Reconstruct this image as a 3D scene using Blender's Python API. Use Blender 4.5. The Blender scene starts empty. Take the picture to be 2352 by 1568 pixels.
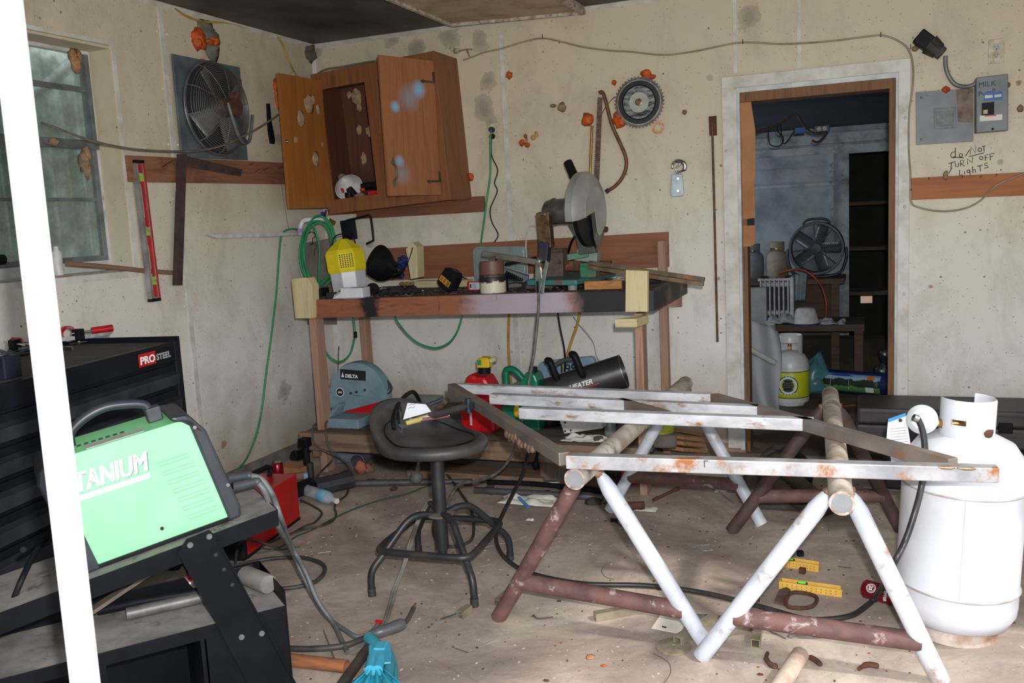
import bpy, math, random
from mathutils import Vector as V, Matrix, noise
SC = bpy.context.scene
COL = SC.collection
PI = math.pi
# ---------------------------------------------------------------- camera
FPX = 2078.4
YAW, PITCH, ROLL = -0.378767, 0.136052, -0.05143
_f = V((math.sin(YAW)*math.cos(PITCH), math.cos(YAW)*math.cos(PITCH), -math.sin(PITCH)))
_r = V((math.cos(YAW), -math.sin(YAW), 0)); _u = _r.cross(_f)
RT = math.cos(ROLL)*_r + math.sin(ROLL)*_u
UP = -math.sin(ROLL)*_r + math.cos(ROLL)*_u
CP = V((3.3266, -5.1574, 1.40))
cd = bpy.data.cameras.new('camera'); cam = bpy.data.objects.new('camera', cd); COL.objects.link(cam)
cd.sensor_width = 36; cd.lens = FPX/2352*36; cd.clip_start = .05
cam.matrix_world = Matrix(((RT.x, UP.x, -_f.x, CP.x), (RT.y, UP.y, -_f.y, CP.y), (RT.z, UP.z, -_f.z, CP.z), (0, 0, 0, 1)))
SC.camera = cam
cd.dof.use_dof = True; cd.dof.focus_distance = 4.3; cd.dof.aperture_fstop = 9
# ---------------------------------------------------------------- light and exposure
vs = SC.view_settings; vs.view_transform = 'Standard'; vs.look = 'None'; vs.gamma = 1; vs.use_curve_mapping = False
vs.exposure = 0.0
w = bpy.data.worlds.new('sky'); SC.world = w; w.use_nodes = True
bg = w.node_tree.nodes['Background']; bg.inputs[0].default_value = (.86, .93, 1, 1); bg.inputs[1].default_value = 2.3
def light(name, kind, loc, energy, color=(1, 1, 1), direction=None, size=.1, size_y=None):
    d = bpy.data.lights.new(name, kind); d.energy = energy; d.color = color
    if kind == 'AREA':
        d.size = size
        if size_y: d.shape = 'RECTANGLE'; d.size_y = size_y
    elif kind == 'POINT': d.shadow_soft_size = size
    elif kind == 'SUN': d.angle = size
    o = bpy.data.objects.new(name, d); COL.objects.link(o); o.location = loc
    if direction: o.rotation_euler = V(direction).to_track_quat('-Z', 'Y').to_euler()
    return o
SUND = V((-.60, .18, -.66))
light('sun', 'SUN', (9, -5, 8), 2.3, (1, .96, .9), SUND, .05)
# the flash of the camera that took the picture, just above and right of the lens
FL = CP + UP*.11 + RT*.05
fl_ = light('camera_flash', 'SPOT', FL, 360, (1, .985, .97), _f + UP*.02, .03); fl_.data.spot_size = 1.9; fl_.data.spot_blend = .4; fl_.data.shadow_soft_size = .025
# daylight reaching the far store room through its own window on the left
light('store_room_daylight', 'AREA', (1.15, 2.2, 1.35), 5, (.66, .82, 1), (1, -.05, -.12), 1.0, 1.0)
# ---------------------------------------------------------------- pixels of the photo to points on real planes
def ray(px, py): return RT*((px-1176)/FPX) - UP*((py-784)/FPX) + _f
def Z(px, py, z=0): d = ray(px, py); return CP + d*((z-CP.z)/d.z)
def Y(px, py, y=0): d = ray(px, py); return CP + d*((y-CP.y)/d.y)
def X(px, py, x=0): d = ray(px, py); return CP + d*((x-CP.x)/d.x)
def Wl(px, py, off=.004): return Y(px, py, -off)
def Ll(px, py, off=.004): return X(px, py, off)
def PL(px, py, A, n): d = ray(px, py); return CP + d*(n.dot(A-CP)/n.dot(d))
# ---------------------------------------------------------------- materials
MATS = {}
def nt(name):
    m = bpy.data.materials.new(name); m.use_nodes = True; t = m.node_tree; b = t.nodes['Principled BSDF']
    MATS[name] = m
    return m, t, b
def nd(t, k, **kw):
    n = t.nodes.new(k)
    for a, v in kw.items():
        if a.startswith('i_'):
            key = a[2:]; key = int(key) if key.isdigit() else key
            n.inputs[key].default_value = v
        else: setattr(n, a, v)
    return n
def c4(c): return (c[0], c[1], c[2], 1)
def s2l(c):
    return tuple(((x/255)/12.92 if x/255 <= .04045 else ((x/255+.055)/1.055)**2.4) for x in c)
def ramp(t, fac, stops):
    r = t.nodes.new('ShaderNodeValToRGB'); e = r.color_ramp.elements
    while len(e) < len(stops): e.new(.5)
    for x, (p, c) in zip(e, stops): x.position = p; x.color = c4(c) if len(c) == 3 else c
    t.links.new(fac, r.inputs[0]); return r
def mixc(t, fac, a, b):
    m = t.nodes.new('ShaderNodeMix'); m.data_type = 'RGBA'
    for s, x in ((m.inputs[0], fac), (m.inputs[6], a), (m.inputs[7], b)):
        if hasattr(x, 'is_linked') or hasattr(x, 'links'): t.links.new(x, s)
        elif isinstance(x, (int, float)): s.default_value = x
        else: s.default_value = c4(x)
    return m.outputs[2]
def coords(t, scale=(1, 1, 1), rot=(0, 0, 0), loc=(0, 0, 0)):
    tc = t.nodes.new('ShaderNodeTexCoord'); mp = t.nodes.new('ShaderNodeMapping')
    mp.inputs['Scale'].default_value = scale; mp.inputs['Rotation'].default_value = rot; mp.inputs['Location'].default_value = loc
    t.links.new(tc.outputs['Object'], mp.inputs[0]); return mp.outputs[0]
def noise_t(t, co, scale, detail=4, rough=.6, dist=0):
    n = nd(t, 'ShaderNodeTexNoise'); n.inputs['Scale'].default_value = scale; n.inputs['Detail'].default_value = detail
    n.inputs['Roughness'].default_value = rough; n.inputs['Distortion'].default_value = dist
    t.links.new(co, n.inputs[0]); return n.outputs[0]
def bump(t, b, h, strength=.3, dist=.002):
    n = nd(t, 'ShaderNodeBump'); n.inputs['Strength'].default_value = strength; n.inputs['Distance'].default_value = dist
    t.links.new(h, n.inputs['Height']); t.links.new(n.outputs[0], b.inputs['Normal'])
def mat(name, c1, c2=None, scale=12, rough=.6, metal=0, lo=.4, hi=.65, bmp=0, stretch=(1, 1, 1), c3=None, lo3=.62, hi3=.7, sc3=None, alpha=None, trans=0, coat=0, spec=.5):
    """two (three) colours given as 0-255 sRGB, mixed by procedural noise: grain, dust or rust patches"""
    if name in MATS: return MATS[name]
    m, t, b = nt(name); co = coords(t, stretch)
    c1 = s2l(c1); c2 = s2l(c2) if c2 else tuple(x*.82 for x in c1)
    n = noise_t(t, co, scale, 6)
    r = ramp(t, n, [(lo, c1), (hi, c2)]); out = r.outputs[0]
    if c3:
        n3 = noise_t(t, co, sc3 or scale*.6, 8, .7, .3)
        f = ramp(t, n3, [(lo3, (0, 0, 0)), (hi3, (1, 1, 1))]); out = mixc(t, f.outputs[0], out, s2l(c3))
    t.links.new(out, b.inputs['Base Color'])
    b.inputs['Roughness'].default_value = rough; b.inputs['Metallic'].default_value = metal
    b.inputs['Specular IOR Level'].default_value = spec
    if coat: b.inputs['Coat Weight'].default_value = coat
    if alpha is not None: b.inputs['Alpha'].default_value = alpha
    if trans: b.inputs['Transmission Weight'].default_value = trans
    if bmp: bump(t, b, noise_t(t, co, scale*5, 3), bmp, .003)
    return m
def wood(name, c1, c2, axis=0, scale=7, rough=.75, c3=None, lo3=.6, hi3=.66, sc3=3):
    """grain stretched along one axis"""
    if name in MATS: return MATS[name]
    st = [5, 5, 5]; st[axis] = .35; aj = lambda c: (c[0]*.97, min(255, c[1]*1.02), min(255, c[2]*1.06)) if c else c; c1, c2, c3 = aj(c1), aj(c2), aj(c3)
    m, t, b = nt(name); co = coords(t, tuple(st)); co2 = coords(t)
    n = noise_t(t, co, scale, 6, .65, .6); r = ramp(t, n, [(.3, s2l(c2)), (.52, s2l(c1)), (.7, tuple(x*.72 for x in s2l(c1)))])
    out = r.outputs[0]
    if c3:
        n3 = noise_t(t, co2, sc3, 6, .65, .2); f = ramp(t, n3, [(lo3, (0, 0, 0)), (hi3, (1, 1, 1))])
        out = mixc(t, f.outputs[0], out, s2l(c3))
    t.links.new(out, b.inputs['Base Color']); b.inputs['Roughness'].default_value = rough
    bump(t, b, n, .25, .002)
    return m
# ---------------------------------------------------------------- mesh building
INV = {}
CHM = {}
def frame(o, x, y):
    x = V(x).normalized(); z = x.cross(V(y)).normalized(); y = z.cross(x)
    o = V(o)
    return Matrix(((x.x, y.x, z.x, o.x), (x.y, y.y, z.y, o.y), (x.z, y.z, z.z, o.z), (0, 0, 0, 1)))
def T(x, y=0, z=0): return Matrix.Translation(V(x) if hasattr(x, '__len__') else V((x, y, z)))
def Rz(a): return Matrix.Rotation(a, 4, 'Z')
def Rx(a): return Matrix.Rotation(a, 4, 'X')
def Ry(a): return Matrix.Rotation(a, 4, 'Y')
def smooth_path(pts, n=6):
    P = [V(p) for p in pts]
    if len(P) < 3: return P
    out = []
    for i in range(len(P)-1):
        p0 = P[max(i-1, 0)]; p1 = P[i]; p2 = P[i+1]; p3 = P[min(i+2, len(P)-1)]
        for k in range(n):
            t = k/n
            out.append(.5*((2*p1)+(-p0+p2)*t+(2*p0-5*p1+4*p2-p3)*t*t+(-p0+3*p1-3*p2+p3)*t**3))
    out.append(P[-1]); return out
class B:
    def __init__(s, xf=None): s.v = []; s.f = []; s.mi = []; s.sm = []; s.xf = xf or Matrix(); s.cur = 0
    def add(s, vs, fs, sm=False, xf=None):
        m = s.xf @ xf if xf else s.xf
        o = len(s.v); s.v += [m @ V(v) for v in vs]
        for f in fs: s.f.append([i+o for i in f]); s.mi.append(s.cur); s.sm.append(sm)
        return s
    def box(s, lo, hi, xf=None):
        s.nb = getattr(s, 'nb', 0)+1; e = 3e-5*(s.nb % 9)
        x0, y0, z0 = (min(a, c)-e for a, c in zip(lo, hi)); x1, y1, z1 = (max(a, c)+e for a, c in zip(lo, hi))
        return s.add([(x0, y0, z0), (x1, y0, z0), (x1, y1, z0), (x0, y1, z0), (x0, y0, z1), (x1, y0, z1), (x1, y1, z1), (x0, y1, z1)],
                     [(0, 3, 2, 1), (4, 5, 6, 7), (0, 1, 5, 4), (1, 2, 6, 5), (2, 3, 7, 6), (3, 0, 4, 7)], xf=xf)
    def flat(s): s.sm = [False]*len(s.sm); return s
    def hexa(s, p):   # eight corners, bottom ring then top ring
        return s.add(p, [(0, 3, 2, 1), (4, 5, 6, 7), (0, 1, 5, 4), (1, 2, 6, 5), (2, 3, 7, 6), (3, 0, 4, 7)])
    def beam(s, a, b, w, h, up=(0, 0, 1)):   # w across, h along up
        a = V(a); b = V(b); m = frame(a, b-a, V(up).cross(b-a)); L = (b-a).length
        return s.box((0, -w/2, -h/2), (L, w/2, h/2), m)
    def tube(s, pts, r, n=8, closed=False, cap=True, sub=0):
        P = smooth_path(pts, sub) if sub else [V(p) for p in pts]
        if closed and sub:
            P = smooth_path([pts[-1]]+list(pts)+[pts[0], pts[1]], sub)[sub:-sub-1]
        N = len(P); vs = []; prev = None
        rr = r if hasattr(r, '__len__') else None
        for i in range(N):
            if closed: d = P[(i+1) % N]-P[i-1]
            else: d = P[min(i+1, N-1)]-P[max(i-1, 0)]
            if d.length < 1e-9: d = V((0, 0, 1))
            d.normalize()
            if prev is None:
                a = V((0, 0, 1)) if abs(d.z) < .9 else V((1, 0, 0)); x = d.cross(a).normalized()
            else: x = (prev-d*prev.dot(d)).normalized()
            prev = x; y = d.cross(x)
            ri = rr[int(i*(len(rr)-1)/max(N-1, 1))] if rr else r
            for k in range(n):
                a = 2*PI*k/n; vs.append(P[i]+x*(ri*math.cos(a))+y*(ri*math.sin(a)))
        fs = []
        for i in range(N if closed else N-1):
            for k in range(n):
                a = i*n+k; b_ = i*n+(k+1) % n; c = ((i+1) % N)*n+(k+1) % n; d_ = ((i+1) % N)*n+k
                fs.append((a, b_, c, d_))
        s.add(vs, fs, True)
        if cap and not closed:
            s.add([V(v) for v in vs[:n]], [tuple(range(n))[::-1]]); s.add([V(v) for v in vs[-n:]], [tuple(range(n))])
        return s
    def cyl(s, a, b, r0, r1=None, n=24): return s.lathe2(a, b, [(0, 0), (r0, 0), (r0 if r1 is None else r1, 1), (0, 1)], n)
    def lathe2(s, a, b, prof, n=24):   # profile (radius, fraction along a-b)
        a = V(a); b = V(b); L = (b-a).length; m = frame(a, perp(b-a), (b-a).cross(perp(b-a)))
        return s.lathe([(r, z*L) for r, z in prof], n, m)
    def lathe(s, prof, n=24, xf=None, a0=0, a1=2*PI):
        full = abs(a1-a0-2*PI) < 1e-6; M_ = n if full else n+1; vs = []; fs = []
        for i, (r, z) in enumerate(prof):
            for k in range(M_):
                a = a0+(a1-a0)*k/n; vs.append((r*math.cos(a), r*math.sin(a), z))
        groups = []
        for i in range(len(prof)-1):
            for k in range(n):
                k2 = (k+1) % M_
                q = (i*M_+k, i*M_+k2, (i+1)*M_+k2, (i+1)*M_+k)
                if prof[i][0] < 1e-7: q = (q[0], q[2], q[3])
                elif prof[i+1][0] < 1e-7: q = (q[0], q[1], q[2])
                fs.append(q)
        # split vertices at sharp profile corners so that smoothing stays crisp
        sharp = []
        for i in range(1, len(prof)-1):
            d0 = V((prof[i][0]-prof[i-1][0], prof[i][1]-prof[i-1][1])); d1 = V((prof[i+1][0]-prof[i][0], prof[i+1][1]-prof[i][1]))
            if d0.length > 1e-9 and d1.length > 1e-9 and d0.angle(d1) > .7: sharp.append(i)
        st = 0; m = xf
        for e in sharp+[len(prof)-1]:
            sub = fs[st*n:e*n]; ids = sorted({i for f in sub for i in f}); mp = {j: q for q, j in enumerate(ids)}
            s.add([vs[j] for j in ids], [tuple(mp[j] for j in f) for f in sub], True, m); st = e
        return s
    def pipe(s, a, b, ro, ri, n=24): return s.lathe2(a, b, [(ri, 0), (ro, 0), (ro, 1), (ri, 1), (ri, 0)], n)
    def prism(s, poly, z0, z1, xf=None):
        n = len(poly)
        s.add([(x, y, z0) for x, y in poly]+[(x, y, z1) for x, y in poly],
              [tuple(range(n))[::-1], tuple(range(n, 2*n))]+[(i, (i+1) % n, n+(i+1) % n, n+i) for i in range(n)], xf=xf)
        return s
    def ball(s, c, r, n=14, xf=None, jit=0, seed=0):
        r = r if hasattr(r, '__len__') else (r, r, r); vs = []; fs = []; m = n//2
        for i in range(m+1):
            for k in range(n):
                t = PI*i/m; a = 2*PI*k/n; d = V((math.sin(t)*math.cos(a), math.sin(t)*math.sin(a), math.cos(t)))
                q = 1+jit*noise.noise(d*1.7+V((seed*3.1, seed, 0))) if jit else 1
                vs.append((c[0]+r[0]*d.x*q, c[1]+r[1]*d.y*q, c[2]+r[2]*d.z*q))
        for i in range(m):
            for k in range(n):
                a, b_, c_, d_ = i*n+k, (i+1)*n+k, (i+1)*n+(k+1) % n, i*n+(k+1) % n
                fs.append((a, b_, c_) if i == 0 else ((a, b_, d_) if i == m-1 else (a, b_, c_, d_)))
        return s.add(vs, fs, True, xf)
    def grid(s, fn, nu, nv, thick=0):   # fn(u,v)->point
        vs = [fn(i/nu, j/nv) for i in range(nu+1) for j in range(nv+1)]; W_ = nv+1
        fs = [(i*W_+j, (i+1)*W_+j, (i+1)*W_+j+1, i*W_+j+1) for i in range(nu) for j in range(nv)]
        if thick:
            vs = [V(v) for v in vs]; nn = []
            for i in range(nu+1):
                for j in range(nv+1):
                    a = vs[min(i+1, nu)*W_+j]-vs[max(i-1, 0)*W_+j]; b_ = vs[i*W_+min(j+1, nv)]-vs[i*W_+max(j-1, 0)]
                    q = a.cross(b_); nn.append(q.normalized() if q.length > 1e-12 else V((0, 0, 1)))
            o = len(vs); vs += [v-q*thick for v, q in zip(vs, nn)]
            fs += [tuple(x+o for x in f[::-1]) for f in fs[:]]
            bd = [i*W_ for i in range(nu+1)]+[nu*W_+j for j in range(1, nv+1)]+[i*W_+nv for i in range(nu-1, -1, -1)]+[j for j in range(nv-1, 0, -1)]
            for k in range(len(bd)): a, b_ = bd[k], bd[(k+1) % len(bd)]; fs.append((b_, a, a+o, b_+o))
        return s.add(vs, fs, True)
    def build(s, name, m, parent=None, bevel=0, label=None, cat=None, group=None, kind=None, origin=None, solid=0):
        me = bpy.data.meshes.new(name)
        if parent is not None: inv = CHM[parent.name].inverted(); base = CHM[parent.name]
        else:
            if origin is None:
                xs = [v.x for v in s.v]; ys = [v.y for v in s.v]; zs = [v.z for v in s.v]
                origin = ((min(xs)+max(xs))/2, (min(ys)+max(ys))/2, min(zs))
            base = T(origin); inv = base.inverted()
        me.from_pydata([inv @ v for v in s.v], [], s.f)
        ml = m if isinstance(m, (list, tuple)) else [m]
        for x in ml: me.materials.append(x)
        me.polygons.foreach_set('material_index', s.mi); me.polygons.foreach_set('use_smooth', s.sm); me.update()
        o = bpy.data.objects.new(name, me); COL.objects.link(o)
        if parent is not None: o.parent = parent
        else: o.location = base.to_translation()
        CHM[o.name] = base.copy()
        if bevel:
            b_ = o.modifiers.new('bevel', 'BEVEL'); b_.width = bevel; b_.segments = 2; b_.limit_method = 'ANGLE'; b_.angle_limit = .6
        if label: o['label'] = label
        if cat: o['category'] = cat
        if group: o['group'] = group
        if kind: o['kind'] = kind
        return o
def perp(d):
    d = V(d).normalized(); a = V((0, 0, 1)) if abs(d.z) < .9 else V((1, 0, 0)); return d.cross(a).normalized()
def thing(name, label, cat, loc, group=None, xf=None):
    o = bpy.data.objects.new(name, None); COL.objects.link(o); o.empty_display_size = .05
    m = xf if xf else T(loc); o.matrix_world = m; o['label'] = label; o['category'] = cat
    if group: o['group'] = group
    CHM[o.name] = m.copy(); return o
def struct(name, b, m, parent=None, bevel=0):
    return b.build(name, m, parent, bevel, kind='structure' if parent is None else None, origin=(0, 0, 0) if parent is None else None)
def text(name, s, size, xf, m, parent=None, bold=0, ext=.0004, shear=0, align='LEFT', sx=1, label=None):
    cu = bpy.data.curves.new(name, 'FONT'); cu.body = s; cu.size = size; cu.extrude = ext; cu.offset = bold; cu.shear = shear
    cu.align_x = align; cu.space_character = 1.0; cu.resolution_u = 3
    tmp = bpy.data.objects.new('tmp_text', cu); COL.objects.link(tmp)
    bpy.context.view_layer.update()
    me = bpy.data.meshes.new_from_object(tmp.evaluated_get(bpy.context.evaluated_depsgraph_get()))
    bpy.data.objects.remove(tmp)
    b = B(xf @ Matrix.Diagonal((sx, 1, 1, 1)))
    b.add([v.co.copy() for v in me.vertices], [tuple(p.vertices) for p in me.polygons])
    bpy.data.meshes.remove(me)
    return b.build(name, m, parent, label=label)
def strokes(name, lines, pt, r, m, parent=None):
    b = B()
    for ln in lines: b.tube([pt(x, y) for x, y in ln], r, 5, sub=0)
    return b.build(name, m, parent)
# common materials
BLK = mat('black_plastic', (18, 19, 22), (28, 29, 32), 20, .5, bmp=.05, spec=.14)
BLKM = mat('black_metal', (15, 17, 23), (26, 29, 36), 14, .45, .0, spec=.16)
RUB = mat('black_rubber', (30, 30, 31), (66, 64, 62), 25, .6)
CABL = mat('grey_cable', (70, 70, 70), (112, 108, 102), 22, .55)
CHR = mat('chrome', (200, 200, 200), (150, 150, 150), 20, .22, .95)
STL = mat('bare_steel', (168, 170, 174), (128, 130, 136), 15, .32, .8, c3=(120, 84, 52), lo3=.64, hi3=.72, sc3=8)
RUST = mat('rusty_iron', (96, 58, 40), (62, 42, 36), 22, .85, .1, c3=(150, 88, 46), lo3=.58, hi3=.68)
FOAM = mat('orange_foam', (206, 92, 22), (150, 66, 22), 30, .55, bmp=.4)
MUD = mat('dried_mud', (156, 130, 100), (112, 90, 68), 40, .95, bmp=.6)
WHP = mat('white_plastic', (216, 216, 214), (190, 190, 186), 20, .45)
RED = mat('red_plastic', (196, 20, 26), (160, 14, 20), 15, .4)
PAPER = mat('paper', (226, 224, 216), (206, 202, 192), 10, .85)
INK = mat('black_ink', (18, 18, 20), (30, 30, 32), 20, .7)
WTXT = mat('white_print', (238, 238, 240), (228, 228, 230), 10, .6)
BRASS = mat('brass', (190, 150, 80), (140, 104, 52), 20, .35, .8)
# ================================================================ THE ROOM
ZC = 2.56; DX0, DX1, DZ = 2.655, 3.475, 2.035
def blotch(t, co, out, spots, col, amt=1.0, nsc=5):
    """stains and other darker patches: noisy discs around given points"""
    n = noise_t(t, co, nsc, 6, .7); last = None
    for (p, r) in spots:
        vm = nd(t, 'ShaderNodeVectorMath', operation='DISTANCE'); t.links.new(co, vm.inputs[0]); vm.inputs[1].default_value = p
        a = nd(t, 'ShaderNodeMath', operation='DIVIDE'); t.links.new(vm.outputs['Value'], a.inputs[0]); a.inputs[1].default_value = r
        b_ = nd(t, 'ShaderNodeMath', operation='ADD'); t.links.new(a.outputs[0], b_.inputs[0])
        c_ = nd(t, 'ShaderNodeMath', operation='MULTIPLY'); t.links.new(n, c_.inputs[0]); c_.inputs[1].default_value = 1.3
        t.links.new(c_.outputs[0], b_.inputs[1])
        if last is None: last = b_.outputs[0]
        else:
            m = nd(t, 'ShaderNodeMath', operation='MINIMUM'); t.links.new(last, m.inputs[0]); t.links.new(b_.outputs[0], m.inputs[1]); last = m.outputs[0]
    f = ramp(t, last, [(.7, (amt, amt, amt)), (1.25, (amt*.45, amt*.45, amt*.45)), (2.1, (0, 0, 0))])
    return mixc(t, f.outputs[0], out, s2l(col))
def wall_mat(name, base=(228, 225, 218), spots=(), brown=(), low=True):
    m, t, b = nt(name); co = coords(t)
    big = noise_t(t, co, 1.3, 5, .6); out = ramp(t, big, [(.3, s2l(base)), (.62, s2l((222, 218, 210)))]).outputs[0]
    # yellower and darker towards the top, with a noisy transition
    sep = nd(t, 'ShaderNodeSeparateXYZ'); t.links.new(co, sep.inputs[0])
    md = nd(t, 'ShaderNodeMath', operation='MULTIPLY_ADD'); t.links.new(noise_t(t, co, 2.2, 4), md.inputs[0]); md.inputs[1].default_value = .9; t.links.new(sep.outputs[2], md.inputs[2])
    dv = nd(t, 'ShaderNodeMath', operation='DIVIDE'); t.links.new(md.outputs[0], dv.inputs[0]); dv.inputs[1].default_value = 3.2
    yl = ramp(t, dv.outputs[0], [(.38, (0, 0, 0)), (.72, (.85, .85, .85))])
    out = mixc(t, yl.outputs[0], out, s2l((204, 191, 162)))
    # grime smears
    sm = noise_t(t, coords(t, (1, 1, .6)), 3.1, 8, .72, .4); gr = ramp(t, sm, [(.48, (0, 0, 0)), (.76, (.5, .5, .5))])
    out = mixc(t, gr.outputs[0], out, s2l((146, 132, 112)))
    if low:
        lw = ramp(t, dv.outputs[0], [(.15, (.75, .75, .75)), (.3, (0, 0, 0))]); out = mixc(t, lw.outputs[0], out, s2l((168, 146, 122)))
    if spots: out = blotch(t, co, out, spots, (118, 115, 110), .6)
    if brown: out = blotch(t, co, out, brown, (128, 76, 40), .8, 20)
    # fly specks and rust dots
    for sc, th, cl in ((15, .06, (78, 56, 42)), (48, .09, (92, 78, 64))):
        vo = nd(t, 'ShaderNodeTexVoronoi'); vo.inputs['Scale'].default_value = sc; t.links.new(co, vo.inputs[0])
        ok = ramp(t, vo.outputs['Color'], [(.3, (0, 0, 0)), (.34, (1, 1, 1))]); ds = ramp(t, vo.outputs['Distance'], [(th, (1, 1, 1)), (th*1.6, (0, 0, 0))])
        mm = nd(t, 'ShaderNodeMath', operation='MULTIPLY'); t.links.new(ds.outputs[0], mm.inputs[0]); t.links.new(ok.outputs[0], mm.inputs[1])
        iv = nd(t, 'ShaderNodeMath', operation='MULTIPLY'); t.links.new(mm.outputs[0], iv.inputs[0]); iv.inputs[1].default_value = .75
        out = mixc(t, iv.outputs[0], out, s2l(cl))
    t.links.new(out, b.inputs['Base Color']); b.inputs['Roughness'].default_value = .5; b.inputs['Specular IOR Level'].default_value = .3
    bump(t, b, noise_t(t, co, 95, 2), .35, .004)
    return m
wp = lambda px, py: tuple(Y(px, py, 0))
WALLB = wall_mat('cream_panel_back', spots=[(wp(1122, 185), .17), (wp(1112, 250), .2), (wp(1130, 280), .12), (wp(1030, 85), .24), (wp(1100, 100), .18), (wp(960, 110), .16), (wp(900, 90), .14), (wp(730, 120), .12), (wp(2298, 372), .04), (wp(1720, 40), .16), (wp(1630, 180), .07), (wp(760, 640), .2), (wp(755, 800), .22), (wp(850, 560), .09)],
                 brown=[(wp(1208, 320), .04), (wp(1650, 640), .03), (wp(2138, 658), .035), (wp(1655, 380), .025), (wp(1440, 400), .02), (wp(2340, 190), .04)])
lp = lambda px, py: tuple(X(px, py, 0))
WALLL = wall_mat('cream_panel_left', spots=[(lp(640, 320), .12), (lp(690, 700), .18), (lp(650, 900), .2), (lp(480, 100), .13)], brown=[(lp(30, 560), .05), (lp(515, 1020), .07)])
WHT = mat('white_trim_paint', (214, 212, 206), (190, 184, 172), 9, .5, c3=(140, 120, 98), lo3=.6, hi3=.75, sc3=7)
# floor
def floor_mat():
    m, t, b = nt('dirty_concrete'); co = coords(t)
    n1 = noise_t(t, co, 1.7, 8, .68, .5); out = ramp(t, n1, [(.34, s2l((134, 120, 110))), (.5, s2l((162, 146, 134))), (.66, s2l((198, 184, 168)))]).outputs[0]
    n2 = noise_t(t, co, 6.5, 8, .7, .8); f = ramp(t, n2, [(.52, (0, 0, 0)), (.75, (.55, .55, .55))]); out = mixc(t, f.outputs[0], out, s2l((118, 106, 102)))
    n4 = noise_t(t, co, 60, 3, .7); f4 = ramp(t, n4, [(.62, (0, 0, 0)), (.7, (.6, .6, .6))]); out = mixc(t, f4.outputs[0], out, s2l((196, 186, 172)))
    vo = nd(t, 'ShaderNodeTexVoronoi'); vo.inputs['Scale'].default_value = 38; t.links.new(co, vo.inputs[0])
    ds = ramp(t, vo.outputs['Distance'], [(.06, (.8, .8, .8)), (.1, (0, 0, 0))]); out = mixc(t, ds.outputs[0], out, s2l((70, 56, 46)))
    out = blotch(t, co, out, [((1.4, -.6, 0), .55), ((.9, -.55, 0), .5), ((2.1, -.5, 0), .45)], (72, 60, 50), .75, 4)  # darker patches on the floor below the workbench
    t.links.new(out, b.inputs['Base Color']); b.inputs['Roughness'].default_value = .85
    bump(t, b, noise_t(t, co, 30, 5), .4, .006); return m
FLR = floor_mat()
b = B(); b.box((-.3, -4.3, -.1), (4.57, .0, 0)); struct('floor', b, FLR)
b = B(); b.box((-25, -30, -.16), (30, -4.3, -.02)).box((4.57, -4.3, -.16), (30, 20, -.02)); struct('floor', b, mat('gravel_yard', (150, 142, 128), (120, 112, 98), 3, .95))
DKF = mat('store_floor', (112, 92, 76), (84, 68, 56), 4, .9, bmp=.3)
b = B(); b.box((.8, 0, -.1), (5, 3.4, 0)); struct('floor', b, DKF)
# back wall with the doorway
b = B()
b.box((-.12, 0, .055), (DX0, .1, ZC)); b.box((DX1, 0, .055), (4.57, .1, ZC)); b.box((DX0, 0, DZ), (DX1, .1, ZC))
struct('wall_back', b, WALLB)
CURB = mat('pink_foundation', (170, 142, 128), (136, 112, 100), 10, .9, bmp=.4)
b = B(); b.box((0, .005, 0), (DX0+.02, .12, .055)); b.box((DX1-.02, .005, 0), (4.57, .12, .055)); b.box((-.12, -4.3, 0), (-.005, .1, .055)); struct('trim_1', b, CURB)
# left wall with the window hole
WY, WZ0, WZ1, WX = -1.712, 1.245, 2.295, -.17
b = B(); b.box((-.12, WY, .055), (0, 0, ZC)); b.box((-.12, -4.3, .055), (0, WY, WZ0)); b.box((-.12, -4.3, WZ1), (0, WY, ZC)); b.box((-.12, -4.3, WZ0), (0, -3.1, WZ1))
struct('wall_left', b, WALLL)
b = B(); b.box((4.45, -2.2, .0), (4.57, .0, ZC)); struct('wall_right', b, WALLB)  # unseen; moved in and cut short to shape the sun patches
b = B(); b.box((-.1, -4.3, 0), (1.75, -4.2, ZC)); b.box((1.75, -4.3, 2.25), (4.57, -4.2, ZC)); struct('wall_front', b, WALLL)
b = B(); b.box((4.45, -4.3, 2.42), (4.57, -2.2, ZC)); struct('trim_2', b, WHT)  # unseen header over the right opening, height set for the sun's reach
CEIL = mat('mouldy_ceiling_panel', (104, 100, 98), (58, 54, 52), 2.2, .6, lo=.35, hi=.7, stretch=(1, .5, 1), c3=(34, 28, 26), lo3=.55, hi3=.75, sc3=3)
b = B(); b.box((-.12, -4.4, ZC), (4.57, .1, ZC+.06)); struct('ceiling', b, CEIL)
# cover strips over the panel joints, with drive rivets
def strip(n, a, b_, nrm, w=.028, rivets=0):
    k = B(); a = V(a); b_ = V(b_); k.beam(a, b_, w, .006, nrm)
    for i in range(rivets):
        p = a.lerp(b_, (i+.5)/rivets); s_ = V(nrm).cross(b_-a).normalized()*.035
        for sg in (-1, 1): k.ball(p+s_*sg, .007, 8)
    return struct(n, k, WHT)
q = Wl(1150, 66); strip('trim_3', (q.x, -.003, .06), (q.x, -.003, ZC-.09), (0, -1, 0), rivets=7)
q = Wl(1688, 60); strip('trim_4', (q.x, -.003, 2.11), (q.x, -.003, ZC), (0, -1, 0), .02)
q = Wl(1835, 60); strip('trim_5', (q.x, -.003, 2.10), (q.x, -.003, ZC), (0, -1, 0), .02)
strip('trim_6', (.0035, -1.366, .06), (.0035, -1.366, ZC-.01), (1, 0, 0), .03, rivets=9)
strip('trim_7', (.008, -.008, .06), (.008, -.008, ZC), (1, -1, 0), .026)
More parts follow.
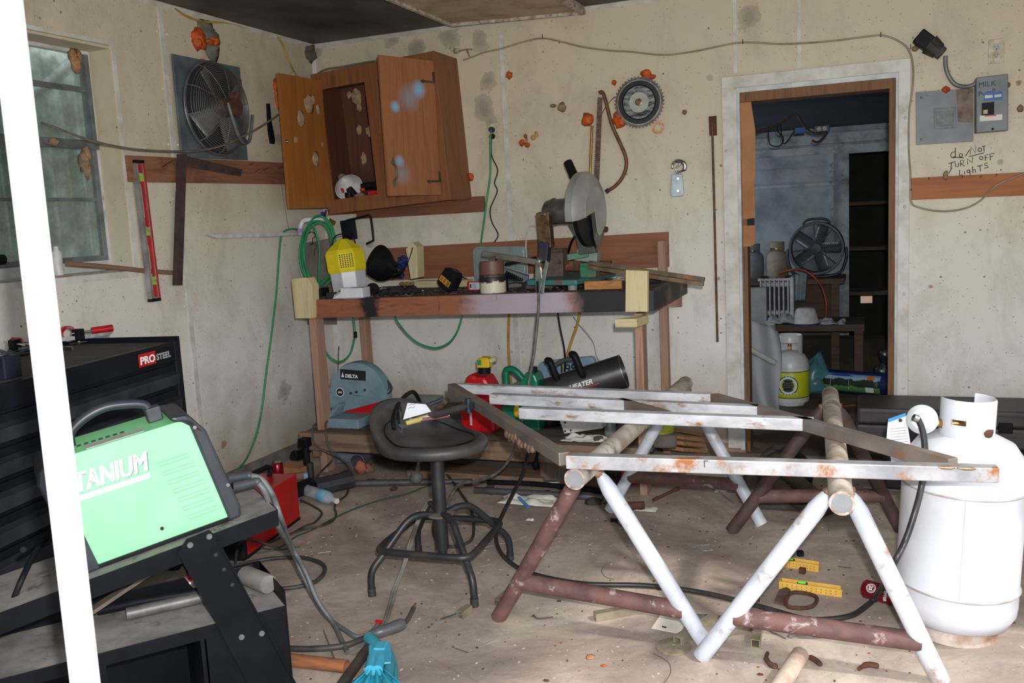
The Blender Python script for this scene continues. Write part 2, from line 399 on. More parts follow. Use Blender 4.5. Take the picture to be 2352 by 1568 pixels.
strip('trim_8', (.01, -.012, ZC-.012), (4.45, -.012, ZC-.012), (0, -1, -1), .03)
strip('trim_9', (.012, -4.2, ZC-.012), (.012, -.01, ZC-.012), (1, 0, -1), .03)
# grey strip along the foot of the left wall
b = B(); b.box((.002, -2.2, .0), (.03, -.25, .075)); struct('baseboard_left', b, mat('grey_strip', (150, 144, 142), (112, 104, 100), 10, .6, .3))
# door trim
b = B()
b.box((2.582, -.022, .03), (2.66, 0, 2.085)); b.box((3.468, -.022, .03), (3.522, 0, 2.085)); b.box((2.582, -.024, 2.03), (3.522, 0, 2.092))
for z in (.3, .8, 1.25, 1.7): b.ball((2.6, -.022, z), .009, 8); b.ball((3.5, -.022, z+.1), .009, 8)
struct('trim_10', b, WHT, bevel=.002)
b = B(); b.box((2.652, -.012, .02), (2.675, .12, DZ)); b.box((3.455, -.012, .02), (3.478, .12, DZ)); b.box((2.66, -.012, 2.005), (3.47, .12, DZ+.005)); struct('trim_11', b, mat('peeling_white', (206, 212, 216), (176, 180, 180), 8, .6, c3=(128, 96, 66), lo3=.6, hi3=.7))
JAMB = wood('brown_jamb', (132, 88, 56), (84, 54, 38), 2)
b = B(); b.box((2.675, .03, .0), (2.70, .15, 2.0)); b.box((3.425, .0, .0), (3.455, .15, 2.0)); b.box((2.675, .0, 1.955), (3.455, .15, 2.008)); struct('door_1', b, JAMB)
# ---------------------------------------------------------------- window
WFR = mat('window_paint', (204, 206, 204), (172, 172, 166), 8, .5, c3=(128, 110, 90), lo3=.62, hi3=.72)
b = B()
b.box((WX, WY-.014, WZ0-.01), (.001, WY-.002, WZ1+.01)); b.box((WX, -3.1, WZ1-.014), (.001, WY-.002, WZ1-.002))
REV = wall_mat('cream_reveal', (196, 184, 150), low=False)
struct('trim_12', b, REV)
b = B(); b.box((WX, -3.1, WZ0-.02), (.004, WY, WZ0)); struct('trim_13', b, mat('dusty_sill', (150, 142, 132), (112, 96, 80), 12, .9, bmp=.5))
b = B()
b.beam((.004, WY+.004, WZ0-.01), (.004, WY+.004, WZ1+.012), .018, .008, (1, 0, 0)); b.beam((.004, -3.1, WZ1+.01), (.004, WY+.01, WZ1+.01), .018, .008, (1, 0, 0)); b.beam((.004, -3.1, WZ0-.022), (.004, WY+.01, WZ0-.022), .03, .008, (1, 0, 0))
struct('trim_14', b, WHT)
wr = bpy.data.objects.new('window_1', None); COL.objects.link(wr); wr['kind'] = 'structure'; wr.location = (WX, -2.4, WZ0); CHM['window_1'] = T((WX, -2.4, WZ0))
b = B()
b.box((WX, WY-.025, WZ0), (WX+.04, WY, WZ1)); b.box((WX, -3.1, WZ1-.03), (WX+.04, WY, WZ1)); b.box((WX, -3.1, WZ0), (WX+.04, WY, WZ0+.05))
b.build('window_frame', WFR, wr, .002)
zm = X(220, 335, WX+.03).z
SASH = mat('grey_sash', (128, 134, 138), (98, 102, 104), 12, .45, .4)
b = B(); b.box((WX+.01, -3.1, zm-.02), (WX+.05, WY-.02, zm+.022)); b.box((WX+.012, WY-.05, WZ0+.05), (WX+.035, WY-.025, WZ1-.03)); b.box((WX+.012, -3.1, WZ0+.05), (WX+.035, WY-.025, WZ0+.075))
b.box((WX+.005, WY-.05, zm), (WX+.05, WY-.028, WZ1-.03)); b.build('sash', SASH, wr, .002)
zq = X(200, 208, WX+.02).z; zr = X(225, 458, WX+.02).z
b = B(); b.box((WX+.014, -3.1, zq-.012), (WX+.032, WY-.04, zq+.012)); b.box((WX+.014, -3.1, zr-.008), (WX+.03, WY-.04, zr+.008)); b.build('glazing_bar', SASH, wr)
m, t, bb = nt('dirty_glass'); co = coords(t); n = noise_t(t, co, 5, 7, .7, .5); r = ramp(t, n, [(.3, s2l((96, 112, 110))), (.7, s2l((128, 132, 118)))]); t.links.new(r.outputs[0], bb.inputs['Base Color'])
bb.inputs['Roughness'].default_value = .2; ra = ramp(t, noise_t(t, co, 9, 6, .7), [(.35, (.15, .15, .15)), (.75, (.6, .6, .6))]); t.links.new(ra.outputs[0], bb.inputs['Alpha'])
b = B(); b.box((WX+.02, -3.1, WZ0+.05), (WX+.024, WY-.04, WZ1-.03)); b.build('glass', m, wr)
# what stands outside behind the glass: ribbed green plastic sheets
b = B()
def rib(u, v): return (-.42+.012*math.sin(u*190), -3.9+u*2.9, .9+v*1.7)
b.grid(rib, 240, 1, .003)
b.build('plastic_sheet', mat('green_fibreglass', (168, 186, 180), (146, 166, 160), 3, .6, stretch=(1, 6, .4)), None, label='greenish ribbed plastic sheet standing outside the left window', cat='plastic sheet')
b = B(); q = X(60, 225, -.27); b.tube([X(160, 150, -.3), X(100, 205, -.27), q, V((-.27, -3.3, q.z-.2)), V((-.27, -3.4, q.z-.6)), V((-.27, -3.4, -.02))], .028, 12)
b.build('drain_pipe', mat('pipe_pale', (180, 190, 188), (150, 158, 156), 9, .5), None, label='pale slanting pipe behind the upper window pane', cat='pipe')
# panel of ceiling board hanging loose below the ceiling
p0 = Y(1035, 55, -.14); zp = p0.z; pa = Z(1340, 26, zp); pb = Z(905, 0, zp); pc = Z(1298, 0, zp)
d1 = (pb-p0).normalized()*1.15; d2 = (pc-pa).normalized()*1.15
root = thing('hanging_ceiling_panel', 'loose beige ceiling panel hanging under the ceiling by the back wall', 'ceiling panel', p0)
b = B(); q = [p0, pa, pa+d2, p0+d1]; b.hexa([x for x in q]+[x+V((0, 0, .018)) for x in q])
b.build('board', mat('beige_board', (190, 176, 150), (160, 142, 116), 5, .7, c3=(120, 92, 66), lo3=.62, hi3=.7, sc3=9), root)
b = B(); b.beam(p0-V((0, 0, .002)), pa-V((0, 0, .002)), .02, .03); b.beam(p0, p0+d1, .02, .03); b.beam(pa, pa+d2, .03, .04); b.build('edge_strip', mat('flaking_edge', (196, 188, 178), (140, 120, 100), 30, .8, bmp=.5), root)
# white post close to the camera
pt, pbm = Y(14, 0, -4.06), Y(196, 1568, -4.06); dd = (pt-pbm)/(pt.z-pbm.z)
b = B(); b.beam(pbm-dd*pbm.z, pt+dd*(2.5-pt.z), .03, .047, (1, 1.12, 0))
b.build('post', mat('white_post', (250, 250, 250), (240, 240, 240), 5, .5), None, .004, label='white post close to the camera in front of the toolbox', cat='post', origin=None)
# ---------------------------------------------------------------- far store room seen through the doorway
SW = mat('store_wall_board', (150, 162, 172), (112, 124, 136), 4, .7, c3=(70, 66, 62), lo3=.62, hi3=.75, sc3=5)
b = B()
YB = 3.0; zt = 1.93
dl, dr, dtop = Y(1950, 355, YB).x, Y(2062, 355, YB).x+.3, Y(1960, 352, YB).z
b.box((1.0, YB, 0), (dl, YB+.05, 2.6)); b.box((dl, YB, dtop), (dr, YB+.05, 2.6)); b.box((dr, YB, 0), (5, YB+.05, 2.6))
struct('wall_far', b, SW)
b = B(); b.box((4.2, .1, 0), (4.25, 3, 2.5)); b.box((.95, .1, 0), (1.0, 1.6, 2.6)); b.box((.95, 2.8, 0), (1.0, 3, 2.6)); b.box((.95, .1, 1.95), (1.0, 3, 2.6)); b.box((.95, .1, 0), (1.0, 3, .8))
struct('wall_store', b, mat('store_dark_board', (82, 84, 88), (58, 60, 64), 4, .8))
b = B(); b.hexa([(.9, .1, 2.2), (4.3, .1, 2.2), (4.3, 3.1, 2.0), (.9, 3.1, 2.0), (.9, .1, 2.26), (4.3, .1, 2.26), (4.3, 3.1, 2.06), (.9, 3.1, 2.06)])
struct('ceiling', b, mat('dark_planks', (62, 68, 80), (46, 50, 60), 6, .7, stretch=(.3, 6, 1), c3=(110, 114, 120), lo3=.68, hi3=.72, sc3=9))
TRB = mat('store_trim', (158, 168, 174), (112, 116, 118), 8, .7, c3=(64, 52, 44), lo3=.6, hi3=.7)
b = B(); zc2 = Y(1870, 338, YB-.02).z
b.box((1.0, YB-.06, zc2+.02), (4.2, YB, zc2+.1)); b.box((1.0, YB-.03, zc2-.06), (4.2, YB, zc2)); b.box((1.0, YB-.035, Y(1800, 428, YB).z-.012), (dl-.1, YB, Y(1800, 428, YB).z+.012))
b.box((dl-.06, YB-.03, 0), (dl+.0, YB, dtop)); b.box((dl-.16, YB-.02, 0), (dl-.12, YB, dtop+.04)); b.box((dl-.1, YB-.03, dtop), (dr, YB, dtop+.05)); b.box((1.0, YB-.012, Y(1800, 390, YB).z-.003), (dl-.14, YB, Y(1800, 390, YB).z+.003))
struct('trim_15', b, TRB)
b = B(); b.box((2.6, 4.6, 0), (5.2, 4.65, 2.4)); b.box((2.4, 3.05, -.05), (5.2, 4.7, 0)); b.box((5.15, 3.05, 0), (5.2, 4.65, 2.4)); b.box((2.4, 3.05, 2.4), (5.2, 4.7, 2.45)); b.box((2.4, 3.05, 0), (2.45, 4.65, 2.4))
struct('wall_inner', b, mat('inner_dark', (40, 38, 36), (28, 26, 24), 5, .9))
# ================================================================ helpers for things fixed to the walls
def BF(px, py, off=.0): return frame(Wl(px, py, off), (1, 0, 0), (0, 0, 1))     # local z points out of the back wall
def LF(px, py, off=.0): return frame(Ll(px, py, off), (0, 1, 0), (0, 0, 1))     # local z points out of the left wall
def poly(b, pts, d):   # extrude a planar outline of 3D points by the vector d
    n = len(pts); pts = [V(p) for p in pts]; d = V(d)
    return b.add(pts+[p+d for p in pts], [tuple(range(n)), tuple(range(n, 2*n))[::-1]]+[((i+1) % n, i, n+i, n+(i+1) % n) for i in range(n)])
def one(b, name, m, label, cat, bevel=0, group=None, kind=None): return b.build(name, m, None, bevel, label, cat, group, kind)
def Wp(pts, off): return [Y(x, y, -off) for x, y in pts]
def Xp(pts, off): return [X(x, y, off) for x, y in pts]
def circ(cx, cy, r, n=12, ry=None): return [(cx+r*math.cos(2*PI*k/n), cy+(ry or r)*math.sin(2*PI*k/n)) for k in range(n+1)]
GALV = mat('blue_grey_steel', (116, 128, 134), (92, 102, 110), 9, .5, .4, c3=(110, 84, 66), lo3=.66, hi3=.76, sc3=10)
# ================================================================ LEFT WALL
# exhaust fan
o = LF(480, 245); fm = thing('wall_fan', 'round grey caged wall fan on a square steel plate on the left wall', 'fan', Ll(480, 245, 0))
b = B(); poly(b, Xp([(415, 362), (566, 368), (547, 155), (392, 124)], .004), (.012, 0, 0)); poly(b, Xp([(392, 124), (405, 127), (427, 362), (415, 362)], .016), (.012, 0, 0))
b.build('mounting_plate', GALV, fm, .002)
cf = LF(492, 250, .02); R_ = (X(492, 145, .05).z-X(492, 357, .05).z)/2
ring = lambda r: .022+.085*math.sqrt(max(0, 1-(r/R_)**2.2))
b = B(cf)
for k in range(21):
    r = R_*(.22+.78*k/20); b.tube([(r*math.cos(a*PI/20), r*math.sin(a*PI/20), ring(r)) for a in range(40)], .0018, 5, True)
for k in range(10):
    a = k*PI/5+.2; b.tube([(R_*q*math.cos(a), R_*q*math.sin(a), ring(R_*q)) for q in (.2, .4, .6, .8, .93, 1)], .0024, 5)
b.tube([(R_*math.cos(a*PI/24), R_*math.sin(a*PI/24), .012) for a in range(48)], .007, 8, True)
b.build('cage', mat('cage_wire', (128, 128, 128), (98, 94, 92), 9, .45, .5, c3=(112, 74, 52), lo3=.62, hi3=.7), fm)
b = B(cf); b.lathe([(R_*.97, .0), (R_*.97, .004), (0, .004)], 32); b.build('fan_housing', mat('dark_housing', (52, 56, 62), (40, 42, 46), 9, .7), fm)
for k in range(4):
    a = k*PI/2+.5; b = B(cf @ Matrix.Rotation(a, 4, 'Z'))
    b.grid(lambda u, v: (R_*(.12+.8*u), R_*(-.24+.5*v)*(.5+.6*u), .02+.05*v), 6, 4, .002); b.build('fan_blade', mat('blade_grey', (140, 142, 144), (104, 104, 106), 8, .5, .3), fm)
b = B(cf); b.cyl((0, 0, .02), (0, 0, .15), .052); b.box((-.03, .03, .12), (.04, .075, .15)); mo = b.build('motor', RUST, fm, .003)
b = B(); b.tube([X(523, 235, .16), X(535, 275, .16), X(548, 312, .14), X(560, 328, .11), X(573, 322, .09), X(577, 295, .08), X(580, 265, .07)], .0095, 10, sub=8); b.build('conduit', mat('flex_conduit', (134, 136, 138), (96, 98, 100), 9, .5, .4), fm)
# foam patches and nests
def foam(px, py, w_, h_, label, wall='b', m=None, seed=1, name='foam_patch', cat='foam', thick=.022, n=5):
    rnd = random.Random(seed); fr = BF(px, py) if wall == 'b' else LF(px, py); b = B(fr)
    sc = ((Wl(px+1, py)-Wl(px, py)).length if wall == 'b' else (Ll(px, py+1)-Ll(px, py)).length); sy = (Wl(px, py+1)-Wl(px, py)).length if wall == 'b' else sc
    sx = sc if wall == 'b' else (Ll(px+1, py)-Ll(px, py)).length
    for k in range(n):
        r = (w_*sx*rnd.uniform(.24, .36), h_*sy*rnd.uniform(.24, .36), thick*rnd.uniform(.7, 1.2))
        c = (rnd.uniform(-.24, .24)*w_*sx, rnd.uniform(-.26, .26)*h_*sy, thick*.2) if n > 1 else (0, 0, thick*.2)
        if n == 1: r = (w_*sx*.5, h_*sy*.5, thick)
        b.ball(c, r, 12, jit=.45, seed=seed+k)
    return one(b, name, m or FOAM, label, cat)
foam(455, 92, 44, 62, 'glossy orange foam above the wall fan, left lobe of two', 'l', seed=3); foam(484, 98, 30, 34, 'smaller orange foam lump above the wall fan, right lobe of two', 'l', seed=5, n=3)
b = B(LF(480, 92, .002)); b.ball((0, 0, 0), (.085, .1, .006), 16, jit=.5, seed=9); one(b, 'mould_patch', mat('grey_mould', (128, 128, 116), (92, 92, 84), 20, .9), 'grey scraped patch around the orange foam above the fan', 'patch')
foam(633, 212, 16, 72, 'orange foam behind the open left cabinet door', 'l', seed=8)
foam(706, 140, 42, 30, 'orange foam under the grey nest in the ceiling corner', 'b', seed=11, n=4)
b = B(frame(Wl(703, 122, .03), (1, 0, 0), (0, 0, 1))); b.ball((0, 0, 0), (.07, .075, .06), 16, jit=.6, seed=4); one(b, 'wasp_nest', mat('grey_nest', (104, 92, 82), (74, 64, 58), 22, .95, bmp=.5), 'grey papery nest lump in the corner below the ceiling', 'nest')
foam(462, 140, 18, 9, 'thin orange foam dab on top of the fan plate', 'l', seed=14, n=2)
foam(172, 138, 26, 62, 'brown wasp comb in the top corner of the window', 'l', mat('wasp_comb', (172, 132, 92), (110, 78, 54), 30, .9, bmp=.8), 21, 'wasp_nest', 'nest')
foam(197, 372, 26, 66, 'grey mud nest low on the window edge', 'l', MUD, 23, 'mud_nest', 'nest')
foam(124, 328, 24, 20, 'small mud nest under the window meeting rail', 'l', MUD, 25, 'mud_nest', 'nest', n=2)
for i, (x, y, w_, h_, lb) in enumerate([(1170, 173, 14, 18, 'orange foam drip high beside the panel joint strip'), (1350, 276, 28, 32, 'big round orange foam blob left of the bow saw'), (1411, 190, 11, 13, 'tiny orange foam drip left of the saw blade'),
        (1428, 272, 42, 40, 'orange foam smear under the lower left of the saw blade'), (1490, 172, 40, 22, 'orange foam peak above the saw blade'), (1083, 406, 12, 20, 'orange foam drip at the lower right of the cabinet'), (2172, 207, 22, 16, 'orange foam lump on top of the flat grey panel')]):
    foam(x, y, w_, h_, lb, seed=30+i*3, n=1 if w_ < 30 else 5)
for i, (x, y, w_, h_, lb) in enumerate([(1200, 328, 12, 16, 'left orange foam blob of the cluster below the outlet'), (1212, 333, 12, 14, 'right orange foam blob of the cluster below the outlet'), (1208, 312, 8, 10, 'upper orange foam blob of the cluster right of the outlet')]):
    foam(x, y, w_, h_, lb, seed=60+i, n=1)
foam(1229, 313, 16, 20, 'yellowish foam smear right of the orange cluster', seed=71, n=2, m=mat('yellow_foam', (206, 170, 96), (180, 140, 70), 20, .6))
for i, (x, y, w_, h_, lb) in enumerate([(1291, 246, 20, 22, 'rounded brown mud nest in the middle of the back wall'), (1272, 243, 14, 9, 'small pointed mud nest beside the rounded one'), (1573, 258, 12, 11, 'dark mud nest right of the saw blade'), (2102, 112, 18, 14, 'mud nest under the black plug'), (2316, 195, 10, 14, 'mud nest on the right edge of the breaker box'), (2343, 250, 16, 18, 'dark mud nest near the right edge of the photo')]):
    foam(x, y, w_, h_, lb, seed=80+i, n=1, m=MUD, name='mud_nest', cat='nest')
foam(1050, 117, 16, 14, 'white round nest at the top right of the cabinet', seed=90, n=1, m=mat('white_nest', (196, 190, 176), (150, 140, 122), 30, .8), name='nest_ball', cat='nest')
b = B(); b.tube(Wp([(1042, 122), (1060, 116), (1074, 113), (1084, 114)], .012), .004, 6); b.tube(Wp([(1074, 113), (1078, 130)], .012), .003, 6); one(b, 'mud_strand', MUD, 'thin brown mud strand beside the white nest', 'nest')
# cords on the left wall
def cord(name, pts, r, m, label, sub=6, cat='cord', n=8): b = B(); b.tube(pts, r, n, sub=sub); return one(b, name, m, label, cat)
cord('yellow_cord', Xp([(368, -6), (400, 18), (430, 38), (470, 50), (520, 52), (560, 62), (600, 70), (630, 78), (648, 100), (660, 130), (672, 158), (684, 178)], .012), .0055, mat('yellow_cord_dirty', (190, 158, 52), (140, 112, 50), 12, .6), 'dirty yellow cord stapled along the top of the left wall')
cord('grey_cable', Xp([(95, 282), (140, 298), (200, 320), (260, 335), (330, 345), (430, 348), (480, 342), (520, 331), (560, 312), (600, 290), (650, 256)], .11), .0058, mat('old_cable', (120, 110, 98), (92, 84, 74), 12, .6), 'grey cable sagging from the window across the fan to the cabinet')
b = B(); poly(b, Xp([(611, 238), (616, 238), (619, 275), (628, 320), (627, 331), (619, 330), (614, 300)], .006), (.014, 0, 0)); one(b, 'strip_handle', BLK, 'black narrow strip hanging left of the open cabinet door', 'strip', .001)
# board with nails, level, square
WB1 = wood('stained_board', (150, 96, 66), (96, 60, 46), 1, 6, c3=(92, 54, 44), lo3=.55, hi3=.7)
r0 = thing('wall_board', 'stained wooden board with nails under the fan on the left wall', 'board', Ll(470, 390, 0))
b = B(); poly(b, Xp([(290, 418), (700, 424), (702, 377), (283, 357)], .0), (.02, 0, 0)); b.build('plank', WB1, r0, .002)
for x, y in ((372, 384), (385, 376), (572, 380), (585, 395), (605, 392), (640, 388)):
    b = B(); p = X(x, y, .018); b.tube([p, p+V((.045, -.01, .014))], .0022, 6); b.build('nail', RUST, r0)
r0 = thing('spirit_level', 'red and silver spirit level hanging from the board', 'level', X(340, 530, .02))
L0, L1 = X(313, 371, .022), X(362, 686, .035); ax = (L1-L0); 
fr = frame(L0, ax, (0, 1, 0)); LL = ax.length; ww = (X(331, 371, .02)-X(308, 371, .02)).length
RLV = mat('level_red', (186, 40, 44), (150, 30, 36), 12, .45); SLV = mat('level_silver', (178, 178, 178), (140, 138, 134), 14, .4, .6)
fr = frame(X(309, 371, .03), X(348, 686, .045)-X(309, 371, .03), (0, 1, 0)); wd = .052
b = B(fr); b.box((0, -.002, -.022), (LL, .004, .004)).box((0, wd-.004, -.022), (LL, wd+.004, .004)); b.box((.01, -.002, .004), (LL-.01, .012, .007)); b.build('rail', SLV, r0)
b = B(fr)
for x0, x1 in ((.02, .16), (.40, .46), (.52, .60), (.86, .98)): b.box((x0*LL, .012, -.012), (x1*LL, wd-.004, -.002))
b.box((.16*LL, .012, -.012), (.86*LL, .018, -.002)).box((.16*LL, wd-.014, -.012), (.86*LL, wd-.004, -.002)); b.box((0, wd-.003, -.02), (LL, wd+.0055, .0055)); b.build('web', RLV, r0)
for x in (.11, .5, .86):
    b = B(fr); b.box(((x-.03)*LL, .014, -.014), ((x+.03)*LL, wd-.006, .001)); b.cyl((x*LL, .016, -.001), (x*LL, wd-.01, -.001), .005, n=10); b.build('vial', mat('vial_green', (160, 190, 70), (150, 150, 130), 30, .3, lo=.5, hi=.55), r0)
b = B(fr); b.box((-.008, -.003, -.023), (.006, wd+.006, .006)).box((LL-.006, -.003, -.023), (LL+.008, wd+.006, .006)); b.build('end_cap', BLK, r0)
SQM = mat('rusty_square', (84, 66, 60), (62, 48, 46), 14, .8, .2, c3=(110, 96, 88), lo3=.66, hi3=.72)
b = B(); poly(b, Xp([(396, 655), (418, 655), (428, 354), (406, 354)], .035), (.004, 0, 0)); poly(b, Xp([(424, 382), (552, 405), (556, 389), (428, 358)], .026), (.004, 0, 0)); one(b, 'framing_square', SQM, 'rusty steel framing square hanging on the board below the fan', 'square')
b = B(); b.tube([X(153, 605, .012), X(240, 612, .014), X(333, 622, .014), X(394, 626, .014)], .0125, 6); one(b, 'wooden_stick', wood('stick_wood', (142, 104, 78), (98, 66, 48), 1), 'thin wooden stick on the left wall under the window', 'stick')
b = B(); b.box((WX+.05, X(132, 560, WX+.07).y-.02, WZ0), (WX+.085, X(132, 560, WX+.07).y+.02, WZ0+.12)); q = X(132, 560, WX+.07)
b = B(); b.lathe([(0, 0), (.022, 0), (.022, .1), (.012, .115), (.012, .13), (0, .13)], 16, T(WX+.07, X(127, 560, WX+.07).y, WZ0)); one(b, 'white_bottle', WHP, 'small white bottle on the window sill by the post', 'bottle')
b = B(); b.cyl(X(-30, 598, -.05), X(8, 596, -.05), .022); one(b, 'grey_roll', BLK, 'dark roll on the window sill at the left edge of the photo', 'roll')
# pvc pipe
PVC = mat('pvc_white', (218, 216, 218), (188, 182, 184), 12, .4, c3=(120, 84, 140), lo3=.6, hi3=.68, sc3=16)
r0 = thing('pvc_pipe', 'white plastic pipe with purple primer along the left wall by the hose', 'pipe', Ll(600, 540, 0))
b = B(); b.tube([X(590, 541, .03), X(690, 536, .03)], .0125, 14); b.build('pipe_run', PVC, r0)
b = B(); poly(b, Xp([(468, 540), (492, 548), (640, 541), (640, 534)], .01), (.03, 0, 0)); b.build('cut_channel', WHP, r0)
b = B(); b.tube([Y(688, 538, -.47), Y(690, 522, -.47), Y(696, 508, -.46), Y(710, 504, -.45), Y(756, 503, -.38)], .015, 12, sub=5); b.build('elbow', mat('pvc_clean', (214, 214, 220), (186, 186, 194), 10, .35), r0)
b = B(); b.cyl(Y(690, 524, -.47), Y(688, 540, -.47), .0165, n=14); b.build('coupling', mat('purple_primer', (120, 90, 160), (200, 196, 206), 20, .4), r0)
r1 = thing('brass_tap', 'brass hose tap above the green hose coil', 'tap', Y(755, 500, -.36))
b = B(); b.cyl(Y(748, 502, -.36), Y(768, 512, -.36), .014, n=12); b.cyl(Y(752, 484, -.36), Y(750, 505, -.36), .006, n=8); b.tube([Y(752, 502, -.36), Y(758, 512, -.39), Y(752, 522, -.41)], .009, 8); b.build('tap_body', BRASS, r1)
b = B(); b.cyl(Y(752, 486, -.36), Y(752, 482, -.36), .014, n=10); b.box(Y(738, 500, -.35), Y(748, 486, -.33)); b.build('tap_handle', mat('tap_blue', (40, 50, 120), (30, 36, 90), 9, .4), r1)
# green hose coil and its run along the left wall to the floor
GRN = mat('green_hose', (44, 150, 92), (32, 122, 76), 10, .45)
b = B(); rnd = random.Random(4)
pts = []
for k in range(6*14):
    a = k/14*2*PI; t = k/14
    cx = 731+rnd.uniform(-1, 1)+4*math.sin(t*1.7); cy = 578+4*math.cos(t*2.3); rx = 40-t*1.3+3*math.sin(t*3); ry = 74+6*math.sin(t*2.1)
    pts.append(Y(cx+rx*math.sin(a), cy-ry*math.cos(a), -.44-.008*(t % 6)-.01*math.sin(a*1.5)))
pts += [Y(733, 560, -.48), Y(733, 610, -.48), Y(733, 652, -.47)]
b.tube(pts, .0062, 7, sub=3); one(b, 'green_hose', GRN, 'coil of thin green hose hanging from the tap in the corner', 'hose')
cord('green_cord', [X(696, 536, .06), X(678, 526, .05), X(655, 530, .03), X(645, 548, .02), X(640, 600, .012), X(634, 680, .012), X(622, 780, .012), X(610, 870, .012), X(600, 950, .014), X(585, 1010, .03), X(565, 1055, .07), X(545, 1078, .1)], .0058, GRN, 'green hose running down the left wall to the floor behind the welder')
cord('thin_wire', Xp([(642, 395), (646, 420), (655, 480), (664, 528)], .01), .0012, mat('teal_wire', (60, 96, 100), (50, 80, 84), 9, .5), 'thin teal wire hanging from a nail beside the cabinet door')
# hooks on the backing of the hose
b = B(); poly(b, [X(690, 560, .02), Y(768, 545, -.02), Y(774, 745, -.02), X(706, 745, .02)], (.003, -.003, 0)); one(b, 'backing_panel', mat('grey_panel_board', (140, 130, 122), (110, 100, 92), 4, .9), 'grey stained panel in the corner behind the green hose coil', 'panel')
for x, y, lb in ((716, 540, 'upper'), (720, 566, 'lower')):
    b = B(); b.tube([X(x+8*math.cos(a), y+8*math.sin(a), .07) for a in (3.6, 4.4, 5.2, 6, 6.8, 7.6)]+[X(x+2, y+22, .06)], .003, 6); one(b, 'hook', RUST, lb+' rusty hook inside the green hose coil', 'hook')
# ================================================================ CABINET
CO = V((.226, -.30, 1.475)); CXV = V((1, 0, .055)).normalized(); CF = frame(CO, CXV, (0, 1, 0))   # local x along, y to the wall, z up
CWD, CHT, CDP = .835, .845, .296
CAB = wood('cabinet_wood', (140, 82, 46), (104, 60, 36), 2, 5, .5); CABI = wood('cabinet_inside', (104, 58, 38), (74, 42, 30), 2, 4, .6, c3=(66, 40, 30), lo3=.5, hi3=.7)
r0 = thing('wall_cabinet', 'brown wooden wall cabinet hanging crooked with its two doors open', 'cabinet', CO)
b = B(CF); b.box((CWD-.018, 0, 0), (CWD, CDP, CHT)).box((0, 0, 0), (.018, CDP, CHT)); b.box((0, -.018, 0), (CWD, 0, .085)).box((0, -.018, CHT-.1), (CWD, 0, CHT)).box((0, -.018, 0), (.05, 0, CHT)).box((CWD-.085, -.018, 0), (CWD, 0, CHT)).box((.36, -.018, 0), (.45, 0, CHT)); b.build('frame', CAB, r0, .0015)
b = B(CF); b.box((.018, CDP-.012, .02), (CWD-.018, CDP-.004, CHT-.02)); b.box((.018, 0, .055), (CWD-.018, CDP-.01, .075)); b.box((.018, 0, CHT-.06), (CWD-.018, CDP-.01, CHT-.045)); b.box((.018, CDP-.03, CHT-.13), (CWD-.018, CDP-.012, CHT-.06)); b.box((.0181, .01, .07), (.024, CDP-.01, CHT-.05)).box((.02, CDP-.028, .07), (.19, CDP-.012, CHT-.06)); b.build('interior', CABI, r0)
def swing(px, py, hinge, dist, pick):   # the point on the pixel's ray at a distance from the vertical hinge line
    d = ray(px, py); best = None
    for k in range(2500, 5500):
        p = CP+d*(k*.001); e = abs((p.xy-hinge.xy).length-dist)
        if p.y < hinge.y+.02 and pick(p) and (best is None or e < best[0]): best = (e, p)
    return best[1]
hl = CF @ V((.02, -.02, 0)); hr = CF @ V((CWD-.06, -.02, 0))
el = swing(650, 330, hl, .385, lambda p: p.x < hl.x); er = swing(880, 300, hr, .39, lambda p: p.x < hr.x)
def door(nm, hinge, end, z0, z1, planks, m):
    d = V((end.x-hinge.x, end.y-hinge.y, 0)); W_ = d.length; f = frame(V((hinge.x, hinge.y, z0)), d+V((0, 0, .0)), (0, 0, 1)); b = B(f)
    H_ = z1-z0
    if planks:
        xs = [0, .26, .66, 1]
        for i in range(3): b.box((xs[i]*W_+.0012, 0, -.009), (xs[i+1]*W_-.0012, H_, .009))
        b.box((0, 0, -.006), (W_, H_, .006))
    else: b.box((0, 0, -.009), (W_, H_, .009))
    return b.build(nm, m, r0, .001), f, W_, H_
LD = wood('door_inside_wood', (168, 100, 44), (136, 78, 36), 2, 4, .45); RD = wood('door_face_wood', (164, 102, 62), (128, 78, 50), 2, 4, .42)
zl1 = (lambda q: q)(el).z; 
def zat(px, py, P):  # height on the vertical through P seen at the given row
    best = min((abs(ptopy(V((P.x, P.y, z/1000.)))-py), z/1000.) for z in range(1000, 2700, 2)); return best[1]
def ptopx(p): q = p-CP; return 1176+FPX*q.dot(RT)/q.dot(_f)
def ptopy(p): q = p-CP; return 784-FPX*q.dot(UP)/q.dot(_f)
dl_, fl_, wl_, hl_ = door('door', hl, el, zat(0, 479, el), zat(0, 168, el), False, LD)
dr_, fr_, wr_, hr_ = door('door', hr, er, zat(0, 450, er), zat(0, 126, er), True, RD)
dl_['label'] = 'left door, swung wide open'; dr_['label'] = 'right door of three planks with pale blue spots'
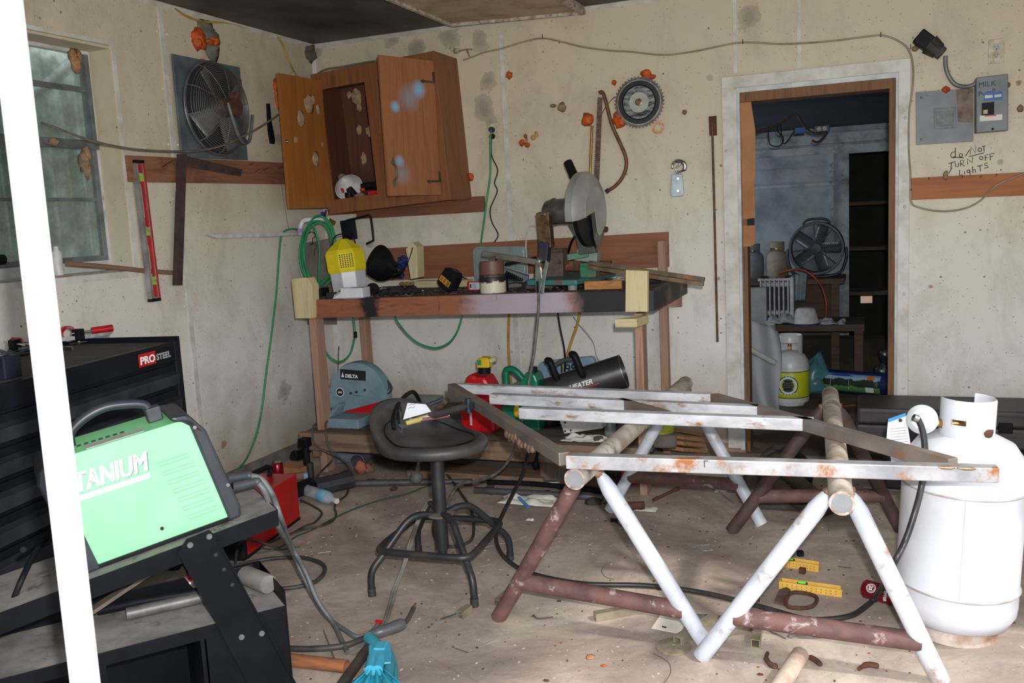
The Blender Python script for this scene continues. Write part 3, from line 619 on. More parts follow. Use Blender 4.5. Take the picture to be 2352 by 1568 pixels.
# which side of each door faces the camera
sl = 1 if (fl_.inverted() @ CP).z > 0 else -1; sr = 1 if (fr_.inverted() @ CP).z > 0 else -1
b = B(fl_); b.cyl((wl_*.955, hl_*.5, sl*.008), (wl_*.955, hl_*.5, sl*.014), .011, n=14); b.ball((wl_*.955, hl_*.5, sl*.016), .006, 10); b.build('knob_screw', CHR, dl_)
PATM = mat('mud_spots', (176, 152, 120), (150, 122, 90), 40, .95, bmp=.5)
for x, y, rx, ry in ((.36, .8, .045, .055), (.24, .84, .02, .03), (.58, .68, .033, .045), (.72, .52, .018, .018), (.3, .38, .03, .04), (.1, .5, .008, .014), (.14, .77, .02, .03)): b = B(fl_); b.ball((wl_*x, hl_*y, sl*.009), (rx, ry, .003), 12, jit=.5, seed=int(x*99)); b.build('mud_spot', PATM, dl_)
HNG = mat('aged_iron', (92, 84, 74), (64, 58, 52), 20, .6, .5)
for zz in (.1, .84):
    b = B(fr_); z0 = hr_*zz; b.box((.0, z0-.004, sr*.009), (.085, z0+.008, sr*.012)); b.box((.0, z0-.004, sr*.009), (.014, z0+.06, sr*.0125)); b.prism([(.085, z0-.01), (.11, z0+.002), (.085, z0+.014)], sr*.009, sr*.012); b.build('hinge', HNG, dr_)
b = B(fr_); hz = hr_*.17
b.tube([(wr_*.88, hz-.045, sr*.012), (wr_*.88, hz-.03, sr*.03), (wr_*.88, hz, sr*.036), (wr_*.88, hz+.03, sr*.03), (wr_*.88, hz+.045, sr*.012)], .006, 8, sub=4)
for sg in (-1, 1): b.prism([(wr_*.88-.014, hz+sg*.05), (wr_*.88, hz+sg*.085), (wr_*.88+.014, hz+sg*.05), (wr_*.88, hz+sg*.038)], sr*.009, sr*.014)
b.build('door_handle', mat('verdigris', (96, 124, 118), (120, 96, 70), 30, .5, .5), dr_)
# soft pale blue spots mixed into the right door's colour
def blue_spots(mt, spots):
    t = mt.node_tree; bs = t.nodes['Principled BSDF']; src = bs.inputs['Base Color'].links[0].from_socket; co = coords(t); last = None; out = src
    for p, r, a in spots:
        vm = nd(t, 'ShaderNodeVectorMath', operation='DISTANCE'); t.links.new(co, vm.inputs[0]); vm.inputs[1].default_value = p
        f = ramp(t, vm.outputs['Value'], [(r*.25, (a, a, a)), (r, (0, 0, 0))]); out = mixc(t, f.outputs[0], out, s2l((128, 182, 214)))
    t.links.new(out, bs.inputs['Base Color'])
def dpt(px, py):
    n = (fr_.to_3x3() @ V((0, 0, 1))); return tuple(PL(px, py, fr_ @ V((0, 0, sr*.009)), n)-CO)
blue_spots(RD, [(dpt(962, 205), .06, .95), (dpt(908, 245), .04, .95), (dpt(918, 370), .04, .8), (dpt(940, 225), .09, .35), (dpt(925, 400), .07, .3)])
# dauber nests inside
for x, z, rx, rz in ((.13, .72, .04, .05), (.08, .74, .02, .02), (.19, .5, .025, .035), (.12, .52, .02, .03), (.13, .34, .022, .035), (.14, .66, .02, .03)): b = B(CF); b.ball((x, CDP-.03, z), (rx, .005, rz), 12, jit=.5, seed=int(z*77)); b.build('mud_spot', PATM, r0)
b = B(CF); b.tube([(-.0, -.01, CHT-.02), (.1, -.02, CHT+.012), (.22, -.02, CHT+.01), (.34, -.01, CHT+.012), (.45, .0, CHT+.01)], .005, 6, sub=4); one(b, 'grey_cable', mat('old_cable', (1, 1, 1)), 'piece of grey cable lying along the top edge of the cabinet', 'cable')
b = B(CF); b.box((-.03, .16, CHT), (.14, .2, CHT+.035)); one(b, 'wood_block', wood('dark_block', (104, 66, 46), (74, 44, 34), 0), 'dark wood block on top of the cabinet left end', 'block')
# contents
SHZ = .0755
r1 = thing('clamp_lamp', 'white cone lamp shade lying in the left side of the cabinet', 'lamp', CF @ V((.1, .1, SHZ)))
a0 = CF @ V((.055, .1, SHZ+.15)); a1 = CF @ V((.14, .03, SHZ+.075))
b = B(); b.lathe2(a0, a1, [(.024, 0), (.026, .05), (.04, .4), (.07, .8), (.088, 1), (.084, .99), (.036, .4), (.0, .1)], 28); b.build('lamp_shade', WHP, r1)
b = B(); b.cyl(a1+V((-.0, .0, -.005)), CF @ V((.15, .06, SHZ+.02)), .02, .03); b.build('lamp_socket', BLK, r1)
b = B(CF); b.ball((.07, .06, SHZ+.06), (.014, .014, .02)); b.build('switch', RED, r1)
r1 = thing('cordless_tool', 'black and red cordless tool lying on the cabinet floor', 'power tool', CF @ V((.28, .12, SHZ)))
b = B(CF); b.cyl((.19, .1, SHZ+.075), (.33, .12, SHZ+.075), .022); b.cyl((.33, .12, SHZ+.08), (.36, .12, SHZ+.08), .034); b.tube([(.3, .11, SHZ+.06), (.28, .1, SHZ+.01)], .018, 10); b.build('tool_body', BLK, r1)
b = B(CF); b.ball((.2, .085, SHZ+.055), (.018, .012, .012)); b.build('tool_trigger', mat('tool_orange', (214, 60, 20)), r1)
b = B(CF); b.box((.27, .02, SHZ), (.37, .06, SHZ+.035)); one(b, 'red_package', RED, 'small red package in front of the black tool in the cabinet', 'package', .003)
b = B(CF); b.ball((.2, .05, SHZ+.015), (.035, .03, .02), jit=.4); one(b, 'stone', MUD, 'grey lump on the cabinet floor beside the lamp', 'lump')
b = B(CF); b.cyl((.135, .03, SHZ+.0), (.135, .03, SHZ+.045), .026); one(b, 'black_cup', BLK, 'short black cup on the cabinet floor under the lamp shade', 'cup')
# board under the cabinet
BRD = wood('red_brown_board', (130, 76, 50), (96, 56, 40), 0, 5, .7, c3=(90, 56, 44), lo3=.6, hi3=.72)
b = B(); poly(b, Wp([(822, 503), (1116, 486), (1114, 450), (822, 466)], .0), (0, -.022, 0)); one(b, 'wall_board', BRD, 'red brown board on the back wall under the cabinet', 'board', .002)
b = B(); BR = lambda pts, a, c: poly(b, Wp(pts, a), (0, -c, 0))
BR([(790, 507), (816, 503), (822, 548), (797, 552)], .06, .05); b.tube(Wp([(797, 506), (825, 500), (848, 494), (852, 500), (856, 530), (858, 552), (842, 560)], .11), .008, 6)
one(b, 'metal_bracket', BLKM, 'black metal bracket hanging behind the yellow sprayer', 'bracket', .002)
# ================================================================ BACK WALL
def outlet(px, py, label, plugs):
    r = thing('wall_outlet', label, 'outlet', Wl(px, py, 0)); f = BF(px, py)
    b = B(f); b.box((-.035, -.058, 0), (.035, .058, .006)); b.build('cover_plate', mat('outlet_cream', (206, 200, 178), (170, 156, 124), 30, .5), r, .002)
    for s in (-1, 1):
        b = B(f); b.lathe([(0, .009), (.0165, .009), (.0165, .005)], 20, T(0, s*.0195, 0)); so = b.build('socket', mat('socket_grey', (186, 182, 164), (150, 146, 128), 30, .5), r)
        b = B(f)
        for dx in (-.006, .006): b.box((dx-.001, s*.0195-.002, .009), (dx+.001, s*.0195+.006, .0094))
        b.cyl((0, s*.0195-.008, .009), (0, s*.0195-.008, .0094), .0024, n=8); b.build('slot', INK, so)
    return r, f
outlet(2288, 118, 'empty cream double outlet near the top right of the back wall', 0)
outlet(1133, 306, 'cream double outlet with two plugs right of the cabinet', 1)
f = BF(1133, 306)
PLG = mat('plug_dark', (50, 62, 74), (34, 40, 46), 20, .5)
r0 = thing('green_cord', 'green extension cord plugged into the upper socket and hanging to the bench', 'cord', Wl(1133, 299, .02))
b = B(f); b.cyl((0, .0195, .009), (0, .0195, .035), .0165); b.build('plug', PLG, r0)
b = B(); b.tube([f @ V((0, .0195, .03))]+Wp([(1128, 305), (1126, 330), (1126, 400), (1118, 460), (1110, 520), (1104, 560), (1100, 590)], .03), .0062, 8, sub=5); b.build('cable', GRN, r0)
r0 = thing('black_cord', 'black power cord plugged into the lower socket and curling down to the bench', 'cord', Wl(1133, 313, .02))
b = B(f); b.cyl((0, -.0195, .009), (0, -.0195, .03), .0155); b.build('plug', BLK, r0)
b = B(); b.tube([f @ V((0, -.0195, .025))]+Wp([(1128, 330), (1130, 360), (1143, 390), (1136, 420), (1142, 440), (1126, 480), (1130, 510), (1144, 540), (1130, 565), (1124, 600)], .02), .0036, 6, sub=6); b.build('cable', BLK, r0)
# cable over the whole wall
cord('grey_cable', Wp([(1064, 138), (1085, 131), (1110, 121), (1150, 112), (1200, 97), (1245, 88), (1290, 96), (1340, 108), (1400, 116), (1450, 119), (1525, 126), (1600, 117), (1700, 98), (1800, 101), (1900, 95), (1990, 84), (2025, 81), (2060, 92), (2086, 113), (2097, 150), (2096, 200), (2088, 260), (2087, 340), (2091, 400), (2092, 460), (2110, 476), (2160, 485), (2210, 480), (2250, 462), (2290, 425), (2352, 398), (2400, 380)], .022), .0045, mat('clear_cable', (158, 150, 130), (128, 118, 98), 8, .5), 'long grey cable strung across the back wall above the door')
for i, (x, y) in enumerate(((1249, 88), (1707, 100), (2022, 84), (2090, 112), (1077, 122))):
    p = Wl(x, y, 0); b = B(); b.tube([p, p+V((.003, -.03, -.004)), p+V((.002, -.034, .018))], .002, 6); one(b, 'nail', RUST, ('bent rusty nail at the crest of the grey cable right of the cabinet', 'bent rusty nail on the grey cable above the left door corner', 'bent rusty nail on the grey cable above the right door corner', 'bent rusty nail where the grey cable turns down beside the door', 'bent rusty nail beside the white nest at the cabinet')[i], 'nail')
# saw blade with label disc
f = BF(1470, 236); r0 = thing('saw_blade', 'round toothed saw blade hung on the back wall', 'saw blade', Wl(1470, 236, 0)); N = 44; pl = []
for k in range(N):
    a = 2*PI*k/N; pl += [(.146*math.cos(a), .146*math.sin(a)), (.137*math.cos(a+.03), .137*math.sin(a+.03)), (.135*math.cos(a+.08), .135*math.sin(a+.08))]
b = B(f); b.prism(pl, .02, .0225); b.build('blade', mat('blade_steel', (132, 116, 112), (96, 78, 74), 20, .4, .6, c3=(120, 60, 50), lo3=.6, hi3=.7), r0)
b = B(f); b.lathe([(.128, .0226), (.126, .026), (.120, .026), (0, .024)], 48); b.build('rim', mat('blade_bright', (190, 188, 186), (150, 146, 142), 20, .3, .7), r0)
m, t, bb = nt('worn_label'); co = coords(t, loc=(0, 0, 0)); n = noise_t(t, coords(t, (.4, 1, 2)), 26, 7, .75); r = ramp(t, n, [(.42, s2l((22, 24, 28))), (.58, s2l((150, 156, 156)))]); t.links.new(r.outputs[0], bb.inputs['Base Color'])
b = B(f); b.lathe([(.115, .0262), (.085, .0272), (.085, .0272)], 40); b.lathe([(.119, .0262), (.119, .0268), (.084, .0268)], 40); b.build('label_ring', mat('black_ring', (24, 26, 30), (36, 38, 42), 10, .45), r0)
b = B(f); b.lathe([(.09, .0266), (.09, .0278), (.05, .0278)], 40); b.build('worn_print', m, r0)
b = B(f); b.lathe([(.056, .027), (.056, .0284), (0, .0284)], 40); b.build('label_disc', mat('label_grey', (178, 182, 168), (158, 160, 148), 30, .6), r0)
b = B(f); b.lathe([(.02, .028), (.02, .034), (.012, .036), (.012, .046), (0, .046)], 20); b.build('centre_bolt', mat('bolt_brown', (130, 112, 90), (96, 80, 64), 30, .4, .6), r0)
b = B(BF(1511, 293)); b.lathe([(.037, 0), (.037, .004), (.018, .004), (.018, 0), (.037, 0)], 30); one(b, 'washer', mat('rusty_washer', (196, 130, 80), (212, 190, 160), 30, .7), 'big rusty washer below the saw blade', 'washer')
# bow saw and strap
r0 = thing('bow_saw', 'rusty bow saw hanging with its teeth to the left on the back wall', 'bow saw', Wl(1395, 330, 0))
b = B(); b.tube(Wp([(1376, 214), (1384, 212), (1392, 235), (1405, 285), (1425, 330), (1437, 360), (1438, 385), (1428, 410), (1412, 428), (1396, 438)], .03), .0105, 10, sub=4); b.build('bow', mat('bow_brass', (128, 88, 56), (98, 66, 46), 20, .5, .4), r0)
pts = Wp([(1374, 225), (1364, 440)], .035); b = B(); d_ = pts[1]-pts[0]; n_ = 46; ol = [pts[0]+V((.026, 0, 0)), pts[1]+V((.03, 0, 0))]
for k in range(n_, -1, -1): ol += [pts[0]+d_*(k/n_)+V((.0, 0, 0)), pts[0]+d_*((k-.5)/n_)+V((-.006, 0, 0))]
poly(b, ol, (0, -.0018, 0)); b.build('blade', mat('saw_teeth_steel', (92, 64, 54), (120, 104, 96), 30, .6, .4), r0)
b = B(); b.tube(Wp([(1398, 436), (1392, 441)], .03), .013, 10); b.build('tip', mat('blue_tip', (44, 48, 74)), r0)
cord('brass_tube', Wp([(1360, 288), (1358, 330), (1354, 440)], .015), .008, mat('brass_tube_mat', (170, 130, 70), (120, 84, 50), 12, .4, .7), 'thin brass coloured tube hanging left of the bow saw', 1, 'tube')
cord('thin_wire', Wp([(1412, 222), (1395, 240), (1382, 262), (1372, 290)], .02), .002, BLK, 'thin black wire from the saw blade behind the bow saw')
# pulley hook
r0 = thing('pulley_block', 'pale blue pulley block with a steel hook hanging left of the long rod', 'pulley', Wl(1555, 410, 0)); q = lambda x, y, o=.02: Y(x, y, -o)
b = B(); b.tube([q(1556, 398), q(1552, 388), q(1561, 378), q(1563, 370)], .006, 8, sub=3); b.tube([q(1556, 396), q(1571, 390), q(1573, 378), q(1565, 371), q(1553, 370), q(1545, 378), q(1544, 388)], [.006, .012, .013, .011, .009, .007, .003], 10, sub=4); b.build('hook', CHR, r0)
b = B(); poly(b, Wp([(1544, 400), (1568, 399), (1572, 445), (1568, 451), (1545, 452), (1541, 447)], .008), (0, -.02, 0)); b.build('side_plate', mat('pulley_blue', (190, 204, 210), (164, 178, 186), 20, .4, .3), r0, .004)
b = B()
for x, y in ((1557, 410), (1557, 438)): b.cyl(q(x, y, .027), q(x, y, .034), .006, n=12)
b.build('rivet', STL, r0)
# long rod
r0 = thing('long_rod', 'long thin rusty rod with a square plate on top left of the door', 'rod', Wl(1641, 500, 0))
b = B(); b.tube(Wp([(1636, 290), (1640, 450), (1648, 785)], .015), .0065, 8); b.build('rod', mat('rod_brown', (112, 88, 66), (80, 60, 48), 20, .7, .3), r0)
b = B(); poly(b, Wp([(1628, 268), (1646, 266), (1647, 311), (1630, 312)], .012), (0, -.008, 0)); b.build('plate', RUST, r0, .001)
# flat panel and breaker box
EGR = mat('electrical_grey', (112, 120, 124), (96, 104, 108), 9, .45, c3=(92, 70, 60), lo3=.62, hi3=.68, sc3=12)
r0 = thing('flat_cover_panel', 'flat grey steel cover panel beside the breaker box', 'panel', Wl(2170, 270, 0))
b = B(); poly(b, Wp([(2104, 333), (2235, 325), (2236, 203), (2103, 212)], .002), (0, -.012, 0)); b.build('cover', EGR, r0, .001)
b = B(); poly(b, Wp([(2146, 297), (2196, 294), (2196, 246), (2144, 249)], .014), (0, -.003, 0)); poly(b, Wp([(2152, 290), (2190, 288), (2188, 254), (2150, 258)], .016), (0, -.003, 0)); b.build('raised_square', mat('worn_grey', (122, 128, 130), (98, 102, 104), 40, .5, bmp=.5), r0, .002)
b = B(); poly(b, Wp([(2196, 206), (2235, 203), (2235, 282), (2200, 280)], .0145), (0, -.001, 0)); b.build('rust_area', mat('rust_grey', (132, 118, 108), (104, 78, 66), 22, .7), r0)
b = B()
for x, y in ((2116, 224), (2116, 320), (2223, 215)): b.ball(Wl(x, y, .015), .006, 8)
b.build('screw', CHR, r0)
r0 = thing('breaker_box', 'grey breaker box with marker writing on the right of the back wall', 'breaker box', Wl(2279, 235, 0)); DB = .085
b = B(); c_ = Wp([(2242, 305), (2316, 299), (2316, 169), (2242, 178)], DB); b.hexa([c_[0], c_[1], V((c_[1].x, 0, c_[1].z)), V((c_[0].x, 0, c_[0].z)), c_[3], c_[2], V((c_[2].x, 0, c_[2].z)), V((c_[3].x, 0, c_[3].z))]); b.build('box', EGR, r0, .004)
def lab(pts, m, nm, off, th=.001, lb=None): k = B(); poly(k, Wp(pts, off), (0, -th, 0)); return k.build(nm, m, r0, label=lb)
lab([(2259, 232), (2302, 228), (2302, 209), (2260, 213)], mat('blue_label', (40, 100, 180), (36, 86, 160), 9, .5), 'blue_label', DB)
lab([(2262, 226), (2280, 224), (2280, 218), (2262, 219)], mat('pale_label', (214, 212, 196)), 'label_field', DB+.0011); lab([(2284, 224), (2300, 222), (2300, 216), (2284, 218)], mat('pale_label', (1, 1, 1)), 'label_field', DB+.0011)
lab([(2255, 265), (2283, 263), (2283, 234), (2255, 237)], BLK, 'breaker_switch', DB, .008); lab([(2258, 262), (2268, 261), (2268, 252), (2258, 253)], mat('switch_tan', (190, 176, 140)), 'switch_lever', DB+.008, .01)
lab([(2250, 279), (2302, 275), (2302, 262), (2250, 266)], PAPER, 'warning_label', DB); lab([(2262, 268), (2288, 266), (2288, 263), (2262, 265)], RED, 'red_print', DB+.0011)
def wtxt(nm, s, px, py, size, off, m, parent, bold=0, rot=0, sx=1, shear=0): return text(nm, s, size, BF(px, py, off) @ Matrix.Rotation(rot, 4, 'Z'), m, parent, bold, .0003, shear, sx=sx)
PEN = mat('marker_grey', (64, 68, 72), (44, 46, 50), 20, .7)
wtxt('handwriting', 'MILK', 2247, 201, .036, DB+.0006, PEN, r0, 0, .02); wtxt('handwriting', 'PumP', 2247, 222, .034, DB+.0006, PEN, r0, 0, .12)
b = B(); b.ball(Wl(2280, 296, DB), .006, 8); b.build('screw', INK, r0)
# writing on the wall
S6 = lambda x, y: Y(1640+x/3.136, 60+y/3.136, -.0015)
LN = [[(1738, 875), (1738, 945)], [(1738, 905), (1715, 908), (1703, 930), (1715, 948), (1738, 935)], circ(1778, 930, 12), [(1710, 948), (1765, 945), (1800, 950)], [(1812, 935), (1842, 888)],
      [(1845, 925), (1850, 870), (1885, 915), (1885, 868)], circ(1915, 890, 13), [(1930, 868), (1955, 862)], [(1943, 866), (1945, 905)], [(1835, 940), (1945, 912)],
      [(1688, 990), (1740, 975)], [(1712, 984), (1705, 1025)], [(1738, 985), (1740, 1010), (1758, 1012), (1762, 985)], [(1775, 1010), (1775, 965), (1800, 970), (1795, 985), (1778, 990), (1805, 1008)],
      [(1828, 996), (1824, 955), (1862, 984), (1862, 942)], circ(1925, 950, 12), [(1955, 970), (1952, 930), (1975, 925)], [(1953, 948), (1972, 945)],
      [(1990, 965), (1988, 920), (2020, 915)], [(1988, 940), (2010, 937)], [(1770, 1035), (1768, 1075), (1790, 1070)], [(1805, 1045), (1807, 1068)], circ(1832, 1045, 10), [(1843, 1035), (1845, 1075), (1830, 1085)],
      [(1862, 1010), (1865, 1058)], [(1865, 1038), (1880, 1030), (1885, 1055)], [(1895, 1010), (1935, 1000)], [(1915, 1005), (1920, 1045)], [(1972, 985), (1950, 990), (1950, 1002), (1972, 1005), (1975, 1018), (1948, 1022)], [(1715, 1020), (1690, 1060)]]
o = strokes('wall_writing', LN, S6, .0019, INK); o['label'] = 'handwritten note do NOT TURN OFF LIGHTS below the grey panel'; o['category'] = 'writing'
# black plug and conduit
r0 = thing('power_receptacle', 'big black angled plug and socket at the top right of the door', 'socket', Wl(2135, 100, 0))
c1, c2 = Wl(2108, 82, .045), Wl(2156, 118, .045); b = B(); b.beam(c1, c1.lerp(c2, .62), .075, .07, (0, -1, 0)); b.build('socket_body', BLK, r0, .006)
b = B(); b.cyl(c1.lerp(c2, .55), c1.lerp(c2, 1.0), .052, .04, n=10); b.beam(c1.lerp(c2, .9), c1.lerp(c2, 1.18), .06, .05, (0, -1, 0)); b.build('plug_head', RUB, r0, .004)
b = B(); b.tube(Wp([(2172, 128), (2172, 150), (2178, 172), (2192, 192), (2212, 199), (2230, 197), (2246, 188)], .04), .0105, 10, sub=5); b.build('conduit', mat('flex_conduit', (1, 1, 1)), r0)
# orange board
OB = wood('orange_board', (176, 104, 58), (140, 80, 48), 0, 3, .7, c3=(150, 140, 130), lo3=.7, hi3=.76)
r0 = thing('wall_board', 'orange brown board with nails under the handwriting', 'board', Wl(2220, 430, 0))
b = B(); poly(b, Wp([(2094, 459), (2420, 446), (2418, 392), (2093, 409)], 0), (0, -.02, 0)); b.build('plank', OB, r0, .002)
for x, y in ((2133, 412), (2210, 408), (2252, 408), (2092, 438), (2288, 404)):
    p = Wl(x, y, .018); b = B(); b.tube([p, p+V((.0, -.03, .01))], .002, 6); b.build('nail', RUST, r0)
b = B(); b.ball(Wl(2173, 402, .03), (.012, .008, .022), jit=.5); one(b, 'dust_tuft', MUD, 'dusty cobweb tuft hanging on the orange board', 'cobweb')
# ================================================================ DOORWAY AND STORE ROOM
CBM = mat('cardboard', (176, 126, 86), (158, 110, 74), 6, .85)
r0 = thing('cardboard_strip', 'torn folded cardboard hanging down the left side of the doorway', 'cardboard', Y(1715, 400, -.02))
b = B(); yo = .028
poly(b, [Y(x, y, yo) for x, y in [(1696, 200), (1723, 200), (1725, 232), (1729, 260), (1735, 300), (1735, 400), (1733, 420), (1735, 500), (1706, 504), (1702, 400), (1700, 300)]], (0, -.004, 0)); b.build('front_face', CBM, r0)
b = B(); poly(b, [Y(x, y, yo) for x, y in [(1705, 518), (1735, 517), (1734, 560), (1724, 566), (1704, 566)]], (0, -.004, 0)); b.build('lower_flap', CBM, r0)
b = B(); poly(b, [Y(x, y, yo-.006) for x, y in [(1687, 200), (1698, 200), (1702, 300), (1706, 500), (1707, 566), (1700, 560), (1693, 530), (1690, 400), (1687, 300)]], (0, -.004, 0)); b.build('side_fold', mat('cardboard_dark', (146, 100, 66), (126, 84, 56), 6, .85), r0)
b = B(); poly(b, [Y(x, y, yo-.003) for x, y in [(1702, 219), (1722, 214), (1722, 226), (1706, 229)]], (0, -.004, 0)); poly(b, [Y(x, y, yo+.006) for x, y in [(1706, 503), (1733, 499), (1733, 519), (1706, 520)]], (0, -.002, 0)); b.build('tape', BLK, r0)
# low platform and things on it
DKW = wood('old_dark_wood', (92, 70, 54), (62, 46, 38), 0, 5, .8)
def bx(lo, hi): return B().box(lo, hi)
# rear shelf
r0 = thing('rear_shelf', 'dark wooden bench along the far store room wall under the tanks', 'bench', (2.4, 2.7, 0))
zs = Y(1760, 640, 2.62).z
b = bx((1.3, 2.45, zs-.04), (3.15, 2.98, zs)); b.build('bench_top', DKW, r0); b = bx((1.4, 2.85, 0), (3.1, 2.9, zs-.04)); b.build('back_panel', DKW, r0)
for x in (1.4, 3.08): b = bx((x-.03, 2.48, 0), (x+.03, 2.54, zs-.04)); b.build('leg', DKW, r0)
def small_tank(base, r, h, body, label, tilt=0, m_col=None, name='propane_tank', cat='gas tank', group=None):
    t0 = thing(name, label, cat, base, group); f = T(base)
    b = B(f); b.lathe([(0, .02), (r*.8, .02), (r*.96, r*.18), (r, r*.4), (r, h*.55), (r*.96, h*.63), (r*.8, h*.71), (r*.5, h*.76), (0, h*.78)], 32); b.build('body', body, t0)
    b = B(f); b.lathe([(r*.72, 0), (r*.76, 0), (r*.76, .03), (r*.72, .03), (r*.72, 0)], 28); b.build('foot_ring', body, t0)
    cr = r*.66; b = B(f); zc0, zc1 = h*.72, h
    b.lathe([(cr, zc0), (cr, zc1-.005), (cr-.004, zc1), (cr-.008, zc1-.005), (cr-.008, zc0), (cr, zc0)], 24, None, PI*.02, PI*.98)
    for a0, a1 in ((-.98*PI, -.80*PI), (-.2*PI, .02*PI)): b.lathe([(cr, zc0), (cr, zc1-.005), (cr-.004, zc1), (cr-.008, zc1-.005), (cr-.008, zc0), (cr, zc0)], 8, None, a0, a1)
    b.lathe([(cr, zc1-.05), (cr, zc1-.005), (cr-.004, zc1), (cr-.008, zc1-.005), (cr-.008, zc1-.05), (cr, zc1-.05)], 24, None, -.8*PI, -.2*PI); b.build('collar', m_col or body, t0)
    b = B(f); b.cyl((0, 0, h*.76), (0, 0, h*.88), .013, n=12); b.cyl((0, -.005, h*.82), (0, -.045, h*.82), .012, n=12); b.build('valve', BRASS, t0)
    b = B(f); b.lathe([(0, h*.88), (.038, h*.88), (.04, h*.9), (.03, h*.93), (0, h*.93)], 12); b.build('valve_wheel', mat('valve_dark', (70, 62, 56), (50, 44, 40), 12, .6), t0)
    return t0, f
OLDT = mat('old_tank_paint', (150, 140, 126), (120, 106, 92), 7, .7, c3=(100, 74, 58), lo3=.58, hi3=.68)
pz = Z(1796, 628, zs); small_tank(V((pz.x, 2.72, zs)), .092, .30, OLDT, 'tan grey gas tank beside the drum fan in the store room')
pz = Z(1745, 628, zs); small_tank(V((pz.x, 2.74, zs)), .09, .29, mat('blue_grey_tank', (120, 124, 132), (98, 100, 106), 7, .7), 'blue grey gas tank at the left on the far bench')
# drum fan
fc = Y(1875, 570, 2.55); Rf = .5*(Y(1938, 570, 2.55)-Y(1812, 570, 2.55)).length; ff = frame(fc, (1, 0, 0), (0, 0, 1))
r0 = thing('drum_fan', 'large dark drum fan on the far bench in the store room', 'fan', fc)
DFM = mat('fan_dark', (66, 72, 80), (48, 52, 58), 9, .5, .3); b = B(ff)
b.lathe([(Rf, -.16), (Rf*1.02, -.1), (Rf*.98, -.06), (Rf*1.02, .0), (Rf, .04), (Rf*.93, .04), (Rf*.93, -.16), (Rf, -.16)], 48); b.build('drum', DFM, r0)
b = B(ff)
for k in range(14): r = Rf*(.2+.72*k/13); b.tube([(r*math.cos(a*PI/24), r*math.sin(a*PI/24), .035) for a in range(48)], .0016, 4, True)
for k in range(8): a = k*PI/4+.1; b.tube([(Rf*.15*math.cos(a), Rf*.15*math.sin(a), .04), (Rf*.95*math.cos(a), Rf*.95*math.sin(a), .03)], .004, 5)
b.lathe([(0, .05), (Rf*.18, .045), (Rf*.18, .03)], 24); b.build('grille', DFM, r0)
for k in range(5):
    b = B(ff @ Matrix.Rotation(k*2*PI/5, 4, 'Z')); b.grid(lambda u, v: (Rf*(.15+.75*u), Rf*(-.2+.42*v), -.06+.05*v), 5, 3, .002); b.build('fan_blade', mat('blade_pale', (132, 138, 144), (104, 110, 114), 8, .4, .4), r0)
b = B(ff); b.tube([(-Rf*.5, Rf*.92, -.05), (-Rf*.3, Rf*1.1, -.05), (Rf*.3, Rf*1.1, -.05), (Rf*.5, Rf*.92, -.05)], .01, 8, sub=4); b.build('carry_handle', DFM, r0)
b = B(ff); b.tube([(-Rf*1.06, 0, -.05), (-Rf*1.06, -Rf*.5, -.05), (-Rf*.7, -Rf*1.04, -.05), (Rf*.7, -Rf*1.04, -.05), (Rf*1.06, -Rf*.5, -.05), (Rf*1.06, 0, -.05)], .012, 8, sub=4); b.build('stand', DFM, r0)
# oil radiator
c0 = Y(1748, 735, 2.25); c1 = Y(1826, 735, 2.25); zt_ = Y(1790, 635, 2.25).z; RADM = mat('radiator_white', (196, 196, 200), (168, 168, 172), 9, .4)
r0 = thing('oil_radiator', 'white finned oil radiator in the store room', 'radiator', V(((c0.x+c1.x)/2, 2.25, 0)))
for k in range(7):
    x = c0.x+(c1.x-c0.x)*(k+.3)/7.6; b = B(); b.box((x-.006, 2.16, c0.z+.03), (x+.006, 2.32, zt_-.02)); b.cyl((x, 2.24, zt_-.03), (x, 2.24, zt_-.012), .03, n=12); b.build('fin', RADM, r0, .004)
b = B(); b.box((c1.x-.03, 2.15, c0.z), (c1.x, 2.33, zt_)); b.build('control_panel', RADM, r0, .006)
b = B(); b.cyl((c0.x, 2.24, zt_-.06), (c1.x-.02, 2.24, zt_-.06), .022, n=12).cyl((c0.x, 2.24, c0.z+.06), (c1.x-.02, 2.24, c0.z+.06), .022, n=12); b.build('pipe', RADM, r0)
# low table with enamel bowl and bags
zt2 = Y(1850, 745, 1.95).z
r0 = thing('low_table', 'dark low table in the middle of the store room', 'table', (2.8, 2.0, 0))
b = bx((2.1, 1.94, zt2-.05), (3.3, 2.42, zt2)); b.build('table_top', DKW, r0)
for x in (2.14, 3.26):
    for y in (1.97, 2.38): b = bx((x-.03, y-.02, 0), (x+.03, y+.02, zt2-.05)); b.build('leg', DKW, r0)
r0 = thing('enamel_bowl', 'white enamel bowl tipped over with a blue rim', 'bowl', V((Z(1855, 735, zt2).x, 1.98, zt2)))
cb = V((Z(1855, 735, zt2).x, 1.98, zt2+.004)); b = B(T(cb)); b.lathe([(.105, 0), (.1, .01), (.07, .11), (.06, .118), (0, .12)], 28); b.build('bowl_wall', WHP, r0)
b = B(T(cb)); b.lathe([(.105, -.002), (.125, .0), (.125, .006), (.1, .008)], 28); b.build('rim', mat('enamel_blue', (30, 44, 130), (24, 36, 110), 9, .35), r0)
def rag(b, c, rx, ry, h, seed, n=18, thick=.002):
    def fn(u, v):
        x, y = (u-.5)*2, (v-.5)*2; q = noise.noise(V((x*1.8, y*1.8, seed))); q2 = noise.noise(V((x*4, y*4, seed+9)))
        return V(c)+V((x*rx*(1+.25*q2), y*ry*(1+.25*q), h*(.45+.9*q+.5*q2)*(1-.8*max(abs(x), abs(y))**4)+thick+.001 if True else 0))
    def fl(u, v): p = fn(u, v); p.z = max(p.z, c[2]+thick+.0005); return p
    return b.grid(fl, n, n, thick)
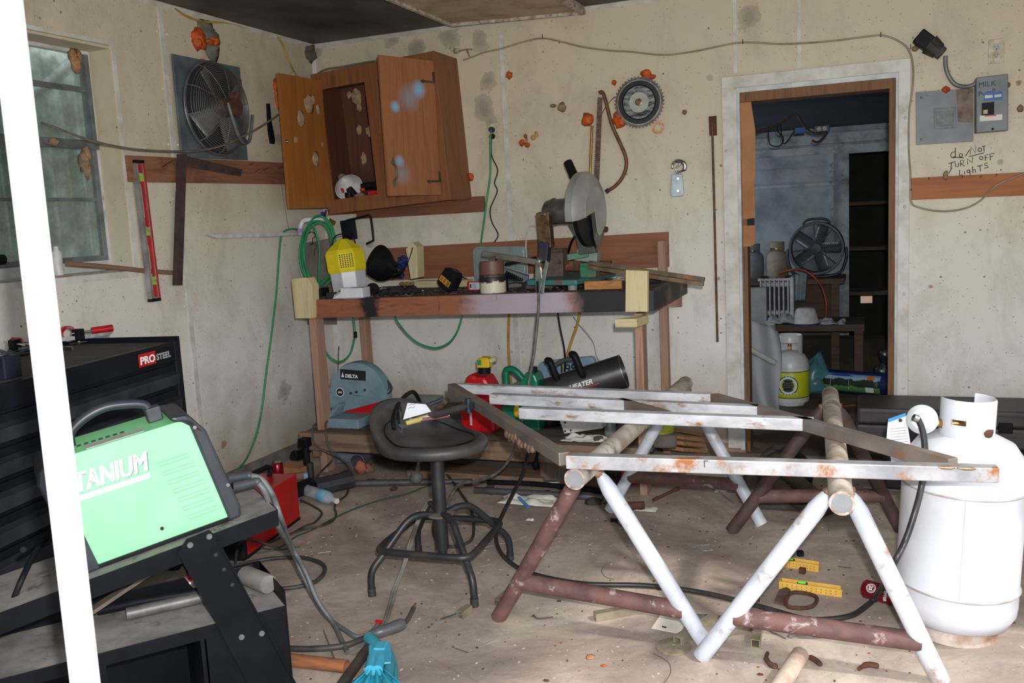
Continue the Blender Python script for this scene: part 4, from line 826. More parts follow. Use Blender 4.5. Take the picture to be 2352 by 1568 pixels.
PBAG = mat('plastic_bag', (190, 192, 200), (158, 160, 170), 5, .35, alpha=.85)
b = B(); rag(b, (cb.x-.17, 2.02, zt2), .12, .1, .09, 3); one(b, 'white_bag', PBAG, 'crumpled white plastic bag left of the tipped bowl', 'bag')
b = B(); rag(b, (cb.x+.19, 1.97, zt2), .09, .07, .05, 7); one(b, 'white_bag', PBAG, 'crumpled white plastic bag right of the tipped bowl', 'bag')
# orange hose hoop and hanging cloth
pc_ = lambda x, y: Y(x, y, 2.3)
cord('orange_hose', [pc_(1790, 628), pc_(1815, 620), pc_(1845, 620), pc_(1870, 636), pc_(1888, 660), pc_(1897, 690), pc_(1898, 712), pc_(1896, 738)], .009, mat('orange_hose_mat', (176, 70, 34), (130, 48, 28), 9, .5), 'dull orange hose hoop in front of the drum fan', cat='hose')
b = B(); b.grid(lambda u, v: Y(1826+28*u-4*v, 630+60*v, 2.35)+V((0, .01*math.sin(u*20), 0)), 20, 6, .002); one(b, 'hanging_cloth', mat('pale_cloth', (140, 156, 168), (110, 124, 134), 9, .9), 'pale striped cloth hanging between radiator and orange hose', 'cloth')
# bucket and bin behind the plastic sheet
bp = Z(1735, 745, .35)
b = B(T(V((Y(1733, 735, 1.72).x, 1.72, 0)))); b.lathe([(0, .0), (.12, .0), (.145, .5), (.152, .5), (.152, .42), (.158, .42), (.158, .47), (.15, .52), (.14, .52), (.115, .02), (0, .02)], 28); one(b, 'bucket', mat('bucket_pale', (176, 184, 170), (150, 158, 146), 9, .5), 'pale green white bucket inside the doorway on the left', 'bucket')
b = B(); q = Y(1732, 700, 1.95); b.box((q.x-.12, 1.97, zt2), (q.x+.09, 2.05, Y(1735, 662, 1.95).z)); one(b, 'white_box', mat('dull_white_box', (170, 170, 172), (140, 140, 144), 6, .6), 'plain dull white box behind the bucket', 'box', .004)
# translucent sheet leaning by the left jamb
m, t, bb = nt('milky_plastic'); bb.inputs['Base Color'].default_value = (.46, .48, .52, 1); bb.inputs['Roughness'].default_value = .25; bb.inputs['Alpha'].default_value = .82
def sheet(u, v):
    x = 2.60+.21*u+.012*math.sin(v*7+u*3); y = .38+.30*u+.02*math.sin(u*14+v*5)*(1-v*.4); z = .02+v*(.70-.05*u-.06*u*u); return (x, y, z)
b = B(); b.grid(sheet, 40, 24, .002); one(b, 'plastic_sheet', m, 'milky plastic sheeting bunched behind the left door jamb', 'plastic sheet')
a = Y(1700, 790, .28); c_ = Y(1780, 833, .62)
b = B(); b.tube([a, c_], .018, 14); one(b, 'white_pole', WHP, 'white plastic pole leaning across the milky sheet', 'pole')
# labelled propane tank
TW = mat('tank_white', (222, 222, 224), (200, 198, 198), 8, .35, c3=(160, 140, 120), lo3=.7, hi3=.78)
tb = Z(1815, 926, 0); tb = V((tb.x, tb.y, 0)); TR_ = .5*85/FPX*(tb-CP).dot(_f); TH_ = next(z/1000 for z in range(300, 900) if ptopy(V((tb.x, tb.y, z/1000))) < 768)
t0, f = small_tank(tb, TR_, TH_, TW, 'white propane tank with a yellow label in the doorway')
LM = frame(tb, (0, 0, 1), (1, 0, 0))
b = B(f); b.lathe([(TR_*1.004, TH_*.12), (TR_*1.012, TH_*.125), (TR_*1.012, TH_*.50), (TR_*1.004, TH_*.505)], 40); lb_ = b.build('yellow_label', mat('label_yellow', (204, 208, 36), (190, 196, 30), 6, .5), t0)
b = B(f)
for z in (.128, .497): b.lathe([(TR_*1.014, TH_*(z-.006)), (TR_*1.016, TH_*z), (TR_*1.014, TH_*(z+.006))], 40)
b.build('label_border', mat('label_green', (24, 96, 50)), lb_)
va = math.atan2(CP.y-tb.y, CP.x-tb.x)
def onT(a, z, r=TR_*1.02, base=None): base = base or tb; return base+V((r*math.cos(va+a), r*math.sin(va+a), z))
def disc_on(nm, m, a0, z0, rad, off, par, r_in=0):
    k = B(); N_ = 24; vs_ = []
    for rr_ in (r_in, rad):
        for i in range(N_): q = 2*PI*i/N_; vs_.append(onT(a0+rr_*math.cos(q)/TR_, z0+rr_*math.sin(q), TR_*1.012+off))
    k.add(vs_, [(i, (i+1) % N_, N_+(i+1) % N_, N_+i) for i in range(N_)]+([tuple(range(N_))] if r_in == 0 else [])); return k.build(nm, m, par)
disc_on('label_disc', mat('label_green', (1, 1, 1)), -.1, TH_*.31, TR_*.52, .002, lb_, .0001); disc_on('label_ring', WTXT, -.1, TH_*.31, TR_*.46, .003, lb_, TR_*.36); disc_on('label_centre', INK, -.1, TH_*.31, TR_*.28, .004, lb_, .0001)
def arc_text(s, a0, z0, size, tan, par, m, r):
    n = len(s)
    for i, ch in enumerate(s):
        if ch == ' ': continue
        a = a0+(i-(n-1)/2)*size*.62/TR_; p = onT(a, z0, r); nrm = V((math.cos(va+a), math.sin(va+a), 0)); tn = V((-math.sin(va+a), math.cos(va+a), 0))
        yield ch, frame(p, tn, (0, 0, 1)), size
def ttext(nm, s, a0, z0, size, m, par, r):
    k = B()
    for ch, fr1, sz in arc_text(s, a0, z0, size, 1, par, m, r):
        cu = bpy.data.curves.new('c', 'FONT'); cu.body = ch; cu.size = sz; cu.align_x = 'CENTER'; cu.extrude = .0002; cu.offset = sz*.02; cu.resolution_u = 2
        tmp = bpy.data.objects.new('t', cu); COL.objects.link(tmp); bpy.context.view_layer.update(); me = bpy.data.meshes.new_from_object(tmp.evaluated_get(bpy.context.evaluated_depsgraph_get())); bpy.data.objects.remove(tmp)
        k.add([v.co.copy() for v in me.vertices], [tuple(p_.vertices) for p_ in me.polygons], xf=fr1); bpy.data.meshes.remove(me)
    return k.build(nm, m, par)
ttext('label_text', 'Tank', -.1, TH_*.43, .03, WTXT, lb_, TR_*1.012+.004); ttext('label_text', 'Traders', -.1, TH_*.175, .03, WTXT, lb_, TR_*1.012+.004)
for z in (.34, .31, .28): ttext('label_text', '-----', -.1, TH_*z, .02, WTXT, lb_, TR_*1.012+.0045)
# teal bag, blue roll with picture
def canopy():
    a = Z(1893, 905, 0); c = Z(2065, 925, 0); r = .085; a = V((a.x, a.y+.1, r)); c = V((c.x+.1, c.y+.12, r))
    r0 = thing('canopy_package', 'blue rolled canopy package with a picture of a park lying in the doorway', 'package', a.lerp(c, .5)-V((0, 0, r)))
    b = B(); b.cyl(a, c, r, n=28); b.build('roll', mat('roll_blue', (28, 44, 110), (22, 34, 90), 6, .5), r0)
    d = (c-a).normalized(); up_ = V((0, 0, 1)); out = d.cross(up_); out = out if out.y < 0 else -out; L = (c-a).length
    def pt(s, ang, rr): return a+d*s+out*(math.cos(ang)*rr)+up_*(math.sin(ang)*rr)
    b = B(); b.grid(lambda u, v: pt(.01+u*L*.66, -.75+v*1.75, r+.002), 10, 10, .0015)
    m, t, bb = nt('park_picture'); co = coords(t); sep = nd(t, 'ShaderNodeSeparateXYZ'); t.links.new(co, sep.inputs[0]); nn = noise_t(t, co, 22, 5)
    ad = nd(t, 'ShaderNodeMath', operation='MULTIPLY_ADD'); t.links.new(nn, ad.inputs[0]); ad.inputs[1].default_value = .05; t.links.new(sep.outputs[2], ad.inputs[2])
    mp_ = nd(t, 'ShaderNodeMapRange'); t.links.new(ad.outputs[0], mp_.inputs[0]); mp_.inputs[1].default_value = .04; mp_.inputs[2].default_value = .2
    rr = ramp(t, mp_.outputs[0], [(.0, s2l((50, 110, 60))), (.34, s2l((96, 150, 84))), (.4, s2l((30, 48, 36))), (.66, s2l((34, 54, 44))), (.7, s2l((170, 200, 226))), (1, s2l((90, 130, 190)))]); rr.color_ramp.interpolation = 'LINEAR'
    t.links.new(rr.outputs[0], bb.inputs['Base Color']); pic = b.build('picture', m, r0)
    b = B(); b.add([pt(L*.08, .75, r+.004), pt(L*.18, .92, r+.004), pt(L*.3, .95, r+.004), pt(L*.38, .72, r+.004), pt(L*.22, .68, r+.004)], [(0, 1, 2, 3, 4)]); b.build('printed_tent', mat('tent_blue', (40, 80, 170)), pic)
    b = B()
    for s_, a0, a1 in ((L*.12, -.3, .7), (L*.33, -.4, .7)): b.tube([pt(s_, a0, r+.004), pt(s_+.003, (a0+a1)/2, r+.004), pt(s_, a1, r+.004)], .0014, 4)
    b.add([pt(L*.52, -.55, r+.0045), pt(L*.61, -.55, r+.0045), pt(L*.61, -.1, r+.0045), pt(L*.52, -.1, r+.0045)], [(0, 1, 2, 3)]); b.build('printed_white', WTXT, pic)
    b = B(); b.add([pt(L*.53, .5, r+.0045), pt(L*.61, .5, r+.0045), pt(L*.61, .85, r+.0045), pt(L*.53, .85, r+.0045)], [(0, 1, 2, 3)]); b.build('printed_orange', mat('print_orange', (226, 120, 40)), pic)
canopy()
TEAL = mat('teal_film', (92, 150, 160), (70, 120, 130), 7, .3, alpha=.8)
p_ = Z(1872, 905, 0); b = B(); b.ball((p_.x, p_.y+.08, .1), (.1, .08, .16), 20, jit=.5, seed=5); b.ball((p_.x-.02, p_.y+.05, .06), (.12, .08, .065), 18, jit=.5, seed=8); one(b, 'teal_bag', TEAL, 'crumpled teal plastic wrap between the tank and the canopy roll', 'bag')
# clutter low in the store room
b = B(); p_ = Z(2025, 800, .12); b.ball((p_.x, 1.95, .14), (.06, .06, .06), 14, jit=.6); b.ball((p_.x+.02, 1.96, .26), (.05, .05, .06), 14, jit=.6); one(b, 'foil_ball', mat('dull_foil', (120, 124, 128), (70, 72, 76), 20, .3, .7), 'crumpled silvery wrapping at the right of the store room', 'wrapping')
b = bx((2.75, 2.5, .0), (3.45, 2.7, .3)); one(b, 'dark_crate', mat('crate_black', (40, 38, 36), (70, 66, 30), 4, .9, lo=.5, hi=.7), 'low dark crate with yellow marks behind the canopy roll', 'crate')
b = B(); b.tube([Z(1880, 948, .012), Z(1960, 930, .012), Z(2055, 948, .012)], .011, 6, sub=3); one(b, 'orange_stick', mat('stick_orange', (130, 70, 44), (96, 56, 40), 8, .8), 'thin reddish stick on the doorway floor in front of the canopy roll', 'stick')
# tangle of wires and sockets under the store ceiling
pc_ = lambda x, y, d=1.6: Y(x, y, d)
cord('tangled_wire', [pc_(1735, 305), pc_(1790, 285), pc_(1826, 262), pc_(1848, 290), pc_(1870, 306), pc_(1898, 305), pc_(1880, 326), pc_(1865, 322)], .008, mat('wire_brown', (78, 58, 40), (58, 44, 34), 9, .8), 'brown wire slung under the store room ceiling')
cord('tangled_wire', [pc_(1765, 290), pc_(1768, 330), pc_(1790, 335), pc_(1800, 318), pc_(1785, 300), pc_(1792, 285), pc_(1800, 330), pc_(1825, 300)], .004, BLK, 'loose loop of black wire below the brown wire')
r0 = thing('double_socket', 'socket block among the wires on the store room ceiling', 'socket', pc_(1888, 296)); q = frame(pc_(1888, 296), (1, 0, 0), (0, 0, 1)); b = B(q); b.box((-.05, -.022, 0), (.05, .022, .03)); b.build('block', PLG, r0, .003)
b = B(q); b.lathe([(0, .032), (.015, .032), (.015, .03)], 14, T(-.018, 0, 0)).lathe([(0, .032), (.015, .032), (.015, .03)], 14, T(.018, 0, 0)); b.build('socket_face', mat('sock_face', (170, 170, 176)), r0)
b = B(frame(pc_(1838, 300), (1, .1, 0), (0, 0, 1))); b.box((-.035, -.02, 0), (.035, .02, .03)); one(b, 'blue_box', mat('box_blue', (36, 90, 160)), 'small blue junction box among the store room wires', 'junction box', .002)
# shelves inside the dark inner room and the small lit opening
b = B()
for z in (.55, .95, 1.35): b.box((2.9, 3.5, z), (4.4, 3.9, z+.03))
one(b, 'dark_shelves', DKW, 'dark shelves in the black inner room', 'shelf')
q = Y(1990, 688, 4.58); light('inner_opening_daylight', 'AREA', (q.x, 4.5, q.z), .25, (1, .8, .65), (0, -1, 0), .1)
m, t, bb = nt('daylit_gap'); bb.inputs['Base Color'].default_value = (.5, .35, .28, 1); bb.inputs['Emission Color'].default_value = (.62, .42, .32, 1); bb.inputs['Emission Strength'].default_value = .5
b = B(); b.box((q.x-.055, 4.59, q.z-.035), (q.x+.055, 4.6, q.z+.035)); o = b.build('window_2', m, kind='structure')
# ================================================================ WORKBENCH
BP = V((1.37, -.45, 0)); BX0, BX1, BY = .40, 2.34, -.85
def zb(x): return 1.0+.011*(x-.4)
def bt(px, py):
    p = Z(px, py, 1.01)
    if p.y < -.84 or p.y > -.04: yy = min(max(p.y, -.84), -.04); p = Y(px, py, yy)
    p.z = zb(p.x)+.0005; return p
r0 = thing('workbench', 'long burnt wooden workbench with lower shelf against the back wall', 'workbench', BP)
LEGW = wood('leg_wood', (176, 132, 108), (138, 96, 76), 2, 5, .8, c3=(104, 72, 58), lo3=.62, hi3=.72)
def bench_front():
    m, t, b = nt('burnt_front'); co = coords(t); cg = coords(t, (.5, 5, 5)); g = noise_t(t, cg, 7, 7, .7, 1)
    base = ramp(t, g, [(.3, s2l((84, 50, 38))), (.5, s2l((150, 92, 64))), (.7, s2l((120, 76, 58)))]).outputs[0]
    sep = nd(t, 'ShaderNodeSeparateXYZ'); t.links.new(co, sep.inputs[0]); n = noise_t(t, co, 5, 6, .7)
    ad = nd(t, 'ShaderNodeMath', operation='MULTIPLY_ADD'); t.links.new(n, ad.inputs[0]); ad.inputs[1].default_value = .22; t.links.new(sep.outputs[0], ad.inputs[2])
    mp_ = nd(t, 'ShaderNodeMapRange'); t.links.new(ad.outputs[0], mp_.inputs[0]); mp_.inputs[1].default_value = -.97; mp_.inputs[2].default_value = 1.1
    k = (0, 0, 0); o = (1, 1, 1)
    pale = ramp(t, mp_.outputs[0], [(.5, k), (.56, (.75, .75, .75)), (.77, (.85, .85, .85)), (.8, (.3, .3, .3))])
    out = mixc(t, pale.outputs[0], base, s2l((172, 162, 176)))
    blk = ramp(t, mp_.outputs[0], [(.215, k), (.235, o), (.265, o), (.28, k), (.79, k), (.83, o)])
    out = mixc(t, blk.outputs[0], out, s2l((22, 22, 26)))
    n2 = noise_t(t, coords(t, (3, 3, .5)), 6, 5, .7); st = ramp(t, n2, [(.6, k), (.7, (.7, .7, .7))]); out = mixc(t, st.outputs[0], out, s2l((46, 30, 28)))
    t.links.new(out, b.inputs['Base Color']); b.inputs['Roughness'].default_value = .6; bump(t, b, g, .35, .003); return m
b = B(); z0, z1 = .90, 1.0
b.hexa([(BX0, BY-.04, zb(BX0)-.1), (BX1, BY-.04, zb(BX1)-.1), (BX1, BY, zb(BX1)-.1), (BX0, BY, zb(BX0)-.1), (BX0, BY-.04, zb(BX0)+.002), (BX1, BY-.04, zb(BX1)+.002), (BX1, BY, zb(BX1)+.002), (BX0, BY, zb(BX0)+.002)]); b.build('front_rail', bench_front(), r0, .003)
b = B(); b.hexa([(BX1, BY-.04, zb(BX1)-.1), (BX1+.03, BY-.04, zb(BX1)-.1), (BX1+.03, -.02, zb(BX1)-.1), (BX1, -.02, zb(BX1)-.1), (BX1, BY-.04, zb(BX1)), (BX1+.03, BY-.04, zb(BX1)), (BX1+.03, -.02, zb(BX1)), (BX1, -.02, zb(BX1))]); b.build('end_rail', mat('burnt_end', (36, 36, 40), (120, 92, 72), 3, .6, lo=.5, hi=.6), r0, .003)
m_top = mat('burnt_top', (64, 56, 52), (30, 28, 28), 7, .8, stretch=(.4, 2, 1), c3=(118, 88, 68), lo3=.62, hi3=.72, sc3=6, bmp=.5)
for k in range(6):
    y0, y1 = BY+k*.141, BY+(k+1)*.141-.004; b = B(); b.hexa([(BX0, y0, zb(BX0)-.03), (BX1, y0, zb(BX1)-.03), (BX1, y1, zb(BX1)-.03), (BX0, y1, zb(BX0)-.03), (BX0, y0, zb(BX0)), (BX1, y0, zb(BX1)), (BX1, y1, zb(BX1)), (BX0, y1, zb(BX0))]); b.build('top_plank', m_top, r0, .002)
xl0, xl1 = Y(709, 735, BY).x, Y(745, 735, BY).x; xr0, xr1 = Y(1462, 760, BY).x, Y(1490, 760, BY).x
def leg(x0, x1, y0, y1, zt): b = bx((x0, y0, 0), (x1, y1, zt)); return b.build('leg', LEGW, r0, .003)
leg(xl0, Y(724, 735, BY).x, BY-.0, BY+.085, .9); leg(xr0, Y(1480, 760, BY).x, BY-.04, BY+.05, .91)
x0 = Y(833, 780, -.07).x; leg(x0, x0+.045, -.1, -.03, .96); x0 = Y(1518, 780, -.06).x; leg(x0, x0+.045, -.09, -.03, Y(1530, 552, -.06).z)
b = B(); poly(b, Wp([(868, 645), (1538, 612), (1536, 532), (868, 571)], 0), (0, -.03, 0)); b.build('backboard', wood('backboard_wood', (150, 90, 60), (116, 68, 48), 0, 4, .7, c3=(80, 50, 40), lo3=.66, hi3=.74), r0, .002)
OWD = wood('old_shelf_wood', (142, 110, 86), (92, 66, 50), 0, 5, .85, c3=(74, 54, 44), lo3=.55, hi3=.66)
b = bx((.31, -.93, .15), (2.30, -.89, .25)); b.build('shelf_rail', OWD, r0, .003)
b = bx((.33, -.89, .225), (2.34, -.03, .25)); b.build('shelf_board', mat('dusty_shelf', (112, 94, 80), (78, 64, 54), 6, .9, stretch=(.5, 3, 1), bmp=.4), r0)
b = bx((.36, -.88, .1), (.40, -.05, .2)); b.build('cross_rail', OWD, r0); b = bx((BX0, -.07, .85), (BX1, -.03, .94)); b.build('rear_rail', LEGW, r0); b = bx((2.31, -.85, .4), (2.34, -.05, .48))
PINE = wood('treated_pine', (214, 190, 142), (190, 162, 112), 2, 4, .75); PINX = wood('treated_pine_x', (208, 184, 136), (180, 152, 104), 0, 4, .75)
# end blocks
q = lambda x, y, d: Y(x, y, -d)
b = B(); poly(b, [q(x, y, .93) for x, y in ((678, 731), (706, 731), (699, 637), (669, 641))], (0, .07, 0)); poly(b, [q(x, y, .93) for x, y in ((706, 731), (718, 731), (716, 656), (706, 638), (699, 637))], (0, .07, 0)); o = one(b, 'lumber_block', PINE, 'pale treated lumber block clamped to the left end of the bench', 'lumber', .002)
b = B(); poly(b, [q(x, y, .932) for x, y in ((1436, 716), (1487, 716), (1487, 622), (1437, 620))], (0, .038, 0)); one(b, 'lumber_block', PINE, 'pale upright lumber block on the right front of the bench', 'lumber', .002)
a0, a1 = q(1411, 750, 1.06), q(1487, 735, .93); b = B(); b.hexa([(a0.x, -1.05, .862), (q(1463, 752, 1.05).x, -1.05, .862), (a1.x, -.9, .862), (a0.x+.1, -.9, .862), (a0.x, -1.05, .903), (q(1463, 752, 1.05).x, -1.05, .903), (a1.x, -.9, .903), (a0.x+.1, -.9, .903)]); one(b, 'lumber_block', PINX, 'pale lumber block lying flat under the upright right block', 'lumber', .003)
# ---------------------------------------------------------------- things on the bench
# yellow and white sprayer
p = bt(806, 684); p.y = -.62; p = Y(806, 680, -.62); p.z = zb(p.x)+.01; f = T(p) @ Ry(-.09) @ Rz(.2); H_ = .31
r0 = thing('lantern_sprayer', 'yellow and translucent white bug lantern standing at the left of the bench', 'lantern', p)
b = B(f); b.lathe([(0, 0), (.098, 0), (.104, .02), (.108, .13), (0, .13)], 8).flat(); b.build('lower_tank', mat('milk_plastic', (200, 200, 206), (180, 180, 184), 6, .35), r0, .004)
b = B(f); b.lathe([(.112, .125), (.118, .14), (.120, .235), (.108, .255), (.03, .315), (0, .318)], 8).flat(); b.build('yellow_hood', mat('yellow_hood_m', (226, 206, 40), (208, 186, 34), 5, .65, spec=.2), r0, .003)
tc = (f.inverted() @ CP); ang = math.atan2(tc.y, tc.x); ang = round((ang-PI/8)/(PI/4))*(PI/4)+PI/8
b = B(f @ Rz(ang)); rr_ = .120*math.cos(PI/8)+.0006
for i in range(6):
    for j in range(7): b.cyl((rr_, -.036+i*.0135+.002, .155+j*.0115), (rr_+.001, -.036+i*.0135+.002, .155+j*.0115), .0042, n=6)
b.build('vent_holes', INK, r0)
b = B(f); b.tube([(-.07, 0, .275), (-.05, .0, .33), (0, 0, .345), (.06, 0, .325), (.075, 0, .28)], .004, 6, sub=4); b.build('carry_handle', BLK, r0)
# black curved shield and blue cords
p = Y(880, 640, -.5); zt = zb(p.x)
def shield(u, v):
    px = 842+(76-8*v)*u; top = 605-42*math.sin(PI*min(u*1.15, 1))**.8; bot = 628+16*math.sin(PI*u); c = Y(px, top+(bot-top)*v, -.50+.07*math.cos(PI*(v-.5))*-1)
    c.z = max(c.z, zt+.001); return c
b = B(); b.grid(shield, 18, 12, .004); b.grid(lambda u, v: Y(900+48*u, 640-10*u-62*u*u*u-(20*(1-u))*v, -.50-.05*math.sin(PI*v)), 14, 6, .003); one(b, 'black_shield', BLK, 'black curved rubber shield beside the yellow lantern', 'shield')
BLU = mat('cobalt_cord', (26, 52, 150), (18, 36, 110), 20, .5); b = B(); rnd = random.Random(7); pts = []
for k in range(60): a = k*.9; pts.append(Y(918+18*math.cos(a)*rnd.uniform(.3, 1)+k*.3-6, 628-(k*.55 if k > 25 else 0)+9*math.sin(a*1.3), -.38+.05*math.sin(a*.7)))
for v_ in pts: v_.z = max(v_.z, zt+.006)
b.tube(pts, .004, 6, sub=3); one(b, 'blue_cord', BLU, 'tangle of bright blue cord on the bench beside the black shield', 'cord')
# upright and lying lumber
b = B(); poly(b, [q(x, y, .42) for x, y in ((943, 641), (959, 638), (957, 566), (946, 556), (932, 572))], (0, .09, 0)); one(b, 'lumber_block', PINE, 'short pale lumber offcut standing upright behind the blue cord', 'lumber', .002)
a, c = q(962, 628, .20), q(1082, 622, .20); za = zb(1); b = B(); b.hexa([(a.x, -.27, za), (c.x, -.27, za), (c.x, -.18, za), (a.x, -.18, za), (a.x, -.27, za+.04), (c.x, -.27, za+.04), (c.x, -.18, za+.04), (a.x, -.18, za+.04)]); one(b, 'lumber_block', PINX, 'pale lumber piece lying on the bench behind the black charger', 'lumber', .002)
for i, (x, y, lb) in enumerate(((935, 633, 'left'), (950, 628, 'right'), (922, 636, 'front'))):
    p = bt(x, y+3); b = B(T(p) @ Rz(i)); b.ball((0, 0, .014), (.03, .018, .013), 12, jit=.3, seed=i); one(b, 'leather_scrap', mat('tan_leather', (176, 140, 84), (150, 116, 66), 12, .7), lb+' tan glove finger on the bench by the upright offcut', 'glove')
# charger
p = bt(1024, 668); f = frame(p+V((0, 0, .012)), (1, -.35, -.15), (0.05, .25, 1)) @ Matrix.Rotation(-.38, 4, 'Z')
r0 = thing('battery_charger', 'black battery charger with a yellow label standing on the bench', 'charger', p)
b = B(f); b.prism([(-.055, .012), (-.03, 0), (.045, 0), (.058, .02), (.05, .1), (.03, .125), (-.02, .125), (-.05, .105)], -.03, .04); b.build('shell', BLK, r0, .008)
b = B(f); b.prism([(-.042, .03), (.046, .03), (.046, .062), (-.042, .062)], .04, .0412); lb_ = b.build('yellow_label', mat('label_amber', (222, 160, 40), (200, 140, 30), 9, .5), r0)
b = B(f)
for x0, x1 in ((-.036, -.018), (-.01, .008), (.02, .04)):
    for z_ in (.036, .044, .052): b.box((x0, z_, .0413), (x1, z_+.004, .0416))
b.build('label_print', INK, lb_)
cord('black_cord', [bt(1048, 650)+V((0, 0, .03)), bt(1062, 640)+V((0, 0, .04)), bt(1078, 638)+V((0, 0, .02)), bt(1088, 648)+V((0, 0, .006))], .0035, BLK, 'short black cord between the charger and the red box', n=6)
# white open box
p = bt(812, 690); f = T(p) @ Rz(.08); r0 = thing('paper_box', 'open white cardboard box with a green flap on the bench front', 'box', p)
b = B(f); b.box((-.075, .0, 0), (.06, .09, .002)).box((-.075, 0, 0), (.06, .002, .055)).box((-.075, .088, 0), (.06, .09, .055)).box((-.075, 0, 0), (-.073, .09, .055)).box((.058, 0, 0), (.06, .09, .055)).box((-.04, .0, .053), (.06, .09, .055)); b.build('carton', mat('white_card', (214, 216, 220), (196, 198, 204), 10, .7), r0)
b = B(f); poly(b, [(-.075, .0, .05), (-.075, .085, .05), (-.115, .06, .03), (-.12, -.0, .012)], (0, 0, .002)); b.build('green_flap', mat('flap_green', (106, 132, 76), (84, 106, 60), 9, .7), r0)
b = B(f); poly(b, [(-.05, -.0, .001), (.06, -.0, .001), (.07, -.04, .001), (-.04, -.03, .001)], (0, 0, .002)); poly(b, [(-.115, -.02, .001), (-.075, 0, .001), (-.075, .03, .04), (-.12, .01, .02)], (0, 0, .002)); b.build('flap', mat('white_card', (1, 1, 1)), r0)
# black battery
p = bt(738, 676); f = T(p) @ Rz(-.1); r0 = thing('tool_battery', 'black tool battery at the left end of the bench', 'battery', p)
b = B(f); b.box((-.045, -.03, 0), (.03, .04, .05)); b.build('case', BLK, r0, .004)
b = B(f); b.box((-.03, -.031, .018), (-.008, -.03, .024)); b.build('red_logo', RED, r0); b = B(f); b.box((.0, -.03, .045), (.016, .02, .058)); b.build('terminal', mat('grey_contact', (92, 96, 104), (72, 76, 82), 9, .4), r0)
p = bt(762, 679); b = B(T(p) @ Rz(.6)); b.box((-.03, -.015, 0), (.03, .015, .028)); b.box((-.02, -.0152, .008), (.018, -.014, .016)); one(b, 'small_black_box', BLK, 'small black box between the battery and the white box', 'box', .003)
p = bt(857, 674); b = B(); f = frame(p+V((0, 0, .034)), (1, .2, 0), (0, .1, 1)); b.lathe([(0, -.012), (.033, -.012), (.033, .012), (.028, .012), (.028, .004), (0, .004)], 24, f)
for k in range(9): b.box((.004, -.002, .004), (.028, .002, .011), f @ Matrix.Rotation(k*2*PI/9, 4, 'Z'))
one(b, 'small_fan', BLK, 'small round black fan wheel standing beside the white box', 'fan')
b = B(); p = bt(918, 672); rag(b, tuple(p), .12, .055, .045, 12); one(b, 'black_rag', mat('rag_black', (48, 44, 46), (30, 28, 30), 30, .95, bmp=.6), 'crumpled black rag on the bench front edge', 'rag')
for i, (x, y, rx, ry, m_, lb, nm) in enumerate([(960, 668, .035, .022, PAPER, 'torn white paper scrap right of the black rag', 'paper_scrap'), (882, 662, .03, .02, mat('clear_film', (180, 186, 196), (150, 156, 166), 9, .2, alpha=.7), 'clear plastic scrap left of the black rag', 'plastic_scrap')]):
    b = B(); rag(b, tuple(bt(x, y)), rx, ry, .014, 30+i, 8, .001); one(b, nm, m_, lb, 'scrap')
# red white small box
p = bt(1087, 667); f = T(p) @ Rz(-.12); r0 = thing('red_carton', 'small red and white carton beside the burnt tube', 'box', p)
b = B(f); b.box((-.035, 0, 0), (.045, .035, .048)); b.build('carton', RED, r0, .001); b = B(f); b.box((-.022, -.0012, .006), (.043, 0, .044)); b.build('label', mat('carton_label', (206, 210, 222), (190, 194, 206), 30, .6), r0)
b = B(f)
for k in range(5): b.box((-.005, -.002, .012+k*.006), (.02+.004*(k % 2), -.0012, .0135+k*.006))
b.box((-.018, -.002, .014), (-.01, -.0012, .036)); b.build('print', INK, r0)
# burnt coupling
p = bt(1132, 678); p.y = -.75; p = Y(1133, 668, -.74); p.z = zb(p.x); f = T(p); R1 = .5*60/FPX*(p-CP).dot(_f)
r0 = thing('burnt_tube', 'thick tube end, charred rusty above and white below, on the bench', 'tube', p)
m, t, bb = nt('charred_tube'); co = coords(t); sep = nd(t, 'ShaderNodeSeparateXYZ'); t.links.new(co, sep.inputs[0]); n = noise_t(t, co, 28, 5, .7)
ad = nd(t, 'ShaderNodeMath', operation='MULTIPLY_ADD'); t.links.new(n, ad.inputs[0]); ad.inputs[1].default_value = .05; t.links.new(sep.outputs[2], ad.inputs[2]); mp_ = nd(t, 'ShaderNodeMapRange'); t.links.new(ad.outputs[0], mp_.inputs[0]); mp_.inputs[2].default_value = .19
rr = ramp(t, mp_.outputs[0], [(0, s2l((214, 206, 188))), (.42, s2l((206, 194, 170))), (.46, s2l((20, 16, 16))), (.58, s2l((40, 28, 26))), (.66, s2l((112, 74, 62))), (1, s2l((104, 70, 60)))]); t.links.new(rr.outputs[0], bb.inputs['Base Color'])
b = B(f); b.lathe([(R1*.9, 0), (R1, .0), (R1, .075), (R1*.97, .085), (R1*.92, .09), (R1*.93, .165), (R1*.87, .165), (R1*.86, .01), (0, .01)], 32); b.build('tube_wall', m, r0)
b = B(f); b.lathe([(R1*.92, .082), (R1*.985, .086), (R1*.985, .094), (R1*.93, .098)], 30); b.build('weld_bead', mat('bead', (96, 92, 90), (60, 50, 46), 60, .5, .5, bmp=.6), r0)
